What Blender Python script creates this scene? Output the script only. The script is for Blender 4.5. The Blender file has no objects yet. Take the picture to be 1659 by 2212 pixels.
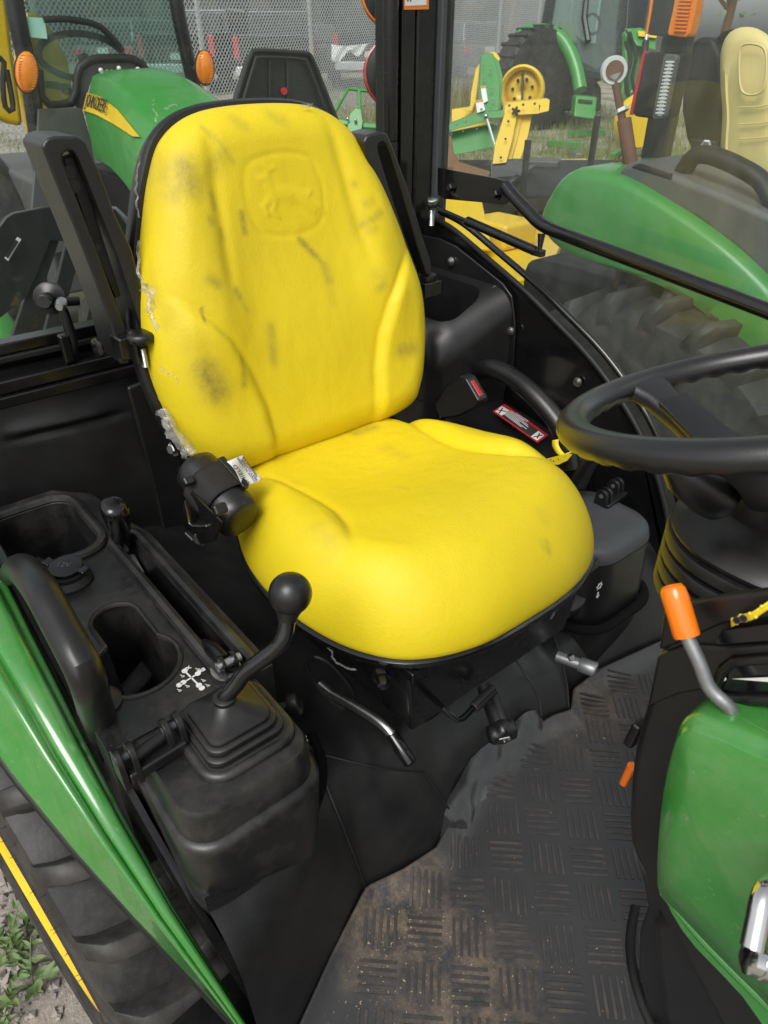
import bpy, bmesh, math, random
import numpy as np
from mathutils import Vector, Matrix, noise as mnoise

scene = bpy.context.scene
rad = math.radians
# ------------------------------------------------------------------ camera
CAM = np.array([0.0, 0.0, 1.80]); FPX = 1540.0; PITCH = rad(33.5); HEAD = rad(141.0)   # frame: x forward of the tractor, y to its left, z up, ground 0
_h = np.array([math.cos(HEAD), math.sin(HEAD), 0.0])
_r = np.array([math.sin(HEAD), -math.cos(HEAD), 0.0])
_f = _h * math.cos(PITCH) + np.array([0, 0, -math.sin(PITCH)])
_u = _h * math.sin(PITCH) + np.array([0, 0, math.cos(PITCH)])
cam_data = bpy.data.cameras.new('camera'); cam = bpy.data.objects.new('camera', cam_data)
scene.collection.objects.link(cam); scene.camera = cam
cam.matrix_world = Matrix(((_r[0], _u[0], -_f[0], CAM[0]), (_r[1], _u[1], -_f[1], CAM[1]), (_r[2], _u[2], -_f[2], CAM[2]), (0, 0, 0, 1)))
cam_data.sensor_fit = 'HORIZONTAL'; cam_data.sensor_width = 36.0
cam_data.lens = 36.0 * FPX / 1659.0
cam_data.clip_start = 0.02; cam_data.clip_end = 500.0
cam_data.dof.use_dof = True; cam_data.dof.focus_distance = 1.15; cam_data.dof.aperture_fstop = 18.0
# ------------------------------------------------------------------ sky, sun, exposure
SUN_EL, SUN_AZ = rad(52), rad(-62)        # azimuth of the sun, counter-clockwise from +x
world = bpy.data.worlds.new('World'); scene.world = world; world.use_nodes = True
wn = world.node_tree; wn.nodes.clear()
w_out = wn.nodes.new('ShaderNodeOutputWorld'); w_bg = wn.nodes.new('ShaderNodeBackground')
w_sky = wn.nodes.new('ShaderNodeTexSky'); w_sky.sky_type = 'NISHITA'; w_sky.sun_disc = False
w_sky.sun_elevation = SUN_EL; w_sky.sun_rotation = math.pi / 2 - SUN_AZ
w_sky.air_density = 1.0; w_sky.dust_density = 3.0; w_sky.ozone_density = 1.0
w_hsv = wn.nodes.new('ShaderNodeHueSaturation'); w_hsv.inputs['Saturation'].default_value = 0.16   # a closed cloud cover: nearly white light
wn.links.new(w_sky.outputs[0], w_hsv.inputs['Color']); wn.links.new(w_hsv.outputs[0], w_bg.inputs['Color'])
w_bg.inputs['Strength'].default_value = 0.11
wn.links.new(w_bg.outputs[0], w_out.inputs['Surface'])
sun_d = bpy.data.lights.new('sun', 'SUN'); sun = bpy.data.objects.new('sun', sun_d); scene.collection.objects.link(sun)
sun_d.energy = 1.5; sun_d.angle = rad(34); sun_d.color = (1.0, 0.97, 0.92)
_sd = Vector((math.cos(SUN_EL) * math.cos(SUN_AZ), math.cos(SUN_EL) * math.sin(SUN_AZ), math.sin(SUN_EL)))
sun.rotation_euler = _sd.to_track_quat('Z', 'Y').to_euler(); sun.location = (0, 0, 30)
scene.view_settings.view_transform = 'Standard'; scene.view_settings.look = 'None'
scene.view_settings.exposure = 0.52; scene.view_settings.gamma = 1.0; scene.view_settings.use_curve_mapping = False
scene.cycles.max_bounces = 10; scene.cycles.transparent_max_bounces = 24; scene.cycles.use_denoising = True
scene.cycles.diffuse_bounces = 5; scene.cycles.glossy_bounces = 4; scene.cycles.caustics_reflective = False; scene.cycles.caustics_refractive = False
# ------------------------------------------------------------------ measuring
def ray(px, py): return _f + _r * (px - 829.5) / FPX - _u * (py - 1106.0) / FPX
def U(px, py, x=None, y=None, z=None, d=None):
    """The point of a known plane (x, y or z) or at a known depth d that is seen along one direction."""
    q = ray(px, py)
    if d is not None: t = d
    else:
        a, v = (0, x) if x is not None else (1, y) if y is not None else (2, z)
        t = (v - CAM[a]) / q[a]
    return Vector(CAM + t * q)
def UP(px, py, o, n):
    q = ray(px, py); o = np.array(o); n = np.array(n)
    return Vector(CAM + q * float(((o - CAM) @ n) / (q @ n)))
V = Vector
def ortho(w):
    w = V(w).normalized(); a = V((0, 0, 1)) if abs(w.z) < .9 else V((1, 0, 0))
    u = a.cross(w).normalized(); return u, w.cross(u), w
# ------------------------------------------------------------------ mesh collecting
class MB:
    def __init__(s): s.v = []; s.f = []
    def add(s, vs, fs):
        o = len(s.v); s.v += [tuple(p) for p in vs]; s.f += [tuple(i + o for i in f) for f in fs]; return s
    def hexa(s, p):   # p: 4 bottom (ccw from above) then 4 top
        return s.add(p, [(3, 2, 1, 0), (4, 5, 6, 7), (0, 1, 5, 4), (1, 2, 6, 5), (2, 3, 7, 6), (3, 0, 4, 7)])
    def box(s, c, size, R=None):
        x, y, z = [a / 2 for a in size]; c = V(c)
        p = [V(q) for q in ((-x, -y, -z), (x, -y, -z), (x, y, -z), (-x, y, -z), (-x, -y, z), (x, -y, z), (x, y, z), (-x, y, z))]
        if R is not None: p = [R @ q for q in p]
        return s.hexa([c + q for q in p])
    def beam(s, a, b, w, h, up=(0, 0, 1)):
        a, b = V(a), V(b); d = (b - a).normalized(); u = V(up).cross(d)
        if u.length < 1e-4: u = V((1, 0, 0)).cross(d)
        u.normalize(); t = d.cross(u)
        q = [u * i * w / 2 + t * j * h / 2 for i, j in ((-1, -1), (1, -1), (1, 1), (-1, 1))]
        return s.hexa([a + k for k in q] + [b + k for k in q])
    def ring_loft(s, rings, cap0=True, cap1=True, closed=True):
        n = len(rings[0]); o = len(s.v)
        for r_ in rings: s.v += [tuple(p) for p in r_]
        for k in range(len(rings) - 1):
            for i in range(n if closed else n - 1):
                j = (i + 1) % n
                s.f.append((o + k * n + i, o + k * n + j, o + (k + 1) * n + j, o + (k + 1) * n + i))
        if cap0: s.f.append(tuple(o + i for i in range(n - 1, -1, -1)))
        if cap1: s.f.append(tuple(o + (len(rings) - 1) * n + i for i in range(n)))
        return s
    def tube(s, path, r, n=12, cap=True, closed=False, sx=1.0):
        path = [V(p) for p in path]; m = len(path)
        rs = r if isinstance(r, (list, tuple)) else [r] * m
        rings = []; u = None
        for i, p in enumerate(path):
            if closed: d = path[(i + 1) % m] - path[i - 1]
            else: d = path[min(i + 1, m - 1)] - path[max(i - 1, 0)]
            d.normalize()
            if u is None: u = ortho(d)[0]
            u = u - d * u.dot(d)
            if u.length < 1e-6: u = ortho(d)[0]
            u.normalize(); w = d.cross(u)
            rings.append([p + (u * math.cos(a) * sx + w * math.sin(a)) * rs[i] for a in (2 * math.pi * k / n for k in range(n))])
        if closed: rings.append(rings[0]); return s.ring_loft(rings, False, False)
        return s.ring_loft(rings, cap, cap)
    def lathe(s, prof, o, axis=(0, 0, 1), n=24, caps=True):
        o = V(o); u, w, a = ortho(axis)
        rings = [[o + a * h + (u * math.cos(t) + w * math.sin(t)) * r for t in (2 * math.pi * k / n for k in range(n))] for r, h in prof]
        return s.ring_loft(rings, caps, caps)
    def prism(s, poly, o, u, v, w, d0, d1):
        """polygon poly (2D) in the frame o,u,v pushed along w from d0 to d1"""
        o, u, v, w = V(o), V(u), V(v), V(w)
        a = [o + u * p[0] + v * p[1] + w * d0 for p in poly]; b = [o + u * p[0] + v * p[1] + w * d1 for p in poly]
        return s.ring_loft([a, b])
    def poly3(s, pts, w, t):
        """flat polygon given by 3D points, thickness t along w"""
        a = [V(p) for p in pts]; w = V(w).normalized() * t
        return s.ring_loft([a, [p + w for p in a]])
    def grid(s, fn, nu, nv, thick=None):
        o = len(s.v)
        for j in range(nv + 1):
            for i in range(nu + 1): s.v.append(tuple(fn(i / nu, j / nv)))
        for j in range(nv):
            for i in range(nu):
                a = o + j * (nu + 1) + i; s.f.append((a, a + 1, a + nu + 2, a + nu + 1))
        return s
    def sphere(s, c, r, n=20, m=12, sc=(1, 1, 1)):
        c = V(c); o = len(s.v); s.v.append(tuple(c + V((0, 0, -r * sc[2]))))
        for j in range(1, m):
            t = math.pi * j / m - math.pi / 2
            for i in range(n):
                a = 2 * math.pi * i / n
                s.v.append(tuple(c + V((r * sc[0] * math.cos(t) * math.cos(a), r * sc[1] * math.cos(t) * math.sin(a), r * sc[2] * math.sin(t)))))
        s.v.append(tuple(c + V((0, 0, r * sc[2])))); top = len(s.v) - 1
        for i in range(n):
            k = (i + 1) % n
            s.f.append((o, o + 1 + k, o + 1 + i)); s.f.append((top, o + 1 + (m - 2) * n + i, o + 1 + (m - 2) * n + k))
            for j in range(m - 2):
                a = o + 1 + j * n; s.f.append((a + i, a + k, a + n + k, a + n + i))
        return s
    def build(s, name, mat, parent=None, bevel=0, seg=2, ang=40, smooth=True, attrs=None, solid=0, sub=0, fix=True):
        me = bpy.data.meshes.new(name)
        vs = np.array(s.v, float)
        lo, hi = vs.min(0), vs.max(0); c = V(((lo[0] + hi[0]) / 2, (lo[1] + hi[1]) / 2, lo[2]))
        me.from_pydata([tuple(p) for p in (vs - np.array(c))], [], s.f)
        if fix:
            bm = bmesh.new(); bm.from_mesh(me); bmesh.ops.recalc_face_normals(bm, faces=bm.faces); bm.to_mesh(me); bm.free()
        me.update()
        if attrs:
            for k, a in attrs.items():
                at = me.attributes.new(k, 'FLOAT', 'POINT'); at.data.foreach_set('value', np.asarray(a, np.float32))
        o = bpy.data.objects.new(name, me); scene.collection.objects.link(o); o.location = c
        me.materials.append(MT[mat] if isinstance(mat, str) else mat)
        if smooth:
            me.shade_smooth()
            if not bevel and not sub: me.set_sharp_from_angle(angle=rad(ang))
        if solid:
            m = o.modifiers.new('solid', 'SOLIDIFY'); m.thickness = solid; m.offset = 0
        if bevel:
            m = o.modifiers.new('bevel', 'BEVEL'); m.width = bevel; m.segments = seg; m.limit_method = 'ANGLE'; m.angle_limit = rad(28); m.use_clamp_overlap = True
            m.harden_normals = True
        if sub:
            m = o.modifiers.new('sub', 'SUBSURF'); m.levels = sub; m.render_levels = sub
        if parent is not None: put(o, parent)
        return o
WM = {}
def wpos(o): return WM.get(o.name, V((0, 0, 0)))
def put(o, parent):
    WM[o.name] = V(o.location)
    o.parent = parent; o.location = V(o.location) - wpos(parent)
def empty(name, loc, parent=None):
    o = bpy.data.objects.new(name, None); scene.collection.objects.link(o); o.location = V(loc); o.empty_display_size = .1
    WM[o.name] = V(loc)
    if parent is not None: put(o, parent)
    return o
def tag(o, label=None, cat=None, group=None, kind=None):
    for k, v in (('label', label), ('category', cat), ('group', group), ('kind', kind)):
        if v: o[k] = v
    return o
def cut(o, mb):
    """cut the solid in mb out of o (applied at once)"""
    me = bpy.data.meshes.new('cutter'); me.from_pydata(mb.v, [], mb.f)
    bm = bmesh.new(); bm.from_mesh(me); bmesh.ops.recalc_face_normals(bm, faces=bm.faces); bm.to_mesh(me); bm.free()
    k = bpy.data.objects.new('cutter', me); scene.collection.objects.link(k)
    keep = [(m.name) for m in o.modifiers]
    par, loc = o.parent, V(o.location)
    if par is not None: o.parent = None; o.location = WM[o.name]
    for m in o.modifiers: m.show_viewport = False
    b = o.modifiers.new('b', 'BOOLEAN'); b.operation = 'DIFFERENCE'; b.solver = 'EXACT'; b.object = k
    bpy.context.view_layer.update(); dg = bpy.context.evaluated_depsgraph_get()
    nm = bpy.data.meshes.new_from_object(o.evaluated_get(dg)); o.modifiers.remove(b)
    for m in o.modifiers: m.show_viewport = True
    old = o.data; nm.name = old.name; o.data = nm
    if not any(m.type == 'BEVEL' for m in o.modifiers): nm.set_sharp_from_angle(angle=rad(35))
    bpy.data.objects.remove(k)
    if par is not None: o.parent = par; o.location = loc
    return o
def text_mb(txt, size, o, u, v, w, t=.0004, align='LEFT', spacing=1.0, bold=0.0):
    cu = bpy.data.curves.new('t', 'FONT'); cu.body = txt; cu.size = size; cu.extrude = t; cu.align_x = align; cu.space_character = spacing; cu.resolution_u = 3; cu.offset = bold
    ob = bpy.data.objects.new('t', cu); scene.collection.objects.link(ob); bpy.context.view_layer.update()
    dg = bpy.context.evaluated_depsgraph_get(); me = bpy.data.meshes.new_from_object(ob.evaluated_get(dg))
    o, u, v, w = V(o), V(u), V(v), V(w); mb = MB()
    mb.add([o + u * p.co.x + v * p.co.y + w * p.co.z for p in me.vertices], [tuple(f.vertices) for f in me.polygons])
    bpy.data.objects.remove(ob); bpy.data.curves.remove(cu); return mb
def rr(w, h, r, n=5):
    """rounded rectangle, half sizes w,h"""
    r = min(r, w * .999, h * .999); out = []
    for cx, cy, a0 in ((w - r, h - r, 0), (-w + r, h - r, 90), (-w + r, -h + r, 180), (w - r, -h + r, 270)):
        for k in range(n + 1):
            a = rad(a0 + 90 * k / n); out.append((cx + r * math.cos(a), cy + r * math.sin(a)))
    return out
def spline(pts, m, closed=False):
    """Catmull-Rom through pts, m samples evenly spaced by length"""
    P = [np.array(p, float) for p in pts]; n = len(P); out = []
    segs = n if closed else n - 1
    for i in range(segs):
        p0 = P[(i - 1) % n] if closed or i else 2 * P[0] - P[1]
        p1, p2 = P[i], P[(i + 1) % n]
        p3 = P[(i + 2) % n] if closed or i + 2 < n else 2 * P[-1] - P[-2]
        for k in range(16):
            t = k / 16.0
            out.append(.5 * ((2 * p1) + (-p0 + p2) * t + (2 * p0 - 5 * p1 + 4 * p2 - p3) * t * t + (-p0 + 3 * p1 - 3 * p2 + p3) * t ** 3))
    out.append(P[0] if closed else P[-1]); out = np.array(out)
    L = np.r_[0, np.cumsum(np.linalg.norm(np.diff(out, axis=0), axis=1))]
    t = np.linspace(0, L[-1], m + 1)[:-1] if closed else np.linspace(0, L[-1], m)
    return np.stack([np.interp(t, L, out[:, k]) for k in range(out.shape[1])], 1)
def sstep(a, b, x):
    t = np.clip((x - a) / (b - a), 0, 1); return t * t * (3 - 2 * t)
def lerp3(a, b, t): return V(a) * (1 - t) + V(b) * t
# ------------------------------------------------------------------ materials
MT = {}
def mat(name, col, rough=.5, metal=0., coat=0., coat_r=.06, bump=None, var=.15, vscale=6., spec=.5, rvar=.12, dust=None, alpha=None, sheen=0., wear=None, speck=420):
    """principled paint/plastic with mottling, fine relief and optional dust lying on upward faces (real grime with a shape of its own)"""
    m = bpy.data.materials.new(name); m.use_nodes = True; nt = m.node_tree; N, L = nt.nodes, nt.links
    b = N['Principled BSDF']; b.inputs['Metallic'].default_value = metal
    b.inputs['Specular IOR Level'].default_value = spec
    b.inputs['Coat Weight'].default_value = coat; b.inputs['Coat Roughness'].default_value = coat_r
    tc = N.new('ShaderNodeTexCoord')
    n1 = N.new('ShaderNodeTexNoise'); n1.inputs['Scale'].default_value = vscale; n1.inputs['Detail'].default_value = 6; n1.inputs['Roughness'].default_value = .65
    L.new(tc.outputs['Object'], n1.inputs['Vector'])
    mx = N.new('ShaderNodeMix'); mx.data_type = 'RGBA'
    mx.inputs[6].default_value = (*[c * (1 - var) for c in col], 1); mx.inputs[7].default_value = (*[min(1, c * (1 + var)) for c in col], 1)
    L.new(n1.outputs['Fac'], mx.inputs[0]); colout = mx.outputs[2]
    rr_ = N.new('ShaderNodeMapRange'); rr_.inputs['To Min'].default_value = max(.02, rough - rvar); rr_.inputs['To Max'].default_value = min(1, rough + rvar)
    n2 = N.new('ShaderNodeTexNoise'); n2.inputs['Scale'].default_value = vscale * 4; n2.inputs['Detail'].default_value = 5
    L.new(tc.outputs['Object'], n2.inputs['Vector']); L.new(n2.outputs['Fac'], rr_.inputs['Value']); L.new(rr_.outputs[0], b.inputs['Roughness'])
    if dust:
        dc, amt, ds = dust
        n3 = N.new('ShaderNodeTexNoise'); n3.inputs['Scale'].default_value = ds; n3.inputs['Detail'].default_value = 9; n3.inputs['Roughness'].default_value = .72
        L.new(tc.outputs['Object'], n3.inputs['Vector'])
        cr = N.new('ShaderNodeMapRange'); cr.inputs['From Min'].default_value = .45; cr.inputs['From Max'].default_value = .8; cr.inputs['To Max'].default_value = amt
        L.new(n3.outputs['Fac'], cr.inputs['Value'])
        n4 = N.new('ShaderNodeTexNoise'); n4.inputs['Scale'].default_value = speck; n4.inputs['Detail'].default_value = 2
        L.new(tc.outputs['Object'], n4.inputs['Vector'])
        sp = N.new('ShaderNodeMapRange'); sp.inputs['From Min'].default_value = .66; sp.inputs['From Max'].default_value = .74; sp.inputs['To Max'].default_value = min(1, amt * .9)
        L.new(n4.outputs['Fac'], sp.inputs['Value'])
        ad = N.new('ShaderNodeMath'); ad.operation = 'MAXIMUM'; L.new(cr.outputs[0], ad.inputs[0]); L.new(sp.outputs[0], ad.inputs[1])
        mx2 = N.new('ShaderNodeMix'); mx2.data_type = 'RGBA'; mx2.inputs[7].default_value = (*dc, 1)
        L.new(ad.outputs[0], mx2.inputs[0]); L.new(colout, mx2.inputs[6]); colout = mx2.outputs[2]
    L.new(colout, b.inputs['Base Color'])
    if bump:
        sc, st, dist = bump
        n5 = N.new('ShaderNodeTexNoise'); n5.inputs['Scale'].default_value = sc; n5.inputs['Detail'].default_value = 3
        L.new(tc.outputs['Object'], n5.inputs['Vector'])
        bp = N.new('ShaderNodeBump'); bp.inputs['Strength'].default_value = st; bp.inputs['Distance'].default_value = dist
        L.new(n5.outputs['Fac'], bp.inputs['Height']); L.new(bp.outputs[0], b.inputs['Normal'])
    if sheen: b.inputs['Sheen Weight'].default_value = sheen
    if alpha is not None: b.inputs['Alpha'].default_value = alpha
    MT[name] = m; return m
DUST = (.13, .12, .105)
mat('black_plastic', (.0065, .0065, .007), .38, bump=(900, .25, .0006), dust=(DUST, .08, 9), spec=.5, coat=.22, coat_r=.26)
mat('black_console', (.0080, .0080, .0085), .38, bump=(1100, .3, .0006), dust=((.19, .175, .155), .26, 12), spec=.5, coat=.22, coat_r=.30)
mat('grey_plastic', (.055, .06, .065), .5, bump=(1000, .2, .0005), dust=(DUST, .1, 8))
mat('textured_black', (.011, .011, .0115), .32, bump=(520, .7, .0012), var=.2, rvar=.08, coat=.3, coat_r=.28)
mat('wheel_grip', (.0085, .0085, .009), .36, bump=(900, .3, .0008), var=.15, rvar=.06, coat=.5, coat_r=.24)
mat('black_vinyl', (.0095, .0095, .010), .40, bump=(620, .4, .001), dust=(DUST, .10, 6), var=.3, spec=.5, coat=.15, coat_r=.32)
mat('black_gloss', (.005, .005, .0055), .20, coat=.3, var=.1, dust=(DUST, .05, 12))
mat('black_steel', (.0042, .0042, .0046), .28, coat=.15, bump=(60, .05, .002), dust=(DUST, .08, 10))
mat('carpet_trim', (.011, .011, .012), .95, bump=(700, 1.0, .003), spec=.1)
mat('rubber', (.0085, .0085, .009), .55, bump=(300, .15, .001), dust=(DUST, .12, 8), spec=.4)
mat('bellow_rubber', (.0075, .0073, .0073), .42, coat=.2, coat_r=.3, bump=(1200, .12, .0004), dust=((.2, .17, .13), .10, 10))
mat('tyre_rubber', (.020, .019, .0187), .58, bump=(220, .2, .0015), dust=((.22, .2, .18), .32, 9), var=.25)
mat('green_paint', (.042, .225, .036), .22, coat=1.0, var=.10, rvar=.08, dust=((.30, .34, .2), .26, 13), speck=150)
mat('green_far', (.045, .26, .045), .38, coat=.3, var=.1, dust=((.3, .33, .22), .2, 6))
mat('yellow_paint', (.80, .53, .012), .38, coat=.25, var=.1, dust=((.4, .33, .15), .3, 5))
mat('yellow_tag', (.82, .62, .03), .45, var=.06)
mat('orange_grip', (.90, .19, .005), .26, coat=.5, var=.05, rvar=.06)
mat('amber_lens', (.85, .24, .01), .18, coat=.6, var=.2, vscale=60)
mat('red_lens', (.55, .02, .03), .2, coat=.5, var=.2, vscale=40)
mat('red_button', (.42, .02, .03), .4)
mat('zinc', (.55, .55, .54), .34, metal=1.0, bump=(200, .1, .001), var=.2, vscale=20)
mat('grey_metal', (.30, .31, .32), .42, metal=.75, bump=(150, .2, .001), var=.3, vscale=18, dust=((.25, .2, .16), .3, 20))
mat('chrome', (.8, .8, .8), .12, metal=1.0, var=.05)
mat('rust', (.16, .075, .045), .75, bump=(180, .6, .003), var=.45, vscale=14)
mat('white_print', (.72, .72, .70), .5, var=.12, vscale=80)
mat('white_tape', (.75, .75, .74), .55, var=.1)
mat('dark_print', (.03, .03, .03), .5)
mat('red_print', (.5, .02, .03), .45)
mat('orange_print', (.75, .22, .03), .45)
mat('webbing', (.018, .016, .016), .7, bump=(900, .8, .001), var=.3, vscale=300, spec=.3)
mat('car_black', (.012, .012, .014), .2, coat=.6, var=.1)
mat('car_silver', (.10, .105, .11), .3, coat=.5, var=.08)
mat('car_white', (.4, .4, .39), .3, coat=.5, var=.06)
mat('car_glass', (.02, .025, .03), .08, coat=.4)
mat('galvanised', (.66, .67, .68), .5, metal=.2, var=.15, vscale=30)
mat('building_wall', (.10, .095, .09), .8, var=.2, vscale=1.0)
mat('leaf', (.13, .20, .07), .55, var=.4, vscale=9)
mat('leaf_dry', (.30, .13, .05), .7, var=.3)
mat('dry_grass', (.32, .29, .14), .8, var=.4, vscale=4)
mat('grass', (.20, .23, .075), .8, var=.4, vscale=4)
mat('pale_seat', (.72, .60, .25), .5, var=.06, bump=(400, .15, .001))
mat('dark_fender', (.10, .10, .10), .5, bump=(700, .2, .001), dust=(DUST, .2, 6))
mat('steel_dark', (.02, .023, .022), .4, coat=.2, var=.2)
mat('wood', (.20, .11, .05), .8, var=.4, vscale=12)
mat('straw', (.42, .33, .2), .9, var=.3, vscale=50)
def glass_mat(name, tint, refl, haze=0.0):
    m = bpy.data.materials.new(name); m.use_nodes = True; nt = m.node_tree; N, L = nt.nodes, nt.links; N.clear()
    out = N.new('ShaderNodeOutputMaterial'); tr = N.new('ShaderNodeBsdfTransparent'); tr.inputs[0].default_value = (*tint, 1)
    gl = N.new('ShaderNodeBsdfGlossy'); gl.inputs['Roughness'].default_value = .02
    fr = N.new('ShaderNodeFresnel'); ge = N.new('ShaderNodeNewGeometry'); io = N.new('ShaderNodeMapRange'); io.inputs['To Min'].default_value = 1.5; io.inputs['To Max'].default_value = 1 / 1.5
    L.new(ge.outputs['Backfacing'], io.inputs['Value']); L.new(io.outputs[0], fr.inputs['IOR'])      # a pane seen through both faces, no inner total reflection
    mu = N.new('ShaderNodeMath'); mu.operation = 'MULTIPLY'; mu.inputs[1].default_value = refl; mu.use_clamp = True
    L.new(fr.outputs[0], mu.inputs[0])
    mx = N.new('ShaderNodeMixShader'); L.new(mu.outputs[0], mx.inputs[0]); L.new(tr.outputs[0], mx.inputs[1]); L.new(gl.outputs[0], mx.inputs[2])
    sh = mx.outputs[0]
    if haze:       # a film of dust on the pane, uneven and streaked
        tc = N.new('ShaderNodeTexCoord'); mp = N.new('ShaderNodeMapping'); mp.inputs['Scale'].default_value = (9, 9, 2.2); L.new(tc.outputs['Object'], mp.inputs[0])
        n1 = N.new('ShaderNodeTexNoise'); n1.inputs['Scale'].default_value = 2.2; n1.inputs['Detail'].default_value = 9; n1.inputs['Roughness'].default_value = .75; L.new(mp.outputs[0], n1.inputs['Vector'])
        cr = N.new('ShaderNodeMapRange'); cr.inputs['From Min'].default_value = .35; cr.inputs['From Max'].default_value = .8; cr.inputs['To Min'].default_value = haze * .35; cr.inputs['To Max'].default_value = haze * 1.9
        L.new(n1.outputs['Fac'], cr.inputs['Value'])
        df = N.new('ShaderNodeBsdfDiffuse'); df.inputs[0].default_value = (.42, .44, .42, 1)
        m2 = N.new('ShaderNodeMixShader'); L.new(cr.outputs[0], m2.inputs[0]); L.new(sh, m2.inputs[1]); L.new(df.outputs[0], m2.inputs[2]); sh = m2.outputs[0]
    L.new(sh, out.inputs[0]); MT[name] = m
glass_mat('clear_glass', (.94, .97, .955), .55, .015)
glass_mat('dusty_glass', (.94, .97, .955), .8, .05)
glass_mat('green_glass', (.60, .76, .72), 1.3, .10)
def film_mat():
    m = bpy.data.materials.new('plastic_film'); m.use_nodes = True; nt = m.node_tree; N, L = nt.nodes, nt.links; N.clear()
    out = N.new('ShaderNodeOutputMaterial'); tr = N.new('ShaderNodeBsdfTransparent')
    b = N.new('ShaderNodeBsdfPrincipled'); b.inputs['Base Color'].default_value = (.42, .41, .38, 1); b.inputs['Roughness'].default_value = .16; b.inputs['Coat Weight'].default_value = .6
    tc = N.new('ShaderNodeTexCoord'); n = N.new('ShaderNodeTexNoise'); n.inputs['Scale'].default_value = 70; n.inputs['Detail'].default_value = 5; L.new(tc.outputs['Object'], n.inputs['Vector'])
    mr = N.new('ShaderNodeMapRange'); mr.inputs['From Min'].default_value = .3; mr.inputs['From Max'].default_value = .75; mr.inputs['To Min'].default_value = .08; mr.inputs['To Max'].default_value = .6; L.new(n.outputs['Fac'], mr.inputs['Value'])
    mx = N.new('ShaderNodeMixShader'); L.new(mr.outputs[0], mx.inputs[0]); L.new(tr.outputs[0], mx.inputs[1]); L.new(b.outputs[0], mx.inputs[2]); L.new(mx.outputs[0], out.inputs[0])
    MT['plastic_film'] = m
film_mat()
def seat_mat():
    m = bpy.data.materials.new('yellow_vinyl'); m.use_nodes = True; nt = m.node_tree; N, L = nt.nodes, nt.links
    b = N['Principled BSDF']; b.inputs['Specular IOR Level'].default_value = .35; b.inputs['Roughness'].default_value = .5
    tc = N.new('ShaderNodeTexCoord')
    n1 = N.new('ShaderNodeTexNoise'); n1.inputs['Scale'].default_value = 7; n1.inputs['Detail'].default_value = 7; n1.inputs['Roughness'].default_value = .7; L.new(tc.outputs['Object'], n1.inputs['Vector'])
    mx = N.new('ShaderNodeMix'); mx.data_type = 'RGBA'; mx.inputs[6].default_value = (.685, .525, .005, 1); mx.inputs[7].default_value = (.73, .58, .022, 1); L.new(n1.outputs['Fac'], mx.inputs[0])
    at = N.new('ShaderNodeAttribute'); at.attribute_name = 'stain'
    n2 = N.new('ShaderNodeTexNoise'); n2.inputs['Scale'].default_value = 85; n2.inputs['Detail'].default_value = 9; n2.inputs['Roughness'].default_value = .75; L.new(tc.outputs['Object'], n2.inputs['Vector'])
    mr = N.new('ShaderNodeMapRange'); mr.inputs['From Min'].default_value = .28; mr.inputs['From Max'].default_value = .72; mr.inputs['To Min'].default_value = .4; mr.inputs['To Max'].default_value = 1.2; L.new(n2.outputs['Fac'], mr.inputs['Value'])
    mu = N.new('ShaderNodeMath'); mu.operation = 'MULTIPLY'; mu.use_clamp = True; L.new(at.outputs['Fac'], mu.inputs[0]); L.new(mr.outputs[0], mu.inputs[1])
    m2 = N.new('ShaderNodeMix'); m2.data_type = 'RGBA'; m2.inputs[7].default_value = (.13, .10, .045, 1); L.new(mu.outputs[0], m2.inputs[0]); L.new(mx.outputs[2], m2.inputs[6])
    L.new(m2.outputs[2], b.inputs['Base Color'])
    vo = N.new('ShaderNodeTexVoronoi'); vo.inputs['Scale'].default_value = 330; vo.feature = 'DISTANCE_TO_EDGE'; L.new(tc.outputs['Object'], vo.inputs['Vector'])
    n3 = N.new('ShaderNodeTexNoise'); n3.inputs['Scale'].default_value = 45; n3.inputs['Detail'].default_value = 8; n3.inputs['Roughness'].default_value = .7; n3.inputs['Distortion'].default_value = 1.5; L.new(tc.outputs['Object'], n3.inputs['Vector'])
    ad = N.new('ShaderNodeMath'); ad.operation = 'MULTIPLY_ADD'; ad.inputs[1].default_value = .5; L.new(vo.outputs[0], ad.inputs[0]); L.new(n3.outputs['Fac'], ad.inputs[2])
    bp = N.new('ShaderNodeBump'); bp.inputs['Strength'].default_value = .22; bp.inputs['Distance'].default_value = .004; L.new(ad.outputs[0], bp.inputs['Height']); L.new(bp.outputs[0], b.inputs['Normal'])
    MT['yellow_vinyl'] = m
seat_mat()
# =================================================================== OUR TRACTOR
tractor = empty('compact_tractor', (-.6, .645, 0))
tag(tractor, 'open-doored cab tractor with the bright yellow seat, green fender and black steering wheel', 'tractor')
# ------------------------------------------------------------------ seat
seat = empty('seat', (-.75, .645, 1.0), tractor); tag(seat, 'bright yellow vinyl operator seat with dark smudges')
YC = .645
SO = V((-.965, YC, 1.20)); _t = rad(13.5)
BS = V((-math.sin(_t), 0, math.cos(_t))); BN = V((math.cos(_t), 0, math.sin(_t)))
_t2 = rad(4.0); CS = V((math.cos(_t2), 0, math.sin(_t2))); CN = V((-math.sin(_t2), 0, math.cos(_t2)))
def back_uv(px, py, n=.03):
    q = UP(px, py, SO + BN * n, BN) - SO; return np.array((q.y, q.dot(BS)))
def cush_uv(px, py, n=0.0):
    q = UP(px, py, SO + CN * n, CN) - SO; return np.array((q.dot(CS), q.y))
def seg_d(P, a, b):
    a, b = np.asarray(a), np.asarray(b); ab = b - a; t = np.clip(((P - a) @ ab) / max(1e-12, ab @ ab), 0, 1)
    return np.linalg.norm(P - (a + t[:, None] * ab), axis=1)
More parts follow.
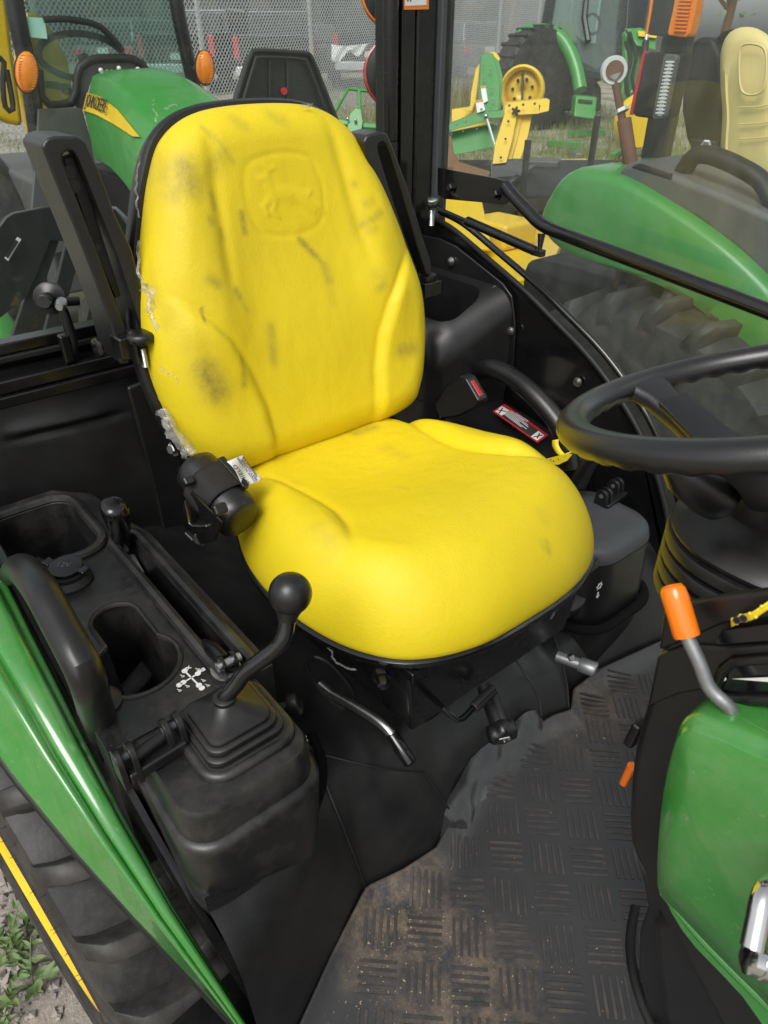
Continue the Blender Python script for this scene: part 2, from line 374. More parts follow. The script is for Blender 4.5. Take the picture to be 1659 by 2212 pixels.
def stains(P, rows):
    s = np.zeros(len(P))
    for a, b, r_, k in rows: s = np.maximum(s, k * np.exp(-(seg_d(P, a, b) / r_) ** 2))
    return s
def pad(outline, c, nprof, shape, NA=260, NR=96):
    """upholstered pad: rings shrinking to c. nprof(rho, P) height at inner rings; returns verts (2D, n)"""
    q = spline(outline, NA, True)
    rho = 1 - (1 - np.linspace(0, 1, NR + 1)[1:]) ** 1.6
    P = np.concatenate([c[None]] + [c + k * (q - c) for k in rho]); R_ = np.concatenate([[0]] + [np.full(NA, k) for k in rho])
    n = shape(P, R_)
    f = [(0, 1 + i, 1 + (i + 1) % NA) for i in range(NA)]
    for k in range(NR - 1):
        o = 1 + k * NA
        f += [(o + i, o + NA + i, o + NA + (i + 1) % NA, o + (i + 1) % NA) for i in range(NA)]
    # turned-under edge
    last = 1 + (NR - 1) * NA; P = list(P); n = list(n)
    for sc, dn in ((.998, -.006), (.975, -.016)):
        o = len(P)
        for i in range(NA): P.append(c + sc * (q[i] - c)); n.append(n[last + i] + dn)
        b0 = last if sc == .998 else o - NA
        f += [(b0 + i, o + i, o + (i + 1) % NA, b0 + (i + 1) % NA) for i in range(NA)]
    return np.array(P), np.array(n), f
hw = [(.0, .205), (.03, .236), (.09, .257), (.18, .270), (.26, .262), (.33, .245), (.40, .218), (.455, .192), (.498, .162), (.525, .115), (.5355, .05)]
b_out = [(w, s_) for s_, w in hw] + [(-w, s_) for s_, w in reversed(hw)] + [(-.1, -.012), (.1, -.012)]
EMB = spline([(-.070, .460), (-.035, .4715), (0, .474), (.035, .4715), (.070, .460), (.084, .425), (.086, .395), (.078, .36), (.062, .342), (.03, .333), (0, .331), (-.03, .333), (-.062, .342), (-.078, .36), (-.086, .395), (-.084, .425)], 80, True)
DEER = [((-.028, .408), (.018, .402), .0085), ((.018, .402), (.044, .392), .0075), ((.044, .392), (.072, .372), .0045), ((.072, .372), (.080, .362), .003), ((.03, .392), (.058, .368), .004),
        ((-.028, .408), (-.036, .432), .0065), ((-.036, .432), (-.047, .436), .004), ((-.028, .402), (-.052, .388), .004), ((-.052, .388), (-.046, .374), .003), ((-.022, .398), (-.036, .376), .0035), ((-.036, .376), (-.024, .366), .0025),
        ((-.034, .437), (-.026, .450), .0022), ((-.026, .450), (-.036, .458), .0018), ((-.026, .446), (-.014, .452), .0018), ((.046, .396), (.056, .402), .003)]
EMB = EMB * .82 + np.array((-.006, .402)) * .18
DEER = [(tuple(np.array(a) * .82 + np.array((-.006, .402)) * .18), tuple(np.array(b) * .82 + np.array((-.006, .402)) * .18), r_ * .85) for a, b, r_ in DEER]
def back_shape(P, R_):
    y, s = P[:, 0], P[:, 1]; ay = np.abs(y)
    n = .034 + .010 * (y / .27) ** 2 * sstep(.45, .1, s) + .012 * np.exp(-((s - .17) / .12) ** 2) * np.exp(-(y / .17) ** 2)
    n += .020 * np.exp(-((ay - .165) / .05) ** 2) * sstep(.5, .3, s) * sstep(.10, .26, s)
    c = np.interp(s, [-.02, .05, .10, .16, .21, .25, .28, .3], [.105, .108, .115, .132, .155, .185, .215, .25])
    n += .013 * sstep(-.012, .022, ay - c) * sstep(.31, .22, s) - .0045 * np.exp(-((ay - c) / .007) ** 2) * sstep(.30, .25, s)
    n -= .003 * np.exp(-((ay - .112) / .004) ** 2) * sstep(.12, .05, s) * sstep(-.01, .02, s)
    n -= .005 * np.exp(-((ay - (.125 - .12 * (s - .36))) / .012) ** 2) * sstep(.24, .34, s) * sstep(.53, .46, s)
    d = np.full(len(P), 9.)
    near = (ay < .12) & (s > .3) & (s < .5)
    Q = P[near]; dd = np.full(len(Q), 9.)
    for i in range(len(EMB)): dd = np.minimum(dd, seg_d(Q, EMB[i], EMB[(i + 1) % len(EMB)]))
    inside = (np.abs(Q[:, 0]) < .083) & (Q[:, 1] > .34) & (Q[:, 1] < .468)
    em = -.0011 * np.exp(-(dd / .0045) ** 2) + 0 * inside
    de = np.full(len(Q), 0.)
    for a, b, r_ in DEER: de = np.maximum(de, .0015 * sstep(r_ * 2.2, r_ * .4, seg_d(Q, a, b)))
    n[near] += em + de
    e = np.clip((R_ - .79) / .21, 0, 1); k_ = 1 - np.sqrt(np.maximum(0, 1 - e ** 2)); n = n * (1 - k_) + (-.018) * k_
    for i in range(len(P)):
        if R_[i] < .97: n[i] += .0014 * mnoise.noise(V((y[i] * 11, s[i] * 11, 3.1))) + .0005 * mnoise.noise(V((y[i] * 55, s[i] * 28, 7.7)))
    return n
bP, bn, bf = pad(b_out, np.array((0., .265)), None, back_shape)
def bs(a, b, r_, k): return (back_uv(*a), back_uv(*b), r_, k)
b_st = stains(bP, [bs((412, 365), (418, 400), .022, .62), bs((375, 360), (392, 400), .03, .33), bs((385, 420), (400, 405), .014, .4), bs((455, 272), (482, 306), .004, .35), bs((482, 306), (512, 350), .005, .32), bs((470, 362), (484, 340), .014, .34),  # the two thinnest strokes here trace a crease as dark colour
    bs((464, 420), (469, 448), .006, .45), bs((455, 474), (458, 480), .007, .5), bs((482, 498), (485, 516), .006, .42), bs((529, 460), (536, 500), .006, .62), bs((655, 516), (690, 552), .0055, .62), bs((690, 552), (704, 570), .006, .4),
    bs((706, 575), (716, 606), .009, .42), bs((716, 606), (722, 650), .009, .15), bs((448, 602), (462, 612), .010, .5), bs((508, 626), (515, 640), .006, .6), bs((515, 640), (532, 668), .006, .28), bs((431, 664), (434, 690), .003, .75),
    bs((586, 705), (592, 775), .010, .42), bs((438, 795), (462, 838), .022, .72), bs((420, 740), (440, 790), .03, .18), bs((514, 770), (519, 826), .006, .5), bs((785, 486), (818, 460), .007, .42), bs((775, 492), (785, 470), .02, .15), bs((790, 442), (802, 436), .008, .3),
    bs((795, 500), (806, 493), .008, .3), bs((858, 752), (885, 748), .014, .5), bs((812, 622), (820, 612), .009, .4), bs((520, 255), (540, 272), .009, .28), bs((604, 246), (622, 258), .011, .28), bs((770, 396), (772, 398), .006, .35), bs((805, 592), (820, 600), .012, .2),
    bs((575, 905), (585, 960), .01, .1), bs((480, 520), (560, 540), .05, .07), bs((420, 480), (470, 640), .04, .10)])
bV = [SO + V((0, p[0] * .985 - .010, 0)) + BS * float(p[1]) + BN * float(k) for p, k in zip(bP, bn)]
mb = MB(); mb.v = [tuple(p) for p in bV]; mb.f = bf
mb.build('backrest', 'yellow_vinyl', seat, attrs={'stain': b_st}, ang=180)
# black shell behind the backrest
mb = MB(); q = spline(b_out, 120, True); c_ = np.array((0, .265)); rings = []
for sc, n_ in ((.955, -.03), (1.012, -.030), (1.028, -.036), (1.030, -.048), (1.01, -.075), (.93, -.095), (.6, -.10)):
    rings.append([SO + V((0, p[0] * .99 - .009, 0)) + BS * float(p[1] + .004) + BN * n_ for p in (c_ + sc * (q - c_))])
mb.ring_loft(rings).build('backrest_shell', 'black_plastic', seat, ang=50)
# cushion
ch = [(.0, .20), (.05, .224), (.12, .248), (.2, .262), (.29, .264), (.37, .250), (.43, .222), (.47, .182), (.495, .125), (.506, .06)]
c_out = [(-.07, .15), (-.045, .185)] + [(s_, w) for s_, w in ch] + [(s_, -w) for s_, w in reversed(ch)] + [(-.045, -.185), (-.07, -.15)]
def cush_shape(P, R_):
    s, y = P[:, 0], P[:, 1]; ay = np.abs(y)
    n = .004 + .016 * sstep(.15, .38, s) - .012 * np.exp(-((s - .17) / .12) ** 2) * np.exp(-(y / .13) ** 2)
    c = np.interp(s, [0, .05, .1, .15, .2, .25, .3, .34, .37], [.185, .168, .154, .147, .146, .152, .168, .192, .215])
    n += .015 * sstep(-.012, .030, ay - c) * sstep(.36, .28, s) * sstep(-.02, .05, s) - .005 * np.exp(-((ay - c) / .008) ** 2) * sstep(.36, .30, s) * sstep(0, .05, s)
    n -= .030 * sstep(.36, .51, s) ** 1.5
    e = np.clip((R_ - .70) / .30, 0, 1); k_ = 1 - np.sqrt(np.maximum(0, 1 - e ** 2)); n = n * (1 - k_) + (-.100) * k_
    for i in range(len(P)):
        n[i] += .0016 * mnoise.noise(V((y[i] * 12, s[i] * 12, 1.1))) + .0005 * mnoise.noise(V((y[i] * 35, s[i] * 60, 5.7)))
    return n
cP, cn, cf = pad(c_out, np.array((.25, 0.)), None, cush_shape)
def cs(a, b, r_, k): return (cush_uv(*a), cush_uv(*b), r_, k)
c_st = stains(cP, [cs((775, 935), (815, 922), .012, .42), cs((840, 962), (880, 978), .014, .22), cs((690, 1165), (715, 1190), .022, .22), cs((1190, 1138), (1194, 1142), .005, .4), cs((1175, 1108), (1182, 1114), .010, .14), cs((1178, 1140), (1182, 1143), .004, .25), cs((636, 1041), (650, 1046), .006, .22), cs((860, 1050), (890, 1062), .004, .2), cs((560, 1060), (600, 1050), .02, .12), cs((1005, 1340), (1015, 1350), .02, .12), cs((930, 1000), (1000, 1100), .08, .05), cs((660, 1130), (690, 1160), .03, .1)])
mb = MB(); mb.v = [tuple(SO + CS * float(p[0]) + V((0, p[1] * .975 - .005, 0)) + CN * float(k)) for p, k in zip(cP, cn)]; mb.f = cf
mb.build('cushion', 'yellow_vinyl', seat, attrs={'stain': c_st}, ang=180)
q = spline(c_out, 120, True); c_ = np.array((.25, 0)); rings = []
for sc, n_ in ((.90, -.108), (.985, -.110), (1.004, -.114), (1.004, -.122), (.985, -.127), (.90, -.130)):
    rings.append([SO + CS * float(p[0]) + V((0, p[1] * .98 - .005, 0)) + CN * n_ for p in (c_ + sc * (q - c_))])
MB().ring_loft(rings).build('seat_pan', 'black_gloss', seat, ang=50)
# bracket box, frame rails and bolt beneath the pan
mb = MB(); zt = 1.20 + .035 - .128
a = [U(850, 1470, x=-.50), U(1090, 1400, x=-.50)]
mb.hexa([(-.80, .47, .93), (-.515, .47, .95), (-.515, .82, .95), (-.80, .82, .93), (-.80, .45, 1.075), (-.505, .45, 1.10), (-.505, .84, 1.10), (-.80, .84, 1.075)])
mb.build('suspension_box', 'black_steel', seat, bevel=.006)
mb = MB().box((-.505, .645, 1.096), (.03, .40, .018)); mb.build('front_rail', 'black_gloss', seat, bevel=.003)
p = U(833, 1466, x=-.515)
mb = MB().lathe([(.012, 0), (.012, .010), (.0085, .010), (.0085, .022), (.004, .024)], p + V((-.012, 0, 0)), (1, -.5, 0), 6); mb.build('bolt', 'black_steel', seat, ang=20)
mb = MB().tube([U(935, 1508, x=-.51), U(960, 1532, x=-.47), U(987, 1557, x=-.455), U(1000, 1552, x=-.452), U(1030, 1522, x=-.455)], .0048, 10)
mb.build('slide_bar', 'black_gloss', seat)
MB().tube([U(1022, 1530, x=-.455), U(1066, 1488, x=-.46)], [.0085, .0085], 12).build('slide_bar_grip', 'rubber', seat, bevel=.003)
# armrests, folded up
def armrest(front, xf, th, hole_rows, br, far):
    g = MB().prism([(0, 0)], (0, 0, 0), (1, 0, 0), (0, 1, 0), (0, 0, 1), 0, 0) if False else MB()
    pts = [U(px, py, x=xf) for px, py in front]
    g.ring_loft([[p + V((0, 0, 0)) for p in pts], [p + V((-th, 0, 0)) for p in pts]])
    g.build('armrest', 'textured_black', seat, bevel=.009, seg=3)
NEAR = [(90, 316), (100, 300), (118, 294), (168, 294), (186, 306), (219, 378), (250, 465), (285, 537), (303, 606), (323, 674), (338, 750), (318, 752), (302, 700), (281, 636), (254, 553), (170, 342), (159, 328), (146, 325), (136, 334), (136, 348), (213, 547), (262, 680), (276, 722), (281, 786), (262, 789), (254, 760), (240, 704), (205, 606), (160, 490), (114, 378)]
armrest(NEAR, -1.045, .085, None, None, False)
# adjusting plate inside the slot, with its round holes
pl = [U(137, 342, x=-1.065), U(158, 336, x=-1.065), U(190, 410, x=-1.065), U(262, 640, x=-1.065), U(250, 646, x=-1.065), U(205, 540, x=-1.065)]
o_ = MB().ring_loft([pl, [p + V((-.02, 0, 0)) for p in pl]]).build('adjuster_plate', 'black_plastic', seat, bevel=.002)
for px, py, r_ in ((150, 372, .0085), (160, 402, .0085), (208, 535, .006)):
    MB().lathe([(r_, 0), (r_ * .75, -.012)], U(px, py, x=-1.063), (1, 0, 0), 16).build('adjuster_hole', 'dark_print', seat)
p = U(229, 748, x=-1.06, y=None); pn = U(231, 746, y=.318)
MB().lathe([(.0145, 0), (.0145, .003), (.011, .005), (0.001, .0052)], U(230, 747, x=-1.075) + V((0, -.012, 0)), (.25, -1, 0), 24).build('pivot_cap', 'black_gloss', seat)
# bracket, thumb wheel and screw at the near armrest
w0 = U(312, 735, x=-1.03)
MB().box(U(285, 742, x=-1.045) + V((0, 0, 0)), (.04, .05, .035)).build('armrest_bracket', 'black_steel', seat, bevel=.004)
g = MB(); c0 = U(309, 752, x=-1.025)
for dy, sz, dz in ((-.016, (.03, .004, .034), 0), (.014, (.03, .004, .034), 0), (-.001, (.03, .034, .004), .015)): g.box(c0 + V((0, dy, dz)), sz)
g.build('screw_channel', 'black_steel', seat, bevel=.0012)
g = MB(); 
prof = []
for k in range(48):
    a = 2 * math.pi * k / 48; prof.append((.021 + (.0009 if k % 2 else 0)) )
rg = lambda h, s: [U(305, 728, x=-1.025) + V((math.cos(2 * math.pi * k / 48) * prof[k] * s, math.sin(2 * math.pi * k / 48) * prof[k] * s, h)) for k in range(48)]
g.ring_loft([rg(-.006, .95), rg(-.005, 1), rg(.004, 1), rg(.007, .88), rg(.008, .5)]).build('thumb_wheel', 'black_plastic', seat, ang=50)
g = MB(); pts = []; c1 = U(311, 773, x=-1.02)
pr = []
for k in range(14): pr += [(.0048, k * .0022), (.0056, k * .0022 + .0011)]
g.lathe(pr, c1 + V((0, 0, -.014)), (0, 0, 1), 14).build('adjuster_screw', 'zinc', seat, ang=20)
MB().lathe([(.024, 0), (.024, .006), (.012, .012)], U(330, 715, x=-1.07), (0, 1, 0), 24).build('pivot_washer', 'black_plastic', seat)
FAR = [(786, 306), (794, 292), (824, 284), (838, 288), (848, 312), (880, 400), (905, 480), (920, 530), (931, 560), (934, 590), (924, 598), (914, 570), (900, 525), (885, 470), (845, 335), (836, 314), (826, 308), (818, 314), (818, 326), (850, 430), (878, 515), (902, 580), (908, 615), (905, 636), (890, 638), (878, 610), (856, 545), (826, 450), (794, 345)]
armrest(FAR, -1.035, .06, None, None, True)
g = MB().box(U(924, 622, x=-1.05), (.035, .045, .03)); g.build('armrest_bracket', 'black_steel', seat, bevel=.003)
MB().lathe([(.015, 0), (.016, .002), (.016, .010), (.013, .012)], U(925, 600, x=-1.05) + V((0, 0, -.004)), (0, 0, 1), 24).build('thumb_wheel', 'black_plastic', seat)
# ---- belt retractor at the near side of the seat
RC = U(470, 1066, y=.375); ax = V((.93, .10, -.36)).normalized()      # axis of the reel
ru, rv, _ = V((0, -1, 0)), None, None
ru = (ru - ax * ru.dot(ax)).normalized(); rv = ax.cross(ru)
if rv.z < 0: rv = -rv
Rr = .036
prof = [(.010, -.064), (.028, -.062), (.034, -.056), (.0355, -.045), (.036, .045), (.034, .058), (.030, .062), (.008, .064)]
MB().lathe(prof, RC, ax, 32).build('retractor_housing', 'black_plastic', seat, ang=45)
# webbing band wound over the reel
g = MB(); rings = []
for k in range(25):
    a = rad(-75 + k * 8.5)       # from below the near side, over the top
    rr_ = Rr + .0035 + .0012 * math.sin(k * .9)
    d = ru * math.cos(a) + rv * math.sin(a); p = RC + d * rr_
    rings.append([p + ax * (-.026 + .052 * i / 8) + d * (.0004 * (i % 2)) for i in range(9)])
n = 9; o = 0
for r_ in rings: g.v += [tuple(p) for p in r_]
for k in range(24): g.f += [(k * n + i, k * n + i + 1, (k + 1) * n + i + 1, (k + 1) * n + i) for i in range(8)]
g.build('belt_webbing', 'webbing', seat, solid=.002, ang=60)
end = RC + (ru * math.cos(rad(129)) + rv * math.sin(rad(129))) * (Rr + .004); tdir = (-ru * math.sin(rad(129)) + rv * math.cos(rad(129)))
# housing lip behind the webbing
g = MB().beam(end + ax * -.033, end + ax * .033, .012, .012, rv); g.build('belt_guide', 'black_plastic', seat, bevel=.003)
# sewn-in white tag with its print
td = (V((.35, .2, .9))).normalized(); td = (td - ax * td.dot(ax)).normalized()
tn = ax.cross(td).normalized()
if tn.dot(V(CAM) - end) < 0: tn = -tn
T0 = U(490, 997, x=end.x + .012)
tu = (U(531, 1052, x=end.x + .03) - U(490, 997, x=end.x + .012)); tw = tu.length; tu.normalize()
tv = (U(520, 985, x=end.x + .0) - U(490, 997, x=end.x + .012)); th_ = tv.length; tv.normalize()
tn = tu.cross(tv).normalized()
if tn.dot(V(CAM) - T0) < 0: tn = -tn
g = MB(); g.grid(lambda i, j: T0 + tu * tw * i + tv * th_ * j + tn * (.003 * math.sin(i * 5 + j * 3) + .004 * j * j), 10, 8)
g.build('belt_tag', 'white_tape', seat, solid=.0006)
tx = MB()
for ln, (body, sz) in enumerate((('SHIELD', .0115), ('MADE IN CHINA', .0060), ('PART NUMBER', .0060), ('B0555502-00-AA', .0060))):
    t_ = text_mb(body, sz, T0 + tu * (tw * .95) + tv * (th_ * (.20 + (.26 if ln else 0) + .17 * ln)) + tn * .0052, -tu, -tv, tn, t=.0002)
    tx.add(t_.v, t_.f)
tx.build('tag_print', 'dark_print', seat, smooth=False)
# latch plate hanging below the reel
L0 = [(395, 1090), (412, 1062), (478, 1128), (470, 1150), (463, 1168), (440, 1176), (418, 1170), (398, 1140)]
lp = [U(a_, b_, y=.335) for a_, b_ in L0]
o_ = MB().ring_loft([lp, [p + V((0, .003, 0)) for p in lp]]).build('latch_plate', 'black_steel', seat, bevel=.0008)
k1 = [U(a_, b_, y=.335) for a_, b_ in ((404, 1088), (446, 1130), (412, 1132))]
cut(o_, MB().ring_loft([[p + V((0, -.02, 0)) for p in k1], [p + V((0, .02, 0)) for p in k1]]))
MB().tube([U(400, 1082, y=.333), U(409, 1130, y=.333), U(416, 1136, y=.333), U(446, 1136, y=.333)], .0016, 8).build('latch_edge', 'zinc', seat)
MB().tube([U(401, 1152, y=.333), U(416, 1166, y=.333)], .0018, 8).build('latch_edge', 'zinc', seat)
MB().beam(U(402, 1030, y=.335), U(412, 1048, y=.335), .016, .012).build('latch_grip', 'black_plastic', seat, bevel=.004)
MB().beam(U(470, 1088, y=.335), U(480, 1112, y=.335), .02, .014).build('latch_grip', 'black_plastic', seat, bevel=.004)
hexp = [(.0125, 0), (.0125, .003), (.0095, .003), (.0095, .011), (.007, .012)]
for px, py in ((378, 968), (437, 1160)):
    g = MB(); p = U(px, py, y=.40 if py < 1000 else .345); g.lathe([(.013, 0), (.013, .003)], p, (.35, -1, .2), 20); g.lathe([(.0098, .003), (.0098, .010), (.008, .0115)], p, (.35, -1, .2), 6)
    g.build('hex_bolt', 'zinc', seat, ang=20)
MB().lathe([(.012, 0), (.012, .004), (.009, .004), (.009, .01)], U(368, 912, y=.41), (.35, -1, .2), 6).build('hex_bolt', 'grey_metal', seat, ang=20)
# seat back bracket plate the bolts sit in
pp = [U(a_, b_, y=.41) for a_, b_ in ((345, 880), (400, 960), (430, 1010), (400, 1060), (372, 1010), (350, 940))]
MB().ring_loft([pp, [p + V((0, .012, 0)) for p in pp]]).build('back_bracket', 'black_steel', seat, bevel=.002)
# buckle on the far side
bk = empty('tmp', (0, 0, 0)) if False else None
bq = [U(a_, b_, y=.955) for a_, b_ in ((938, 872), (962, 836), (992, 812), (1006, 818), (1034, 866), (1028, 880), (990, 900), (950, 905))]
MB().ring_loft([bq, [p + V((0, .028, 0)) for p in bq]]).build('buckle', 'black_plastic', seat, bevel=.004)
g = MB().beam(U(1009, 820, y=.968), U(1036, 862, y=.968), .014, .006); g.build('buckle_cap', 'black_gloss', seat, bevel=.002)
g = MB().beam(U(1017, 824, y=.968), U(1038, 858, y=.968), .011, .012); g.build('buckle_button', 'red_button', seat, bevel=.002)
g = MB().beam(U(960, 896, y=.968), U(920, 960, y=.96), .03, .006); g.build('buckle_stalk', 'black_steel', seat, bevel=.002)
from mathutils.bvhtree import BVHTree
FZ = .73
def bvh_of(mb): return BVHTree.FromPolygons([V(p) for p in mb.v], mb.f)
def hit(bv, px, py, off=.0):
    d = V(ray(px, py)).normalized(); loc, nor, i, dist = bv.ray_cast(V(CAM), d)
    if loc is None: return None
    if nor.dot(d) > 0: nor = -nor
    return loc + nor * off
def hits(bv, pts, off): return [p for p in (hit(bv, a, b, off) for a, b in pts) if p is not None]
# ------------------------------------------------------------------ platform under the seat, upholstered
fl_y = [.02, .10, .16, .247, .342, .401, .463, .538, .603, .675, .752, .811, .846, .892, .975, 1.138, 1.22]
fl_x = [-.33, -.352, -.376, -.422, -.466, -.452, -.446, -.475, -.500, -.505, -.508, -.502, -.489, -.520, -.520, -.489, -.48]
def floor_x(y): return float(np.interp(y, fl_y, fl_x))
def cover_pt(u, v):
    y = .112 + 1.098 * u; xf = floor_x(y)
    zt = float(np.interp(y, [.03, .25, .30, .42, .6, .9, 1.0, 1.2], [.985, .985, .955, .93, .90, .90, .93, .95]))
    k = float(np.interp(y, [.03, .27, .36, .7, .85, 1.0, 1.2], [.03, .035, .055, .10, .12, .11, .11]))
    prof = np.array([(xf + .004, FZ - .01), (xf, FZ + .01), (xf - k * .35, FZ + .09), (xf - k * .8, zt - .05), (xf - k - .02, zt - .015), (xf - k - .08, zt), (-.85, zt), (-1.02, zt + .01), (-1.24, zt + .02)])
    t = np.r_[0, np.cumsum(np.linalg.norm(np.diff(prof, axis=0), axis=1))]; s = v ** 1.0 * t[-1]
    x, z = np.interp(s, t, prof[:, 0]), np.interp(s, t, prof[:, 1])
    w = .004 * mnoise.noise(V((y * 7, s * 9, 2))) + .0016 * mnoise.noise(V((y * 21, s * 24, 5)))
    return V((x + w * 1.2, y, z + w))
g = MB().grid(cover_pt, 130, 90)
# smooth the profile kinks along the run
A = np.array(g.v).reshape(91, 131, 3)
for _ in range(5): A[1:-1] = .25 * A[:-2] + .5 * A[1:-1] + .25 * A[2:]
g.v = [tuple(p) for p in A.reshape(-1, 3)]
cover_bvh = bvh_of(g)
platform = g.build('platform_cover', 'black_vinyl', tractor, ang=180)
def seam(pts, name='seam', m='black_vinyl', r_=.0022, off=.0005, bv=None):
    q = hits(bv or cover_bvh, [tuple(p) for p in spline(pts, 24)], off)
    if len(q) > 3: MB().tube(q, r_, 6).build(name, m, platform)
seam([(687, 1627), (760, 1645), (831, 1659), (916, 1667)]); seam([(916, 1667), (945, 1712), (975, 1758), (990, 1790)])
seam([(687, 1627), (700, 1686), (742, 1792), (789, 1915)]); seam([(700, 1650), (640, 1580), (600, 1530), (540, 1460)])
seam([(1180, 1335), (1205, 1400), (1222, 1470), (1228, 1530)]); seam([(1090, 1395), (1125, 1440), (1160, 1500), (1172, 1560)])
seam([(760, 1440), (830, 1520), (880, 1555), (930, 1545), (1000, 1480), (1090, 1390)], 'edge_trim', 'carpet_trim', .007, .0)
# lever pocket and the bent silver lever with its black grip
seam([(660, 1440), (690, 1490), (740, 1530), (765, 1500), (720, 1440), (680, 1420), (660, 1440)], 'lever_slot_edge', 'rubber', .004, .0)
lv = empty('hydraulic_lever', U(700, 1490, y=.43), tractor)
q = [U(692, 1478, y=.425), U(720, 1500, y=.428), U(770, 1528, y=.434), U(815, 1556, y=.44), U(838, 1576, y=.443), U(852, 1594, y=.445)]
MB().tube(spline(q, 22), .0075, 14).build('lever_rod', 'zinc', lv)
MB().tube([U(843, 1584, y=.444), U(846, 1588, y=.444), U(886, 1646, y=.45), U(889, 1650, y=.45)], [.008, .0105, .0105, .008], 16).build('lever_grip', 'black_gloss', lv)
# lobed knob at the front of the platform
kn = empty('drain_knob', U(1060, 1590, x=-.50), tractor)
ka = V((.75, -.35, -.25)).normalized(); kc = U(1085, 1583, x=-.43)
MB().tube([kc - ka * .075, kc - ka * .012], .014, 18).build('knob_neck', 'black_plastic', kn)
u_, v_, w_ = ortho(ka); lob = [(.0205 + (.003 if (k // 3) % 2 else 0)) for k in range(36)]
rg = lambda h, s: [kc + w_ * h + (u_ * math.cos(2 * math.pi * k / 36) + v_ * math.sin(2 * math.pi * k / 36)) * lob[k] * s for k in range(36)]
MB().ring_loft([rg(-.012, .9), rg(-.010, 1), rg(.006, 1), rg(.010, .85), rg(.010, .6), rg(.006, .55)]).build('knob_head', 'black_plastic', kn, ang=50)
g = MB().beam(kc + w_ * .0085 - u_ * .008, kc + w_ * .0085 + u_ * .008, .003, .001, w_); g.build('knob_mark', 'white_print', kn, smooth=False)
# knurled pedal pin on the far side
pa, pb = U(1226, 1425, x=-.50), U(1284, 1446, x=-.455)
MB().tube([pa - (pb - pa) * .4, pa, lerp3(pa, pb, .5)], .0105, 16).build('pedal_pin', 'grey_metal', tractor)
MB().lathe([(.0128, 0), (.0135, .001), (.0135, .028), (.0125, .030)], lerp3(pa, pb, .45), pb - pa, 24).build('pedal_pin_head', 'grey_metal', tractor)
MB().tube([U(1232, 1415, x=-.495), U(1236, 1425, x=-.49)], .006, 10).build('pin_clip', 'zinc', tractor)
# round dial and its label
dc = U(1213, 1272, x=-.60); dn = V((.35, -.25, 1)).normalized()
MB().lathe([(.046, -.03), (.05, -.026), (.05, -.004), (.047, 0), (.03, .001)], dc, dn, 36).build('dial', 'black_plastic', tractor)
du, dv, dw = ortho(dn); du = V((.6, .8, 0)) - dn * V((.6, .8, 0)).dot(dn); du.normalize(); dv = dn.cross(du)
p0 = U(1232, 1276, x=-.588); g = MB(); g.poly3([p0 + du * a + dv * b for a, b in ((0, -.008), (.022, -.012), (.022, .012), (0, .008))], dn, .0008); g.build('dial_label', 'white_print', tractor, smooth=False)
MB().lathe([(.02, 0), (.022, .004), (.022, .018), (.016, .024)], dc + dn * .002 - du * .012, dn, 24).build('dial_knob', 'black_plastic', tractor)
# ------------------------------------------------------------------ cab floor, rubber mat
mb = MB().box((-.05, .64, FZ - .03), (.95, 1.2, .05)); mb.build('cab_floor', 'black_steel', tractor)
matm = bpy.data.materials.new('mat_rubber'); matm.use_nodes = True; nt = matm.node_tree; N, L = nt.nodes, nt.links; b = N['Principled BSDF']
gp = N.new('ShaderNodeNewGeometry'); last = None
for (px, py, r0, amt) in ((835, 1985, .13, 1.0), (960, 2040, .11, .8), (760, 2100, .05, .5), (1290, 1520, .12, .7), (1010, 2160, .16, .75), (1250, 1600, .10, .35), (900, 1900, .08, .7)):
    p = U(px, py, z=FZ); ds = N.new('ShaderNodeVectorMath'); ds.operation = 'DISTANCE'; ds.inputs[1].default_value = p; L.new(gp.outputs['Position'], ds.inputs[0])
    mr = N.new('ShaderNodeMapRange'); mr.interpolation_type = 'SMOOTHSTEP'; mr.inputs['From Min'].default_value = r0; mr.inputs['From Max'].default_value = r0 * .15; mr.inputs['To Max'].default_value = amt; L.new(ds.outputs['Value'], mr.inputs['Value'])
    if last is None: last = mr.outputs[0]
    else:
        mm = N.new('ShaderNodeMath'); mm.operation = 'MAXIMUM'; L.new(last, mm.inputs[0]); L.new(mr.outputs[0], mm.inputs[1]); last = mm.outputs[0]
n1 = N.new('ShaderNodeTexNoise'); n1.inputs['Scale'].default_value = 26; n1.inputs['Detail'].default_value = 10; n1.inputs['Roughness'].default_value = .8; L.new(gp.outputs['Position'], n1.inputs['Vector'])
mr = N.new('ShaderNodeMapRange'); mr.inputs['From Min'].default_value = .40; mr.inputs['From Max'].default_value = .66; L.new(n1.outputs['Fac'], mr.inputs['Value'])
mu = N.new('ShaderNodeMath'); mu.operation = 'MULTIPLY'; L.new(last, mu.inputs[0]); L.new(mr.outputs[0], mu.inputs[1])
n2 = N.new('ShaderNodeTexNoise'); n2.inputs['Scale'].default_value = 260; n2.inputs['Detail'].default_value = 4; L.new(gp.outputs['Position'], n2.inputs['Vector'])
sp = N.new('ShaderNodeMapRange'); sp.inputs['From Min'].default_value = .70; sp.inputs['From Max'].default_value = .76; sp.inputs['To Max'].default_value = .5; L.new(n2.outputs['Fac'], sp.inputs['Value'])
mm = N.new('ShaderNodeMath'); mm.operation = 'MAXIMUM'; L.new(mu.outputs[0], mm.inputs[0]); L.new(sp.outputs[0], mm.inputs[1])
n3 = N.new('ShaderNodeTexNoise'); n3.inputs['Scale'].default_value = 6; n3.inputs['Detail'].default_value = 6; L.new(gp.outputs['Position'], n3.inputs['Vector'])
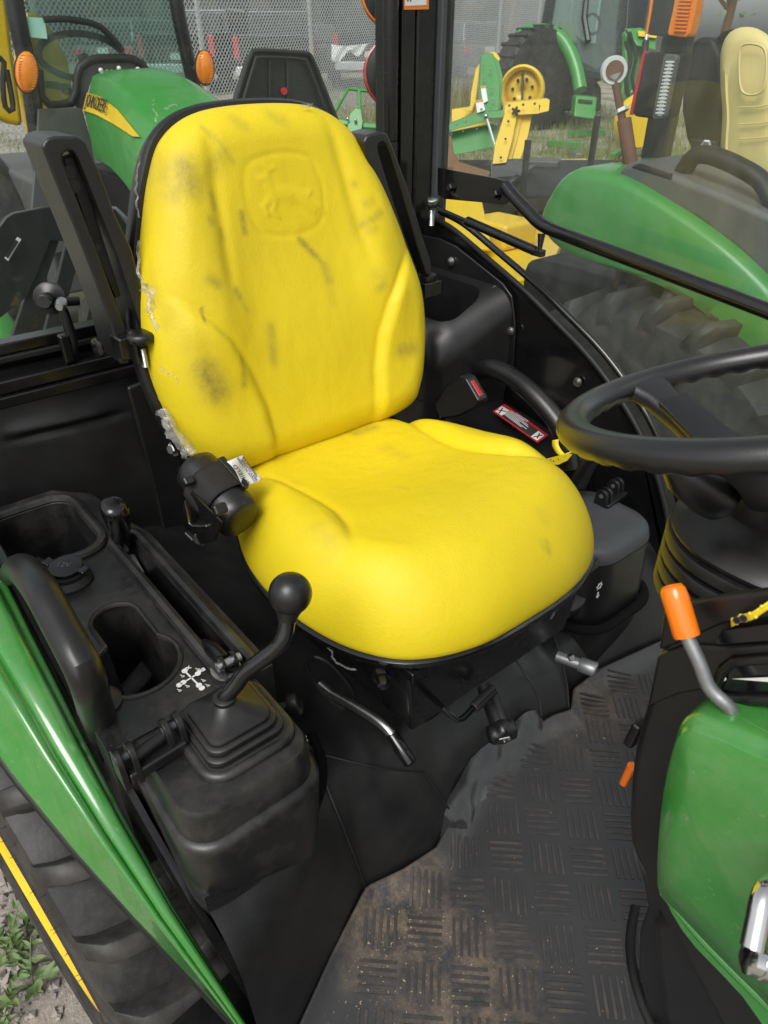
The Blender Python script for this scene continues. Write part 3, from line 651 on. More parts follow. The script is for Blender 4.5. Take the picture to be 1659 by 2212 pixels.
mc = N.new('ShaderNodeMix'); mc.data_type = 'RGBA'; mc.inputs[6].default_value = (.030, .031, .033, 1); mc.inputs[7].default_value = (.052, .052, .055, 1); L.new(n3.outputs['Fac'], mc.inputs[0])
dc_ = N.new('ShaderNodeMix'); dc_.data_type = 'RGBA'; dc_.inputs[6].default_value = (.10, .07, .048, 1); dc_.inputs[7].default_value = (.34, .26, .18, 1); L.new(n2.outputs['Fac'], dc_.inputs[0])
mx = N.new('ShaderNodeMix'); mx.data_type = 'RGBA'; L.new(mm.outputs[0], mx.inputs[0]); L.new(mc.outputs[2], mx.inputs[6]); L.new(dc_.outputs[2], mx.inputs[7]); L.new(mx.outputs[2], b.inputs['Base Color'])
rg_ = N.new('ShaderNodeMapRange'); rg_.inputs['To Min'].default_value = .28; rg_.inputs['To Max'].default_value = .46; L.new(n3.outputs['Fac'], rg_.inputs['Value']); L.new(rg_.outputs[0], b.inputs['Roughness'])
bp = N.new('ShaderNodeBump'); bp.inputs['Strength'].default_value = .3; bp.inputs['Distance'].default_value = .001; L.new(n2.outputs['Fac'], bp.inputs['Height']); L.new(bp.outputs[0], b.inputs['Normal'])
MT['mat_rubber'] = matm
mat('mat_gloss', (.022, .022, .023), .16, coat=1.0, coat_r=.12, var=.3, vscale=12, rvar=.1, bump=(30, .25, .006), dust=(DUST, .25, 14))
floor_mat = empty('floor_mat', (-.2, .64, FZ)); tag(floor_mat, 'black ribbed rubber mat with brown dirt lying on the cab floor', 'mat')
def mat_z(x, y):
    d = x - floor_x(y); e = max(0, 1 - d / .05)
    return FZ + .004 + .0015 * mnoise.noise(V((x * 8, y * 8, 0))) + .02 * e * e
NU, NV = 110, 60
def mat_pt(u, v):
    y = .06 + 1.14 * u; x0 = floor_x(y) + .002; x = x0 + (.42 - x0) * (v ** 1.3); return V((x, y, mat_z(x, y)))
MB().grid(mat_pt, NU, NV).build('mat_sheet', 'mat_rubber', floor_mat, solid=.004, ang=180)
g = MB(); pitch = .063; c45, s45 = math.cos(rad(47)), math.sin(rad(47)); rnd = random.Random(4)
for i in range(-22, 23):
    for j in range(-22, 23):
        cx, cy = -.15 + (i * c45 - j * s45) * pitch, .6 + (i * s45 + j * c45) * pitch
        if not (.10 < cy < 1.12 and cx < .10 and cx > floor_x(cy) + .035): continue
        for k in range(5):
            o = (k - 2) * .0106; l = .0255 + rnd.uniform(-.001, .001)
            if (i + j) % 2: a, b2 = (-l, o), (l, o)
            else: a, b2 = (o, -l), (o, l)
            P = []
            for q in (a, b2):
                x, y = cx + q[0] * c45 - q[1] * s45, cy + q[0] * s45 + q[1] * c45; P.append(V((x, y, mat_z(x, y) + .0012)))
            g.beam(P[0], P[1], .0040, .0046)
mat('rib_rubber', (.046, .045, .046), .36, bump=(260, .3, .001), dust=((.17, .13, .10), .5, 24), var=.35)
tag(g.build('mat_rib', 'rib_rubber', floor_mat, smooth=False), kind='stuff')
# glossy lip of the mat where it rides up against the platform
q = [U(a_, b_, z=FZ + h) + V((.008, 0, 0)) for a_, b_, h in ((860, 1895, .006), (905, 1872, .008), (945, 1835, .010), (975, 1770, .014), (1000, 1715, .016), (1040, 1672, .018), (1085, 1640, .022), (1130, 1605, .026), (1165, 1575, .024), (1185, 1562, .02))]
def lip_pt(u, v):
    y = .40 + .44 * u; x0 = floor_x(y); w = sstep(0, .34, u) * sstep(1, .8, u); wob = .0032 * mnoise.noise(V((y * 26, v * 2, 4)))
    return V((x0 - .012 + (.050 * v + wob) * (.03 + .97 * w), y, FZ + .004 + (.046 * w + .003) * (1 - v) ** 2.2 + .010 * math.sin(v * math.pi) * w + wob))
MB().grid(lip_pt, 60, 14).build('mat_lip', 'mat_gloss', floor_mat, ang=180)
# loose chaff and crumbs on the mat
g = MB(); rnd = random.Random(11)
for k in range(620):
    cl = rnd.choice(((845, 1985, 70), (930, 2040, 90), (1000, 2150, 130), (760, 2120, 70), (1280, 1530, 60), (1100, 1900, 330), (960, 2120, 200)))
    px, py = rnd.gauss(cl[0], cl[2]), rnd.gauss(cl[1], cl[2])
    p = U(px, py, z=FZ)
    if not (.12 < p.y < 1.1 and floor_x(p.y) + .03 < p.x < .05): continue
    p.z = mat_z(p.x, p.y) + .002; s_ = rnd.uniform(.0004, .0010) * (2.2 if rnd.random() < .04 else 1); a_ = rnd.uniform(0, 6.3)
    g.box(p, (s_ * rnd.uniform(1, 3.5), s_, s_ * .6), Matrix.Rotation(a_, 3, 'Z'))
tag(g.build('chaff_debris', 'straw', None, smooth=False), 'pale chaff and crumbs scattered over the dirty floor mat', 'debris', kind='stuff')
# ------------------------------------------------------------------ right console
con = empty('right_console', (-.85, .18, .85), tractor); tag(con, 'black plastic console with cup holder and cross pattern marking')
CZ = 1.13
g = MB()
pl = [(-1.215, .085), (-.60, .085), (-.60, .302), (-.98, .302), (-1.05, .285), (-1.16, .272), (-1.215, .22)]
g.ring_loft([[V((x, y, .90)) for x, y in pl], [V((x, y, CZ)) for x, y in pl]])
body = g.build('console_body', 'black_console', con, bevel=.008, seg=3)
def rrect3(cx, cy, hx, hy, r_, z): return [V((cx + a_, cy + b_, z)) for a_, b_ in rr(hx, hy, r_, 6)]
cut(body, MB().ring_loft([rrect3(-1.085, .165, .075, .056, .03, .93), rrect3(-1.082, .165, .092, .068, .035, CZ + .05)]))
cut(body, MB().lathe([(.046, -.115), (.054, .03)], (-.712, .165, CZ), (0, 0, 1), 40))
cut(body, MB().ring_loft([rrect3(-.775, .178, .055, .024, .022, .98), rrect3(-.775, .178, .068, .032, .03, CZ + .03)]))
cut(body, MB().ring_loft([rrect3(-.80, .262, .185, .0115, .011, .95), rrect3(-.80, .262, .185, .0115, .011, CZ + .03)]))
def rim(pts, r_, name, m='black_console'): MB().tube(pts, r_, 8, closed=True).build(name, m, con)
rim(rrect3(-.80, .262, .196, .021, .0205, CZ + .004), .0085, 'slot_rim')
rim(rrect3(-1.082, .165, .098, .073, .04, CZ + .003), .008, 'bin_rim')
kp = [V((-.712 + .0565 * math.cos(a), .165 + .0565 * math.sin(a), CZ - .001)) for a in (rad(125.8 - 285.8 * k / 40) for k in range(41))] + [V((-.811 + .033 * math.cos(a), .178 + .033 * math.sin(a), CZ - .001)) for a in (rad(270 - 180 * k / 16) for k in range(17))]
rim(kp, .0042, 'cup_rim')
MB().lathe([(.0445, 0), (.0445, .004)], (-.712, .165, CZ - .112), (0, 0, 1), 30).build('cup_mat', 'grey_plastic', con)
MB().ring_loft([rrect3(-.712, .178, .034, .020, .019, CZ - .10), rrect3(-.712, .178, .034, .020, .019, CZ - .085)]).build('cup_pad', 'dark_fender', con, bevel=.002)
# position lever in the slot
hl = empty('hitch_lever', (-.98, .262, CZ), tractor)
p0, p1, p2 = U(290, 1222, y=.262), U(272, 1190, y=.262), U(262, 1172, y=.262)
MB().beam(p0 + (p0 - p1) * .6, p2, .005, .016, V((0, 1, 0))).build('lever_bar', 'grey_metal', hl)
k0, k1 = U(266, 1182, y=.256), U(244, 1086, y=.250); kd = (k1 - k0); kl = kd.length; kd.normalize()
ku = V((0, 1, 0)); kw = kd.cross(ku)
rings = []
for t, a_, b_ in ((0, .008, .009), (.02, .0105, .011), (.25, .0115, .0125), (.5, .0135, .0155), (.75, .0155, .0185), (.92, .0150, .0180), (.98, .0120, .0145), (1.0, .006, .008)):
    rings.append([k0 + kd * kl * t + ku * x + kw * y for x, y in rr(a_ * 1.25, b_ * 1.25, min(a_, b_) * 1.06, 4)])
MB().ring_loft(rings).build('lever_knob', 'black_gloss', hl, ang=60)
# slot stop: forked clamp with a bolt
sc_ = U(497, 1428, z=CZ + .012); st = empty('slot_stop', sc_, tractor)
MB().lathe([(.019, 0), (.019, .003)], U(488, 1447, z=CZ + .006), (0, 0, 1), 24).build('stop_washer', 'zinc', st)
g = MB()
for dy in (-.008, .008): g.prism([(p[0], p[1]) for p in rr(.012, .013, .011, 5)], U(492, 1432, z=CZ + .02) + V((0, dy, 0)), (1, 0, 0), (0, 0, 1), (0, 1, 0), -.0025, .0025)
g.build('stop_fork', 'black_steel', st, bevel=.001)
MB().lathe([(.006, -.016), (.006, .016)], U(494, 1430, z=CZ + .022), (0, 1, 0), 14).build('stop_bolt', 'zinc', st)
a_, b_ = U(440, 1385, z=CZ + .010), U(484, 1428, z=CZ + .02)
MB().tube([a_, lerp3(a_, b_, .4), b_], [.004, .010, .010], 10).build('stop_arm', 'black_steel', st)
# 12 V outlet
oc = V((-.936, .157, CZ)); ol = empty('power_outlet', oc, tractor)
MB().lathe([(.034, -.002), (.034, .004), (.030, .008), (.026, .012), (.026, .018), (.020, .018)], oc, (0, 0, 1), 32).build('outlet_base', 'rubber', ol)
cn_ = V((.12, -.06, 1)).normalized(); cc = oc + V((-.004, .002, .022))
MB().lathe([(.0225, 0), (.024, .002), (.0235, .005), (.0165, .0065), (.001, .0068)], cc, cn_, 32).build('outlet_cap', 'black_gloss', ol)
MB().beam(cc + V((-.020, -.014, .001)), cc + V((-.032, -.020, .004)), .016, .006).build('cap_hinge', 'black_gloss', ol, bevel=.002); MB().beam(cc + V((.018, .014, .002)), cc + V((.029, .020, .002)), .016, .004).build('cap_tab', 'black_gloss', ol, bevel=.002)
tu_ = V((_r[0], _r[1], 0)) - cn_ * V((_r[0], _r[1], 0)).dot(cn_); tu_.normalize(); tv_ = cn_.cross(tu_)
tx = text_mb('12V', .013, cc + cn_ * .0068 - tu_ * .0125 - tv_ * .005, tu_, tv_, cn_, t=.0004); tx.build('cap_print', 'grey_plastic', ol, smooth=False)
# grab handle on the console
q = [U(20, 1262, y=.092), U(44, 1228, y=.092), U(88, 1275, y=.092), U(130, 1350, y=.092), U(168, 1420, y=.092), U(188, 1462, y=.092), U(202, 1515, y=.094), U(222, 1570, y=.098), U(232, 1596, y=.101)]
q = spline(q, 30); MB().tube(q, .0195, 18).build('grab_handle', 'black_plastic', tractor)
MB().lathe([(.027, 0), (.027, .004), (.022, .008)], V((q[-1][0], q[-1][1] + .004, CZ - .001)), (0, 0, 1), 24).build('handle_foot', 'black_console', con)
# printed cross pattern
def z8(a, b2): return U((650 + a / 3.318) / 1.8517, (2600 + b2 / 3.318) / 1.8517, z=CZ + .0012)
g = MB()
def pline(a, b2, w): g.beam(z8(*a), z8(*b2), w, .0006)
for a, b2 in (((295, 280), (485, 470)), ((470, 315), (280, 430))): pline(a, b2, .0021)
for a in ((295, 280), (470, 315), (278, 432), (484, 470), (224, 467), (522, 508)): g.lathe([(.0038, 0), (.0038, .0007)], z8(*a), (0, 0, 1), 16)
for o in ((265, 345), (465, 255), (545, 405), (330, 480), (225, 535), (600, 470)):
    t_ = [(o[0] - 14, o[1] - 9), (o[0] + 32, o[1]), (o[0] - 4, o[1] + 18)]
    for k in range(3): pline(t_[k], t_[(k + 1) % 3], .0006)
    pline((o[0] - 32, o[1] - 16), (o[0] - 14, o[1] - 9), .0006)
g.build('pattern_print', 'white_print', con, smooth=False)
xu = (z8(345, 240) - z8(320, 255)).normalized(); xv = V((0, 0, 1)).cross(xu)
for bdy, o in (('IX', (320, 272)), ('XII', (500, 305))):
    text_mb(bdy, .007, z8(*o), xu, xv, (0, 0, 1), t=.0004, bold=.0003).build('pattern_print', 'white_print', con, smooth=False)
# ------------------------------------------------------------------ joystick pod
pod = empty('joystick_pod', (-.56, .195, .94), tractor); tag(pod, 'rounded black joystick housing with stepped rubber boot')
PX, PY = -.545, .196
def rring(hx, hy, r_, z, dx=0, dy=0): return [V((PX + dx + a_, PY + dy + b_, z)) for a_, b_ in rr(hx, hy, r_, 8)]
rings = [rring(.088, .084, .050, .90), rring(.094, .088, .050, .96), rring(.096, .090, .042, 1.068), rring(.095, .089, .041, 1.075), rring(.091, .086, .040, 1.079), rring(.0865, .083, .037, 1.080), rring(.0855, .0825, .036, 1.084), rring(.084, .081, .035, 1.120), rring(.081, .078, .033, 1.1255), rring(.06, .065, .04, 1.127)]
MB().ring_loft(rings).build('pod_shell', 'black_console', pod, ang=50)
seam([(425, 1962), (470, 1945), (530, 1908), (600, 1850), (655, 1785), (690, 1705), (692, 1640), (672, 1590)], 'pod_trim', 'carpet_trim', .0085, .001)
# raised lip round the boot
BX, BY = U(503, 1572, z=1.13).x, U(503, 1572, z=1.13).y
def bring(h, r_, z, dx=0, dy=0): return [V((BX + dx + a_, BY + dy + b_, z)) for a_, b_ in rr(h, h, r_, 8)]
MB().tube(bring(.054, .024, 1.129), .007, 10, closed=True).build('pod_lip', 'black_console', pod)
rings = []
z_ = 1.127; hs = [.052, .0475, .043]
for i, h in enumerate(hs):
    dx = -.002 * i
    rings += [bring(h, .018, z_, dx), bring(h + .0012, .018, z_ + .002, dx), bring(h + .0008, .018, z_ + .0064, dx), bring(h - .0016, .017, z_ + .0082, dx), bring(h - .0048, .016, z_ + .0084, dx)]
    z_ += .0082
rings += [bring(.0375, .014, z_, -.005), bring(.0385, .014, z_ + .002, -.005), bring(.0378, .014, z_ + .004, -.005), bring(.034, .014, z_ + .006, -.006), bring(.022, .0135, z_ + .0095, -.008), bring(.0135, .013, z_ + .018, -.009), bring(.0135, .013, z_ + .023, -.009), bring(.011, .0105, z_ + .0245, -.009)]
MB().ring_loft(rings).build('lever_boot', 'bellow_rubber', pod, ang=38)
js = empty('joystick', (BX, BY, z_ + .02), tractor)
jb = V((BX - .009, BY, z_ + .020)); jd0 = float((np.array(jb) - CAM) @ _f)
ballp = U(627, 1282, d=jd0 - .035)
q = [jb + V((0, 0, -.015)), jb, U(512, 1476, d=jd0 - .006), U(530, 1452, d=jd0 - .010), U(595, 1402, d=jd0 - .022), U(612, 1378, d=jd0 - .026), U(618, 1352, d=jd0 - .028), ballp]
q = spline(q, 40); MB().tube(q, .0098, 14).build('joystick_rod', 'black_gloss', js)
rb = 47.5 / FPX * (jd0 - .035)
mb = MB().sphere(ballp, rb, 40, 28); mb.build('ball_knob', 'black_plastic', js, ang=180)
MB().lathe([(rb * .62, 0), (rb * .5, -.006), (.0105, -.012)], ballp + (V(q[-4]) - ballp).normalized() * rb * .80, ballp - V(q[-4]), 24).build('knob_collar', 'black_plastic', js)
# hinge bracket at the pod's rear outer corner
hb = empty('hinge_bracket', U(320, 1610, z=1.13), tractor)
def lug(px, py, sz=.02):
    c = U(px, py, z=1.155); 
    for dy in (-.0075, .0075):
        MB().prism([(sz * .5 * math.cos(rad(a)), sz * .5 * math.sin(rad(a)) + .004) for a in range(0, 181, 20)] + [(-sz * .62, -.03), (sz * .62, -.03)], c + V((0, dy, 0)), (1, 0, 0), (0, 0, 1), (0, 1, 0), -.0035, .0035).build('hinge_lug', 'black_plastic', hb, bevel=.001)
    MB().lathe([(.0045, -.0118), (.0045, .0118)], c + V((0, 0, .004)), (0, 1, 0), 12).build('hinge_pin', 'grey_plastic', hb)
lug(270, 1640, .026); lug(372, 1574, .026)
MB().beam(U(268, 1668, z=1.135), U(392, 1592, z=1.135), .034, .016).build('hinge_plate', 'black_plastic', hb, bevel=.003)
MB().tube([U(285, 1640, z=1.152), U(355, 1588, z=1.152)], .0065, 10).build('hinge_rod', 'black_plastic', hb)
# side knob on the pod and the 4WD label behind it
kc2 = U(630, 1524, y=.315)
g = MB().lathe([(.008, -.02), (.008, -.004), (.0145, -.004), (.0155, -.002), (.0155, .010), (.0125, .0125)], kc2, (.5, .75, .25), 28); g.build('side_knob', 'black_plastic', tractor)
u4, v4 = V((.75, -.4, -.5)).normalized(), V((0, 0, 1))
c4 = U(640, 1578, y=.335); n4 = V((.3, -.95, .1)).normalized(); u4 = (V((.85, .1, -.45)) - n4 * V((.85, .1, -.45)).dot(n4)).normalized(); v4 = n4.cross(u4)
text_mb('4WD', .018, U(668, 1598, y=.335), -u4, -v4, n4, t=.0004, bold=.0004).build('drive_label', 'white_print', tractor, smooth=False)
g = MB().poly3([U(a_, b_, y=.336) for a_, b_ in ((652, 1592), (664, 1600), (668, 1620), (656, 1612))], (0, 1, 0), .001); g.build('drive_patch', 'green_paint', tractor, smooth=False)
# ------------------------------------------------------------------ right rear fender
fen = empty('rear_fender', (-.7, .05, .7), tractor); tag(fen, 'glossy green rear fender with pressed ridges and black edging')
WX, WZ = -1.0, .53
def fpt(y, R_, a): t = rad(a); return V((WX + R_ * math.sin(t), y, WZ + R_ * math.cos(t)))
AN = [-40, -20, 0, 15, 30, 40, 50, 60, 70, 85, 95]
YI = [.068, .065, .064, .063, .066, .072, .082, .098, .115, .140, .150]
YO = [-.08, -.07, -.055, -.032, -.004, .020, .048, .078, .104, .130, .14]
yi = lambda a: float(np.interp(a, AN, YI)); yo = lambda a: float(np.interp(a, AN, YO))
prof = [(-.13, .628), (-.13, .640), (-.10, .645), (-.02, .646), (.0, .655), (.03, .659), (.10, .6605), (.20, .6605), (.30, .658), (.335, .652), (.37, .6525), (.45, .657), (.52, .656), (.57, .650), (.68, .637), (.82, .623), (.95, .612), (1.0, .606), (1.0, .598)]
ps = spline([(a * .2, b) for a, b in prof], 44); ps = [(p[0] / .2, p[1]) for p in ps]
def fen_pt(u, v):
    a = -40 + 135 * v; s, R_ = ps[min(43, int(round(u * 43)))]; return fpt(yi(a) + (yo(a) - yi(a)) * s, R_, a)
MB().grid(fen_pt, 43, 90).build('fender_panel', 'green_paint', fen, solid=.003, ang=60)
q = [fpt(yo(a), .600, a) for a in range(-40, 96, 2)]; MB().tube(q, .0062, 10).build('edge_strip', 'rubber', fen)
rings = []
for a in range(-40, 96, 3):
    y0 = yi(a) + .022; rings.append([fpt(y0 - .005, .630, a), fpt(y0 + .007, .630, a), fpt(y0 + .007, .660, a), fpt(y0 - .001, .660, a), fpt(y0 - .005, .655, a)])
MB().ring_loft(rings).build('door_seal', 'black_gloss', fen, ang=30)
rings = []
for a in range(-40, 96, 3):
    y0 = yi(a) + .0245; rings.append([fpt(y0, .58, a), fpt(y0 + .014, .58, a), fpt(y0 + .014, .615, a), fpt(y0, .625, a)])
MB().ring_loft(rings).build('door_frame', 'black_steel', fen, ang=30)
# ------------------------------------------------------------------ right rear wheel (turned a little outward)
whl = empty('rear_wheel', (WX, -.02, 0), tractor)
TOE = rad(-7.0); WC = V((WX, .065, WZ)); TW = .150; TR = .515
RT = Matrix.Rotation(-TOE, 3, 'Z')
def wpt(r_, a, w):      # a from the top towards the front, w across (negative = outside)
    return WC + RT @ V((r_ * math.sin(a), w, r_ * math.cos(a)))
tp = [(.275, -.108), (.292, -.125), (.300, -.1275), (.306, -.1305), (.312, -.1285), (.320, -.1315), (.326, -.1295), (.335, -.133), (.36, -.1355), (.365, -.1385), (.37, -.1355), (.40, -.139), (.405, -.142), (.412, -.139), (.445, -.139), (.47, -.136), (.49, -.130), (.496, -.118), (.500, -.08), (.502, 0), (.500, .08), (.496, .124), (.49, .139), (.445, .151), (.40, .15), (.335, .141), (.285, .122), (.275, .108)]
NS = 120
g = MB(); rings = [[wpt(r_, 2 * math.pi * k / NS, w) for r_, w in tp] for k in range(NS)]; rings.append(rings[0])
g.ring_loft(rings, False, False, closed=False); g.build('tyre', 'tyre_rubber', whl, ang=35)
# lugs: one shape, turned round the rim
def lug_mesh(side):
    g = MB(); rings = []
    for i in range(9):
        t = i / 8; w = side * (-.132 + t * .172); sweep = .13 * t ** .8 - .04 * t * t
        rb_ = .480 + .022 * sstep(0, .35, t); top = np.interp(t, [0, .08, .9, 1], [.505, .536, .541, .52])
        hw_ = .030 - .003 * t
        rings.append([(r_, ang, w) for r_, ang in ((rb_ - .02, sweep - hw_ * 1.7), (rb_ + .006, sweep - hw_ * 1.25), (top - .003, sweep - hw_ * .95), (top, sweep - hw_ * .8), (top, sweep + hw_ * .8), (top - .003, sweep + hw_ * .95), (rb_ + .006, sweep + hw_ * 1.25), (rb_ - .02, sweep + hw_ * 1.7))])
    g.ring_loft([[V((r_ * math.sin(a), w, r_ * math.cos(a))) for r_, a, w in ring] for ring in rings])
    me = bpy.data.meshes.new('lug'); me.from_pydata(g.v, [], g.f)
    bm = bmesh.new(); bm.from_mesh(me); bmesh.ops.recalc_face_normals(bm, faces=bm.faces); bm.to_mesh(me); bm.free()
    me.materials.append(MT['tyre_rubber']); me.shade_smooth(); me.set_sharp_from_angle(angle=rad(60)); return me
for side in (1, -1):
    me = lug_mesh(side)
    for k in range(29):
        o = bpy.data.objects.new('lug', me); scene.collection.objects.link(o); o.parent = whl
        o.location = WC - wpos(whl); o.rotation_euler = (RT @ Matrix.Rotation(2 * math.pi * (k + (.5 if side < 0 else 0)) / 29 + .05, 3, 'Y')).to_euler()
rp = [(.262, .112), (.285, .108), (.29, .122), (.286, .126), (.27, .120), (.262, .07), (.235, .05), (.232, -.05), (.262, -.07), (.266, -.122), (.274, -.129), (.284, -.129), (.287, -.126), (.282, -.108)]
g = MB(); rings = [[wpt(r_, 2 * math.pi * k / 72, w) for r_, w in rp] for k in range(72)]; rings.append(rings[0]); g.ring_loft(rings, False, False, closed=False); g.build('rim', 'yellow_paint', whl, solid=.004, ang=35)
g = MB().lathe([(.234, -.02), (.15, .02), (.09, .02), (.085, -.03), (.03, -.03)], WC, RT @ V((0, 1, 0)), 48); g.build('wheel_disc', 'yellow_paint', whl, solid=.006)
# moulding whiskers on the sidewall
rnd = random.Random(3)
for k in range(34):
    a = rad(rnd.uniform(28, 120)); r_ = rnd.uniform(.34, .50); w = -float(np.interp(r_, [.285, .335, .40, .445, .47, .49, .502], [.122, .133, .139, .139, .136, .130, .118]))
    p = wpt(r_, a, w); n_ = RT @ V((rnd.uniform(-.3, .3), -1, rnd.uniform(-.2, .5)))
    MB().tube([p, p + n_ * .004, p + n_ * rnd.uniform(.006, .010)], [.0007, .0005, .0003], 5).build('whisker', 'tyre_rubber', whl)
# ------------------------------------------------------------------ rear wall, rear window
rw = empty('rear_wall', (-1.27, .6, .9), tractor)
def trim_pt(u, v):
    y = .03 + .58 * u; z = .93 + .37 * v
    x = -1.245 - .035 * v + .012 * math.sin(v * math.pi) + .004 * mnoise.noise(V((y * 9, z * 9, 1)))
    z0 = 1.215 - .05 * (y - .3); d = (z - z0); x += .008 * math.exp(-((d - .012) / .012) ** 2) * sstep(.17, .22, y) * sstep(.40, .33, y) - .010 * math.exp(-(d / .006) ** 2) * sstep(.16, .24, y) * sstep(.42, .34, y)
    return V((x, y, z))
MB().grid(trim_pt, 80, 60).build('wall_trim', 'black_vinyl', rw, ang=180)
fp = [U(a_, b_, x=-1.235) for a_, b_ in ((276, 838), (340, 815), (420, 830), (430, 1180), (362, 1185), (330, 1040))]
MB().ring_loft([fp, [p + V((-.012, 0, 0)) for p in fp]]).build('wall_flap', 'black_vinyl', rw, bevel=.005)
def ybeam(z0, z1, x0, x1, y0, y1, name, m='black_gloss', bev=.003):
    MB().box(((x0 + x1) / 2, (y0 + y1) / 2, (z0 + z1) / 2), (abs(x1 - x0), y1 - y0, abs(z1 - z0))).build(name, m, rw, bevel=bev)
ybeam(1.346, 1.366, -1.36, -1.325, -.1, 1.12, 'window_frame'); ybeam(1.335, 1.345, -1.35, -1.318, -.1, 1.12, 'window_seal', 'rubber', .002)
ybeam(1.30, 1.322, -1.335, -1.27, -.1, 1.12, 'window_sill'); ybeam(1.278, 1.298, -1.32, -1.262, -.1, 1.12, 'sill_trim', 'black_steel'); ybeam(1.0, 1.34, -1.375, -1.345, -.1, 1.12, 'wall_sheet', 'black_steel')
MB().box((-1.352, .50, 1.78), (.005, 1.24, .83)).build('rear_glass', 'clear_glass', rw, smooth=False)
# window latch
wl = empty('window_latch', U(120, 680, x=-1.31), tractor)
k0 = U(108, 645, x=-1.30); kax = V((.75, -.5, .1)).normalized()
MB().lathe([(.026, -.010), (.027, -.006), (.025, -.004), (.027, -.002), (.0265, .004), (.021, .006), (.013, .012), (.012, .03), (.010, .032)], k0, kax, 28).build('latch_knob', 'black_plastic', wl, ang=35)
q = spline([U(118, 652, x=-1.285), U(135, 668, x=-1.28), U(146, 700, x=-1.28), U(155, 735, x=-1.283), U(153, 775, x=-1.288)], 16); MB().tube(q, [.008 + .003 * k / 15 for k in range(16)], 12, sx=.7).build('latch_arm', 'black_plastic', wl)
MB().tube([U(132, 652, x=-1.285), U(170, 650, x=-1.285)], .008, 10).build('latch_pin', 'black_plastic', wl)
MB().lathe([(.009, 0), (.0095, .012), (.006, .022), (.0045, .022)], U(134, 652, x=-1.272), (.8, -.5, -.1), 18).build('latch_bolt', 'zinc', wl)
MB().box(U(143, 752, x=-1.285), (.02, .018, .05)).build('latch_tab', 'black_steel', wl, bevel=.004)
# ------------------------------------------------------------------ rear pillar with door hinge, lamps outside
pil = empty('cab_pillar', (-1.34, 1.17, .8), tractor)
def strip(ya, yb, xa, xb, name, m, bev=.003, z0=.75, z1=2.35): MB().box(((xa + xb) / 2, (ya + yb) / 2, (z0 + z1) / 2), (abs(xb - xa), yb - ya, z1 - z0)).build(name, m, pil, bevel=bev)
strip(1.105, 1.255, -1.40, -1.345, 'pillar_tube', 'black_steel', .01)
strip(1.128, 1.165, -1.345, -1.335, 'pillar_channel', 'black_gloss', .003); strip(1.166, 1.222, -1.345, -1.330, 'pillar_channel', 'black_steel', .008)
strip(1.2225, 1.238, -1.345, -1.318, 'pillar_channel', 'grey_plastic', .003); strip(1.239, 1.247, -1.345, -1.322, 'glass_seal', 'black_gloss', .002); strip(1.248, 1.258, -1.35, -1.318, 'glass_seal', 'rubber', .003)
MB().tube([(-1.335, 1.098, 1.62), (-1.335, 1.098, 2.35)], .0165, 20).build('hinge_tube', 'black_steel', pil)
MB().tube([(-1.335, 1.098, 1.55), (-1.335, 1.098, 1.618)], .0175, 20).build('hinge_sleeve', 'black_gloss', pil)
MB().tube([(-1.335, 1.101, 1.2), (-1.335, 1.101, 1.55)], .010, 16).build('hinge_rod', 'black_steel', pil)
D0 = [U(a_, b_, x=-1.3285) for a_, b_ in ((871, -60), (926, -60), (926, 20), (872, 21))]
MB().poly3(D0, (1, 0, 0), .0006).build('warning_decal', 'orange_print', pil, smooth=False)
MB().poly3([U(a_, b_, x=-1.3278) for a_, b_ in ((875, -60), (921, -60), (921, 11), (875, 13))], (1, 0, 0), .0006).build('decal_field', 'white_print', pil, smooth=False)
for px in (881, 887): MB().beam(U(px, -20, x=-1.327), U(px, 3, x=-1.327), .003, .0006, (1, 0, 0)).build('decal_print', 'dark_print', pil, smooth=False)
for cpx, cpy, rm, lab in ((852, 158, 'red_lens', 'rear_lamp'), (848, -22, 'orange_grip', 'rear_lamp')):
    lp = empty('rear_lamp', U(cpx, cpy, x=-1.56), tractor); c = U(cpx, cpy, x=-1.56); axl = V((.75, -.35, .12)).normalized()
    MB().lathe([(.001, .010), (.03, .010), (.062, .004), (.07, -.004), (.07, -.014)], c, axl, 40).build('lamp_back', 'rubber', lp)
    MB().lathe([(.0705, -.004), (.0735, -.006), (.0735, -.02), (.06, -.035), (.001, -.04)], c, axl, 40).build('lamp_lens', rm, lp)
MB().tube([U(840, 160, x=-1.55), V((-1.40, 1.18, 1.70))], .012, 10).build('lamp_stalk', 'black_steel', tractor)
# ------------------------------------------------------------------ left side panel, door glass, bar, strut
ls = empty('left_side_panel', (-1.0, 1.2, .73), tractor)
cv = [(925, 470), (975, 497), (1050, 560), (1130, 630), (1200, 700), (1260, 762), (1310, 800 + 25), (1365, 910), (1400, 985), (1425, 1060), (1442, 1150), (1440, 1300), (1425, 1420)]
cv3 = [V(p) for p in spline([U(a_, b_, y=1.20) for a_, b_ in cv], 60)]
pp = cv3 + [V((-.45, 1.20, .70)), V((-1.36, 1.20, .70)), V((-1.36, 1.20, 1.43))]
MB().ring_loft([pp, [p + V((0, .006, 0)) for p in pp]]).build('side_sheet', 'black_gloss', ls, bevel=.001)
MB().tube([p + V((.004, -.002, .004)) for p in cv3], .0062, 10).build('door_seal', 'rubber', ls)
MB().tube([p + V((.016, .022, .014)) for p in cv3], .0075, 10).build('door_edge', 'black_gloss', ls)
for px, py in ((975, 565), (1068, 627), (1103, 715), (1248, 825), (1375, 1157)):
    g = MB(); c = U(px, py, y=1.195 if px > 1200 else 1.186); g.lathe([(.0105, 0), (.0105, .0015), (.0085, .002), (.0078, .006), (.0035, .0075)], c, (0, -1, 0), 18); g.build('screw', 'zinc', ls, ang=30)
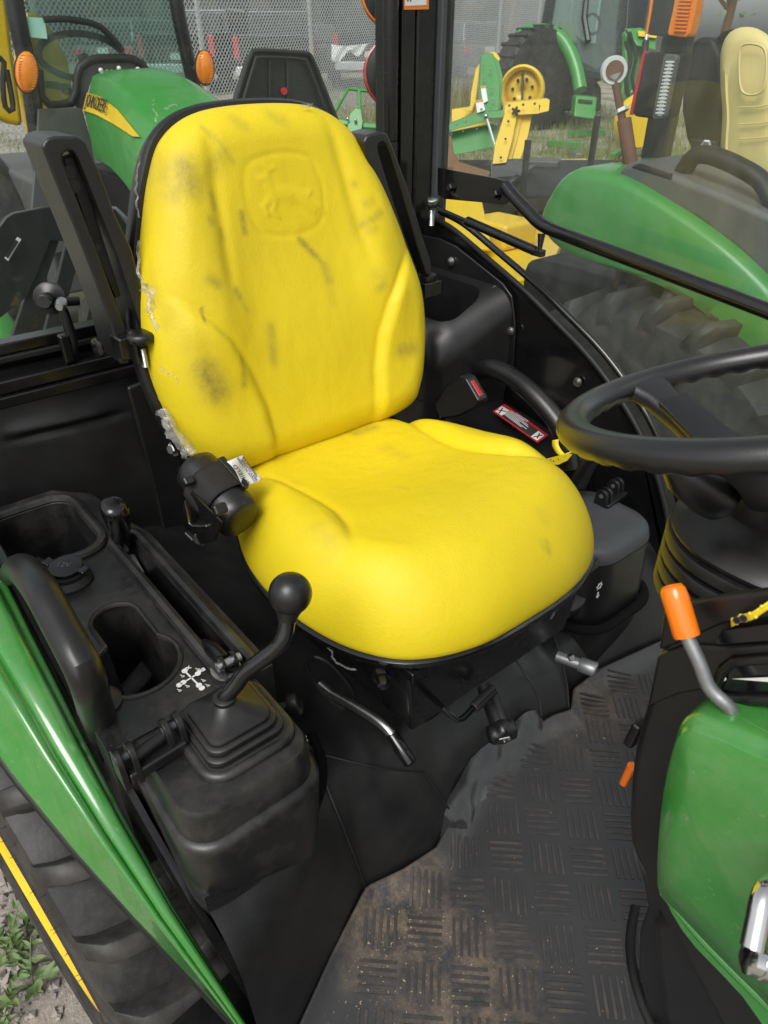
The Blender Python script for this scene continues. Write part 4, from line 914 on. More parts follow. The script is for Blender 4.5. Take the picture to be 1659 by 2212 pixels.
dg = empty('left_door', (-.5, 1.24, .7), tractor)
MB().box((-.42, 1.243, 1.5), (1.86, .005, 1.65)).build('door_glass', 'dusty_glass', dg, smooth=False)
pb = [U(a_, b_, y=1.19) for a_, b_ in ((945, 362), (1075, 386), (1092, 392), (1103, 404), (1098, 436), (1088, 442), (960, 430), (945, 420))]
MB().ring_loft([pb, [p + V((0, .006, 0)) for p in pb]]).build('door_bracket', 'black_gloss', dg, bevel=.0015)
for px, py in ((976, 404), (1073, 418)):
    MB().lathe([(.014, 0), (.014, .003), (.0095, .003), (.0095, .009), (.007, .011)], U(px, py, y=1.19), (0, -1, 0), 6).build('bracket_bolt', 'black_gloss', dg, ang=20)
q = spline([U(1092, 402, y=1.185), U(1110, 425, y=1.18), U(1145, 462, y=1.175), U(1175, 488, y=1.172), U(1240, 515, y=1.17), U(1420, 582, y=1.17), U(1659, 672, y=1.17), U(1900, 765, y=1.17)], 50)
MB().tube(q, .0125, 16).build('door_bar', 'black_gloss', dg)
sa, sb = U(938, 446, y=1.16), U(1165, 546, y=1.165)
MB().tube([sa, lerp3(sa, sb, .42)], .0038, 10).build('strut_rod', 'black_gloss', dg)
MB().tube([lerp3(sa, sb, .335), lerp3(sa, sb, .34), lerp3(sa, sb, .96), lerp3(sa, sb, .97)], [.006, .0098, .0098, .007], 16).build('gas_strut', 'black_steel', dg)
MB().box(sb, (.022, .016, .014)).build('strut_end', 'black_plastic', dg, bevel=.003); MB().tube([sb, U(1170, 505, y=1.172)], [.0035, .008], 10).build('strut_stud', 'black_gloss', dg)
MB().box(sa + V((-.012, 0, .004)), (.04, .02, .012)).build('strut_mount', 'black_steel', dg, bevel=.003)
MB().lathe([(.012, -.004), (.012, .004), (.008, .006)], sa + V((-.002, -.004, .012)), (.2, -.3, 1), 20).build('strut_nut', 'zinc', dg)
pr = []
for k in range(9): pr += [(.0052, k * .0042), (.0068, k * .0042 + .0021)]
MB().lathe(pr, U(932, 488, y=1.16), (0, 0, 1), 16).build('strut_spring', 'zinc', dg)
# ------------------------------------------------------------------ left moulded box, console, handle, pod
lb = empty('left_storage_box', (-1.18, 1.1, .85), tractor)
fl = [U(a_, b_, y=1.188) for a_, b_ in ((900, 505), (950, 515), (985, 532), (1085, 612), (1105, 640), (1112, 700), (1108, 800), (1085, 850), (880, 950), (860, 520))]
MB().ring_loft([fl, [p + V((0, .006, 0)) for p in fl]]).build('box_flange', 'black_plastic', lb, bevel=.003)
g = MB(); rings = []
def br(x0, x1, z0, z1, r_, y, t=0): return [V(((x0 + x1) / 2 + a_, y + t * (b_ / ((z1 - z0) / 2)), (z0 + z1) / 2 + b_)) for a_, b_ in rr((x1 - x0) / 2, (z1 - z0) / 2, r_, 8)]
rings = [br(-1.345, -1.020, .80, 1.350, .06, 1.187), br(-1.340, -1.030, .80, 1.335, .065, 1.15, 0), br(-1.335, -1.045, .80, 1.300, .075, 1.06), br(-1.33, -1.055, .81, 1.285, .08, 1.02), br(-1.32, -1.075, .83, 1.265, .08, 1.003), br(-1.30, -1.10, .86, 1.24, .07, .998)]
ob = g.ring_loft(rings).build('box_shell', 'black_plastic', lb, ang=60)
cut(ob, MB().ring_loft([rrect3(-1.195, 1.10, .105, .055, .04, 1.20), rrect3(-1.195, 1.105, .125, .070, .05, 1.42)]))
for zz in (1.14, 1.06): MB().tube([V((-1.33, 1.02, zz)), V((-1.30, .999, zz - .012)), V((-1.2, .9965, zz - .022)), V((-1.10, 1.0, zz - .018)), V((-1.055, 1.03, zz))], .004, 8).build('box_rib', 'black_plastic', lb)
lc = empty('left_console', (-.85, 1.1, .8), tractor)
rings = [[V((x, y, z)) for x, y, z in ((-1.06, .985, .80), (-.74, 1.0, .80), (-.74, 1.19, .80), (-1.06, 1.19, .80))], [V((x, y, z)) for x, y, z in ((-1.06, 1.025, 1.085), (-.76, 1.03, 1.06), (-.76, 1.19, 1.06), (-1.06, 1.19, 1.105))]]
MB().ring_loft(rings).build('console_cover', 'black_plastic', lc, bevel=.012, seg=3)
lcn = V((.08, -.12, 1)).normalized()
def LD(px, py, k=0.0): return UP(px, py, V((-.90, 1.09, 1.098)) + lcn * k, lcn)
MB().poly3([LD(*p) for p in ((1064, 889), (1161, 957), (1185, 940), (1090, 873))], lcn, .001).build('danger_decal', 'red_print', lc, smooth=False)
MB().poly3([LD(*p, .0012) for p in ((1070, 889), (1160, 953), (1176, 940), (1084, 877))], lcn, .0006).build('decal_field', 'dark_print', lc, smooth=False)
for a in (((1070, 889), (1084, 898), (1100, 887), (1084, 877)), ((1147, 943), (1160, 952), (1176, 941), (1163, 931))): MB().poly3([LD(*p, .002) for p in a], lcn, .0005).build('decal_picture', 'white_print', lc, smooth=False)
g = MB()
for k in range(6):
    t = k / 5.0; a, b2 = (1089 + 14 * t, 894 - 10 * t + 3 * t), (1140 + 14 * t, 932 - 10 * t + 3 * t); p, q_ = LD(*a, .002), LD(*b2, .002); g.beam(p, lerp3(p, q_, .75 + .2 * math.sin(k * 2.3)), .0016, .0004, lcn)
g.build('decal_print', 'white_print', lc, smooth=False)
du_ = (LD(1150, 925, .002) - LD(1110, 897, .002)).normalized(); dv_ = lcn.cross(du_)
text_mb('DANGER', .010, LD(1112, 894, .0022), du_, dv_, lcn, t=.0002).build('decal_print', 'white_print', lc, smooth=False)
for a, b2 in (((1072, 885), (1094, 889)), ((1078, 893), (1086, 881)), ((1152, 944), (1172, 940)), ((1160, 947), (1166, 936))): MB().beam(LD(*a, .0026), LD(*b2, .0026), .003, .0004, lcn).build('decal_pictogram', 'dark_print', lc, smooth=False)
q = spline([U(1040, 800, y=1.12), U(1062, 796, y=1.10), U(1100, 812, y=1.095), U(1150, 850, y=1.09), U(1195, 900, y=1.09), U(1215, 935, y=1.09), U(1228, 985, y=1.09), U(1232, 1010, y=1.09)], 30)
MB().tube(q, .0205, 16).build('left_grab_handle', 'black_plastic', tractor)
yt = empty('hanging_tag', U(1205, 985, y=1.07)); tag(yt, 'yellow paper tag looped round the black handle beside the seat', 'tag')
g = MB(); 
pts = [U(a_, b_, y=1.065) for a_, b_ in ((1178, 990), (1205, 996), (1228, 984), (1240, 975), (1222, 981), (1208, 984), (1190, 986))]
MB().poly3([U(a_, b_, y=1.05) for a_, b_ in ((1178, 992), (1216, 982), (1226, 980), (1236, 982), (1225, 995), (1206, 1004), (1192, 1003))], (0, 1, .3), .0008).build('tag_card', 'yellow_tag', yt, smooth=False)
q1 = spline([U(1200, 950, y=1.062), U(1200, 962, y=1.06), U(1207, 975, y=1.058), U(1216, 984, y=1.055)], 14); g = MB(); wv = V((.6, .2, .2))
g.grid(lambda i, j: V(q1[int(round(i * 13))]) + V((.006, .002, .003)) * (j - .5) * 2, 13, 1); g.build('tag_strap', 'yellow_tag', yt, solid=.0008)
MB().tube([U(1222, 981, y=1.055), U(1238, 975, y=1.06), U(1245, 965, y=1.066), U(1247, 955, y=1.07)], .0016, 6).build('tag_tie', 'yellow_tag', yt)
for a in ((1190, 993), (1196, 996), (1206, 992)): MB().lathe([(.0016, 0), (.0016, .0004)], U(*a, y=1.049), (0, -1, -.3), 8).build('tag_print', 'dark_print', yt, smooth=False)
pl_ = spline([U(1288, 985, y=1.05), U(1268, 1010, y=1.05), U(1250, 1044, y=1.05)], 8); MB().tube(pl_, [.012, .013, .0135, .0145, .0155, .0165, .0175, .0165], 20).build('park_lever', 'black_plastic', tractor, ang=60)
lp_ = empty('left_pod', (-.63, 1.03, .75), tractor)
LX, LY = -.635, 1.03
def lring(hx, hy, r_, z): return [V((LX + a_, LY + b_, z)) for a_, b_ in rr(hx, hy, r_, 8)]
MB().ring_loft([lring(.0955, .0995, .06, 1.0), lring(.096, .10, .06, 1.005), lring(.092, .096, .058, 1.022), lring(.084, .088, .05, 1.030), lring(.06, .07, .04, 1.032)]).build('pod_shell', 'grey_plastic', lp_, ang=60)  # grey top: light falling on the pod, put into its plastic colour
MB().ring_loft([lring(.105, .108, .06, .72), lring(.1, .103, .06, .9), lring(.096, .10, .06, .999)]).build('pod_body', 'black_plastic', lp_, ang=60)  # same plastic as the top, painted black for the shade below
MB().tube(lring(.112, .115, .07, .86), .010, 10, closed=True).build('pod_trim', 'carpet_trim', lp_)
for px, py in ((1305, 1072), (1330, 1050)):
    c = U(px, py, z=1.05)
    for dy in (-.007, .007): MB().prism([(.013 * math.cos(rad(a)), .013 * math.sin(rad(a)) + .004) for a in range(0, 181, 20)] + [(-.016, -.026), (.016, -.026)], c + V((0, dy, 0)), (1, 0, 0), (0, 0, 1), (0, 1, 0), -.0035, .0035).build('hinge_lug', 'black_plastic', lp_, bevel=.001)
    MB().lathe([(.0045, -.011), (.0045, .011)], c + V((0, 0, .004)), (0, 1, 0), 12).build('hinge_pin', 'grey_metal', lp_)
MB().beam(U(1300, 1092, z=1.034), U(1342, 1062, z=1.034), .03, .01).build('hinge_plate', 'black_plastic', lp_, bevel=.002)
xi = LX + .108
g = MB(); c = U(1295, 1266, x=xi); g.tube([c + V((0, math.cos(a * .524), math.sin(a * .524))) * .0052 for a in range(12)], .0009, 5, closed=True)
for a in range(6): d = V((0, math.cos(a * 1.047), math.sin(a * 1.047))); g.beam(c + d * .0055, c + d * .0085, .0016, .001, (1, 0, 0))
c2 = U(1291, 1285, x=xi); g.beam(c2 + V((0, 0, .006)), c2 - V((0, 0, .002)), .004, .001, (1, 0, 0)); g.poly3([c2 + V((0, -.005, -.002)), c2 + V((0, .005, -.002)), c2 + V((0, 0, -.008))], (1, 0, 0), .001)
g.build('pto_print', 'white_print', lp_, smooth=False)
# ------------------------------------------------------------------ steering wheel and column
sw = empty('steering_wheel', (-.23, .645, 1.5), tractor)
SC = V((-.23, .645, 1.54)); _t = rad(20); SNn = V((-math.sin(_t), 0, math.cos(_t))); SE1 = V((math.cos(_t), 0, math.sin(_t))); SE2 = V((0, 1, 0))
RW, rt = .185, .0142
NS = 180; rings = []
for k in range(NS):
    a = 2 * math.pi * k / NS; d = SE1 * math.cos(a) + SE2 * math.sin(a); ring = []
    bumps = .5 + .5 * math.sin(a * 44)
    for j in range(20):
        b = 2 * math.pi * j / 20; c, s = math.cos(b), math.sin(b)
        under = sstep(-.1, -.9, s) * sstep(-.9, .1, abs(c) * -1 + .2)
        r_ = rt * (1.0 + .10 * abs(c) ** 2) - .0028 * bumps * sstep(-.2, -.95, s)
        ring.append(SC + d * (RW + c * r_) + SNn * (s * r_))
    rings.append(ring)
rings.append(rings[0]); MB().ring_loft(rings, False, False).build('wheel_rim', 'wheel_grip', sw, ang=180)
def spoke(a0, w0, w1):
    d = SE1 * math.cos(a0) + SE2 * math.sin(a0); t_ = SNn.cross(d); rings = []
    for r_, w, h, dz in ((RW + .001, w0 * 1.9, .009, .0), (RW - .012, w0 * 1.3, .011, -.004), (RW - .03, w0 * 1.0, .0115, -.016), (RW - .06, w0 * .85, .012, -.038), (.085, w1 * .8, .013, -.066), (.05, w1 * 1.1, .015, -.080), (.02, w1 * 1.3, .016, -.084)):
        c = SC + d * r_ + SNn * dz; rings.append([c + t_ * x + SNn * y for x, y in rr(w, h, min(w, h) * .75, 4)])
    MB().ring_loft(rings).build('spoke', 'wheel_grip', sw, ang=60)
    rings = []
    for r_, w, dz in ((RW - .047, w0 * .98, -.016), (RW - .06, w0 * .95, -.026), (.085, w1 * .88, -.0535), (.05, w1 * 1.2, -.066)):
        c = SC + d * r_ + SNn * dz; rings.append([c + t_ * x + SNn * y for x, y in rr(w, .0045, .002, 3)])
    MB().ring_loft(rings).build('spoke_cover', 'black_plastic', sw, ang=40)
for a in (165, 45, -75): spoke(rad(a), .020, .026)
MB().lathe([(.050, -.135), (.058, -.12), (.062, -.09), (.060, -.074), (.05, -.066), (.02, -.064)], SC, SNn, 36).build('wheel_hub', 'black_plastic', sw)
col = empty('steering_column', (-.16, .645, 1.25), tractor)
MB().lathe([(.040, -.30), (.043, -.16), (.046, -.13), (.03, -.128)], SC, SNn, 32).build('column_tube', 'black_plastic', col)
# shroud under the hub
q = [SC - SNn * .05 + SE1 * -.05, SC - SNn * .085 + SE1 * -.055, SC - SNn * .115 + SE1 * -.035]
MB().tube([U(1455, 1000, d=.60), U(1480, 1022, d=.605), U(1530, 1060, d=.615), U(1556, 1080, d=.62), U(1566, 1090, d=.625)], [.012, .019, .022, .020, .012], 20).build('column_shroud', 'black_plastic', col)
GX, GY = -.192, .645
def gr(hx, hy, r_, z, dx=0): return [V((GX + dx + a_, GY + b_, z)) for a_, b_ in rr(hx, hy, r_, 9)]
rings = []; z_ = 1.334
for i in range(4):
    e = .004 * (i % 2)
    rings += [gr(.090, .096, .08, z_), gr(.097, .103, .087, z_ + .003), gr(.0975, .1035, .088, z_ + .011), gr(.096, .102, .087, z_ + .0145), gr(.090, .096, .08, z_ + .016)]
    z_ += .018
rings += [gr(.094, .100, .084, z_ + .001), gr(.095, .101, .085, z_ + .005), gr(.090, .096, .08, z_ + .011, .001), gr(.077, .080, .069, z_ + .020, .003), gr(.062, .063, .056, z_ + .028, .005), gr(.05, .05, .045, z_ + .036, .006)]
MB().ring_loft(rings).build('column_boot', 'bellow_rubber', col, ang=38)
# ------------------------------------------------------------------ dash housing
da = empty('dash_housing', (0, .645, .73), tractor)
YD = .475
sil = [(1428, 1302), (1700, 1262), (1960, 1400), (2100, 1900), (1900, 2400), (1560, 2230), (1445, 2010), (1400, 1935), (1372, 1850), (1351, 1812), (1349, 1750), (1352, 1680), (1360, 1610), (1372, 1555), (1392, 1490), (1412, 1420), (1424, 1350)]
s3 = [U(a_, b_, y=YD) for a_, b_ in sil]
MB().ring_loft([s3, [p + V((.012, .03, -.035)) for p in s3], [p + V((.02, .16, -.13)) for p in s3], [p + V((.05, .30, -.16)) for p in s3]]).build('dash_shell', 'black_plastic', da, bevel=.014, seg=3)
def dl(pts, r_, name, m='black_plastic', y=YD - .004): MB().tube([U(a_, b_, y=y) for a_, b_ in pts], r_, 10).build(name, m, da)
def dplate(pts, dy, name, m='black_plastic', th=.012, bev=.004): P_ = [U(a_, b_, y=YD - dy) for a_, b_ in pts]; MB().ring_loft([P_, [p + V((0, th, 0)) for p in P_]]).build(name, m, da, bevel=bev, seg=3)
dplate(((1432, 1312), (1560, 1290), (1720, 1268), (1720, 1332), (1560, 1350), (1480, 1385), (1420, 1408)), .006, 'dash_panel'); dplate(((1418, 1416), (1482, 1393), (1565, 1398), (1720, 1386), (1720, 1414), (1590, 1422), (1560, 1440), (1540, 1490), (1470, 1500), (1395, 1530)), .005, 'dash_panel')
# throttle recess with its printed wedge
rp_ = [U(a_, b_, y=YD - .006) for a_, b_ in ((1555, 1490), (1575, 1440), (1600, 1432), (1760, 1425), (1780, 1500), (1600, 1506))]
MB().ring_loft([rp_, [p + V((0, .004, 0)) for p in rp_]]).build('throttle_plate', 'black_gloss', da, bevel=.002)
dl([(1545, 1500), (1562, 1450), (1585, 1430), (1640, 1425), (1760, 1418)], .004, 'throttle_rim', y=YD - .007); dl([(1548, 1505), (1600, 1512), (1760, 1512)], .005, 'throttle_rim', y=YD - .008)
MB().poly3([U(a_, b_, y=YD - .008) for a_, b_ in ((1582, 1466), (1680, 1462), (1680, 1474))], (0, -1, 0), .0005).build('throttle_print', 'white_print', da, smooth=False)
MB().poly3([U(1562 + 7 * math.cos(k * .7), 1466 + 6 * math.sin(k * .7), y=YD - .008) for k in range(9)], (0, -1, 0), .0005).build('throttle_print', 'white_print', da, smooth=False)
MB().poly3([U(a_, b_, y=YD - .006) for a_, b_ in ((1545, 1385), (1560, 1360), (1700, 1340), (1700, 1378), (1560, 1390))], (0, -1, 0), .003).build('switch_slot', 'black_gloss', da, bevel=.001)
# yellow instruction tag poking out of the dash slot
dt = empty('instruction_tag', U(1610, 1340, y=YD - .02)); tag(dt, 'curled yellow strip tag sticking out of the dash above the throttle', 'tag')
c = [(1580, 1348, 0), (1600, 1338, .004), (1625, 1332, .008), (1650, 1316, .006), (1690, 1290, .0)]
lo = [U(a_, b_ + 7, y=YD - .012 - k) for a_, b_, k in c]; hi = [U(a_ - 1, b_ - 10, y=YD - .014 - k) for a_, b_, k in c]
lo, hi = spline(lo, 20), spline(hi, 20); g = MB(); g.grid(lambda i, j: V(lo[int(round(i * 19))]) * (1 - j) + V(hi[int(round(i * 19))]) * j, 19, 4); g.build('tag_strip', 'yellow_tag', dt, solid=.0008)
for k in range(9): MB().sphere(lerp3(V(lo[1 + 2 * k]), V(hi[1 + 2 * k]), .12 if k % 2 else .9), .0014, 8, 6).build('tag_bead', 'yellow_tag', dt)
for t in (.22, .42): p = lerp3(V(lo[int(19 * t)]), V(hi[int(19 * t)]), .5) + V((-.0004, -.002, 0)); MB().lathe([(.003, 0), (.003, .0005), (.002, .0005), (.002, 0)], p, (0, -1, .2), 12).build('tag_print', 'dark_print', dt, smooth=False)
# orange-handled lever
ol_ = empty('pto_lever', U(1580, 1560, y=.46), tractor)
g0, g1 = U(1452, 1268, y=.452), U(1484, 1374, y=.446)
gd = (g1 - g0).normalized(); gl = (g1 - g0).length
MB().lathe([(.002, .003), (.0078, -.001), (.0096, .002), (.0104, .009), (.0104, gl - .003), (.010, gl), (.005, gl)], g0, gd, 32).build('lever_grip', 'orange_grip', ol_, ang=60)
q = spline([lerp3(g0, g1, .8), g1, U(1510, 1430, y=.445), U(1528, 1478, y=.445), U(1545, 1500, y=.446), U(1570, 1522, y=.448), U(1582, 1540, y=.452), U(1594, 1580, y=.462), U(1600, 1650, y=.48)], 30); MB().tube(q, .0058, 14).build('lever_rod', 'grey_metal', ol_)
# small tabs beyond the housing
MB().beam(U(1385, 1560, y=.56), U(1362, 1605, y=.56), .02, .012).build('tilt_pedal', 'black_plastic', tractor, bevel=.004)
MB().tube([U(1366, 1655, y=.56), U(1347, 1692, y=.56)], [.006, .005], 10).build('tilt_release', 'orange_grip', tractor)
# green cowl panel
cw = empty('cowl_panel', (0, .44, 1.0), tractor); tag(cw, 'glossy green side cowl panel with a long pressed crease')
YG = .435
up = [(1462, 1580), (1472, 1556), (1488, 1546), (1512, 1544), (1580, 1566), (1659, 1600), (1780, 1660), (1800, 1950), (1790, 2290), (1659, 2168), (1560, 2070), (1480, 1985), (1428, 1930), (1421, 1880), (1424, 1800), (1434, 1700), (1448, 1630)]
s3 = [U(a_, b_, y=YG) for a_, b_ in up]; cc_ = sum(s3, V((0, 0, 0))) / len(s3)
def inset(pts, k, dy): return [cc_ + (p - cc_) * k + V((0, dy, 0)) for p in pts]
s3 = [V(p) for p in spline(s3, 120, True)]
MB().ring_loft([inset(s3, 1.0, .035), inset(s3, 1.0, .010), inset(s3, .994, .003), inset(s3, .98, -.001), inset(s3, .945, -.003), inset(s3, .93, -.004), inset(s3, .915, -.0075), inset(s3, .90, -.009), inset(s3, .5, -.013), inset(s3, .1, -.0145)]).build('cowl_side', 'green_paint', cw, ang=70)
lo = [(1428, 1930), (1480, 1985), (1560, 2070), (1659, 2168), (1790, 2290), (1900, 2500), (1660, 2240), (1600, 2155), (1560, 2112), (1500, 2050), (1470, 2012), (1445, 1970)]
l3 = [U(a_, b_, y=YG + .004) for a_, b_ in lo]; MB().ring_loft([l3, [p + V((0, .03, 0)) for p in l3]]).build('cowl_lower', 'green_paint', cw, bevel=.004)
q = spline([U(a_, b_, y=YG + .002) for a_, b_ in ((1427, 1928), (1480, 1984), (1560, 2068), (1659, 2166), (1790, 2288))], 30); MB().tube(q, [.002 + .004 * min(1, k / 8) for k in range(30)], 10).build('cowl_crease', 'green_paint', cw)
# lower black covers under the cowl
lwr = [(1365, 1835), (1402, 1900), (1430, 1950), (1560, 2160), (1700, 2320), (1500, 2360), (1425, 2250), (1395, 2180), (1378, 2100), (1380, 2010), (1398, 1960), (1385, 1890)]
s3 = [U(a_, b_, y=.53) for a_, b_ in lwr]; MB().ring_loft([s3, [p + V((0, .12, 0)) for p in s3]]).build('engine_cover', 'black_vinyl', da, bevel=.012, seg=3)
s3 = [U(a_, b_, y=.50) for a_, b_ in ((1400, 1985), (1440, 1975), (1600, 2140), (1760, 2330), (1560, 2420), (1470, 2300), (1425, 2190), (1410, 2090))]; MB().ring_loft([s3, [p + V((0, .05, 0)) for p in s3]]).build('engine_cover', 'black_plastic', da, bevel=.016, seg=4)
q = spline([U(a_, b_, z=FZ + .006) for a_, b_ in ((1372, 1960), (1363, 2010), (1362, 2060), (1375, 2130), (1400, 2200), (1440, 2290))], 20); MB().tube(q, .007, 10).build('mat_edge', 'rubber', da)
# bright door catch close to the doorway
dcx = empty('door_catch', U(1650, 2000, d=.50), tractor)
q = spline([U(1720, 1890, d=.50), U(1672, 1905, d=.49), U(1648, 1935, d=.48), U(1636, 1990, d=.475), U(1624, 2050, d=.47)], 16); MB().tube(q, .0075, 12).build('catch_rod', 'chrome', dcx)
MB().tube([U(1612, 2066, d=.47), U(1616, 2068, d=.47), U(1635, 2076, d=.47), U(1636, 2077, d=.47)], [.006, .0105, .0105, .008], 18).build('catch_end', 'chrome', dcx)
MB().tube([U(1636, 2077, d=.47), U(1640, 2079, d=.47), U(1740, 2118, d=.47)], [.008, .0105, .0105], 18).build('catch_bar', 'chrome', dcx)
MB().box(U(1745, 2010, d=.50), (.02, .02, .14)).build('catch_plate', 'black_steel', dcx, bevel=.003)
# ------------------------------------------------------------------ torn film left on the seat
def film(name, pts, width, label, seed, thick=.0007, grp='torn clear film on the seat'):
    rnd = random.Random(seed); q = spline(pts, 26); g = MB(); n = len(q)
    offs = [.85 + .3 * mnoise.noise(V((k * .55, seed * 3.1, 0))) + rnd.uniform(-.12, .12) for k in range(n)]; tw = [1.3 * mnoise.noise(V((k * .35, seed * 5.7, 2))) + rnd.uniform(-.15, .15) for k in range(n)]
    def f(i, j):
        k = int(round(i * (n - 1))); p = V(q[k]); d = V(q[min(n - 1, k + 1)]) - V(q[max(0, k - 1)]); d.normalize()
        s = V((.2, -1, .25)).cross(d).normalized(); b_ = d.cross(s)
        w = width[0] + (width[1] - width[0]) * i
        return p + s * (j - .5) * 2 * w * (offs[k] if j in (0, 1) else .8) + b_ * (w * .5 * math.sin(j * 7 + tw[k] * 2.2) + .003 * tw[k])
    g.grid(f, n - 1, 5); o = g.build(name, 'plastic_film', None, ang=180); tag(o, label, 'plastic film', grp); return o
film('plastic_film', [U(300, 520, y=.385), U(298, 560, y=.38), U(306, 600, y=.375), U(318, 640, y=.365), U(330, 690, y=.36), U(342, 714, y=.355)], (.003, .006), 'torn film strip hanging down the left edge of the yellow backrest beside the slotted armrest', 1)
film('plastic_film', [U(308, 620, y=.38), U(322, 625, y=.372), U(328, 650, y=.37), U(322, 680, y=.37)], (.007, .008), 'crumpled beige film flap by the middle of the left backrest edge', 2)
film('plastic_film', [U(328, 790, y=.37), U(345, 850, y=.375), U(365, 900, y=.385), U(385, 930, y=.39), U(402, 965, y=.395)], (.004, .007), 'film edge trailing along the lower left backrest above the belt reel', 3)
film('plastic_film', [U(352, 880, y=.372), U(370, 918, y=.370), U(390, 950, y=.370), U(412, 982, y=.372)], (.016, .017), 'wide wrinkled clear film sheet between backrest and belt reel', 4)
film('plastic_film', [U(345, 793, y=.35), U(360, 806, y=.348), U(378, 812, y=.348), U(387, 830, y=.35)], (.0025, .0015), 'thin twisted film thread lying on the lower left backrest', 5)
film('plastic_film', [U(300, 470, y=.392), U(296, 420, y=.395), U(297, 370, y=.40), U(303, 330, y=.402)], (.0022, .002), 'narrow film remnant along the upper left backrest seam', 6)
film('plastic_film', [U(338, 262, y=.425), U(336, 245, y=.43), U(331, 230, y=.43), U(332, 212, y=.428)], (.002, .0006), 'upright film thread at the top left corner of the backrest', 7)
film('plastic_film', [U(355, 232, y=.43), U(362, 234, y=.432), U(372, 226, y=.436), U(384, 228, y=.44)], (.0018, .0015), 'curled film thread on the top edge of the backrest', 8)
film('plastic_film', [U(650, 228, y=.70), U(664, 228, y=.71), U(670, 232, y=.715)], (.002, .006), 'little film tuft at the top of the backrest near the black pillar', 9)
film('plastic_film', [U(700, 1385, y=.40), U(712, 1400, y=.398), U(722, 1425, y=.398), U(745, 1440, y=.40), U(768, 1448, y=.402)], (.003, .002), 'dangling film string under the front of the cushion by the joystick', 10)
film('plastic_film', [U(1196, 1262, x=-.52), U(1175, 1290, x=-.50), U(1150, 1305, x=-.50), U(1125, 1330, x=-.49)], (.008, .006), 'ragged film fringe under the cushion edge by the round dial', 11)
film('plastic_film', [U(1182, 1285, x=-.51), U(1192, 1295, x=-.505), U(1195, 1320, x=-.505), U(1190, 1338, x=-.505)], (.006, .002), 'film tatter hanging down beside the round dial', 12)
film('plastic_film', [U(1098, 1345, x=-.485), U(1115, 1342, x=-.485), U(1140, 1350, x=-.485)], (.006, .003), 'film scrap at the front corner of the cushion above the slide bar', 13)
film('plastic_film', [U(1030, 1392, x=-.475), U(1045, 1388, x=-.475), U(1056, 1380, x=-.475)], (.004, .002), 'tiny film scrap on the front rim of the seat pan', 14)
film('plastic_film', [U(518, 1122, y=.40), U(520, 1140, y=.40), U(515, 1160, y=.40)], (.003, .001), 'film thread below the belt reel against the cushion', 15)
# =================================================================== THE YARD
def thing(name, label, cat, loc, group=None):
    o = empty(name, loc); tag(o, label, cat, group); return o
def gz(x, y):
    d = math.hypot(x + 1, y - .6); return min(.75, max(0., (d - 4) * .04))
gm = bpy.data.materials.new('yard_ground'); gm.use_nodes = True; nt = gm.node_tree; N, L = nt.nodes, nt.links; b = N['Principled BSDF']
gp = N.new('ShaderNodeNewGeometry')
def tn(sc, det, ro=.6):
    n = N.new('ShaderNodeTexNoise'); n.inputs['Scale'].default_value = sc; n.inputs['Detail'].default_value = det; n.inputs['Roughness'].default_value = ro; L.new(gp.outputs['Position'], n.inputs['Vector']); return n
n1, n2, n3 = tn(1.3, 8), tn(38, 6, .7), tn(.45, 5)
c1 = N.new('ShaderNodeMix'); c1.data_type = 'RGBA'; c1.inputs[6].default_value = (.16, .125, .10, 1); c1.inputs[7].default_value = (.55, .50, .44, 1); L.new(n2.outputs['Fac'], c1.inputs[0])
mr = N.new('ShaderNodeMapRange'); mr.inputs['From Min'].default_value = .47; mr.inputs['From Max'].default_value = .60; L.new(n1.outputs['Fac'], mr.inputs['Value'])
c2 = N.new('ShaderNodeMix'); c2.data_type = 'RGBA'; c2.inputs[7].default_value = (.16, .16, .06, 1); L.new(mr.outputs[0], c2.inputs[0]); L.new(c1.outputs[2], c2.inputs[6]); L.new(c2.outputs[2], b.inputs['Base Color']); b.inputs['Roughness'].default_value = .9
bp = N.new('ShaderNodeBump'); bp.inputs['Distance'].default_value = .02; bp.inputs['Strength'].default_value = .7; L.new(n2.outputs['Fac'], bp.inputs['Height']); L.new(bp.outputs[0], b.inputs['Normal'])
MT['yard_ground'] = gm
def gpt(u, v):
    f = lambda t: math.copysign(abs(2 * t - 1) ** 3 * 160, 2 * t - 1)
    x, y = -1 + f(u), .6 + f(v); return V((x, y, gz(x, y) + .012 * mnoise.noise(V((x * 2, y * 2, 0)))))
go = MB().grid(gpt, 120, 120).build('ground', 'yard_ground', None, ang=180); tag(go, kind='structure')
# gravel stones close to the wheel
g = MB(); rnd = random.Random(21)
for k in range(1500):
    x, y = rnd.uniform(-2.0, -.6), rnd.uniform(-.75, -.10); s = rnd.uniform(.006, .022) * (1.8 if rnd.random() < .06 else 1)
    p = V((x, y, gz(x, y) + s * .25)); R_ = Matrix.Rotation(rnd.uniform(0, 6.3), 3, V((rnd.random() - .5, rnd.random() - .5, rnd.random() + .01)).normalized())
    vs = [p + R_ @ V((sx * s * rnd.uniform(.6, 1.1), sy * s * rnd.uniform(.5, 1), sz * s * rnd.uniform(.4, .7))) for sx, sy, sz in ((1, 0, 0), (-1, 0, 0), (0, 1, 0), (0, -1, 0), (0, 0, 1), (0, 0, -1))]
    g.add(vs, [(0, 2, 4), (2, 1, 4), (1, 3, 4), (3, 0, 4), (2, 0, 5), (1, 2, 5), (3, 1, 5), (0, 3, 5)])
mat('gravel_stone', (.34, .31, .28), .85, var=.6, vscale=16)
tag(g.build('gravel', 'gravel_stone', None, smooth=False), 'loose grey and brown gravel lying beside the rear wheel', 'gravel', kind='stuff')
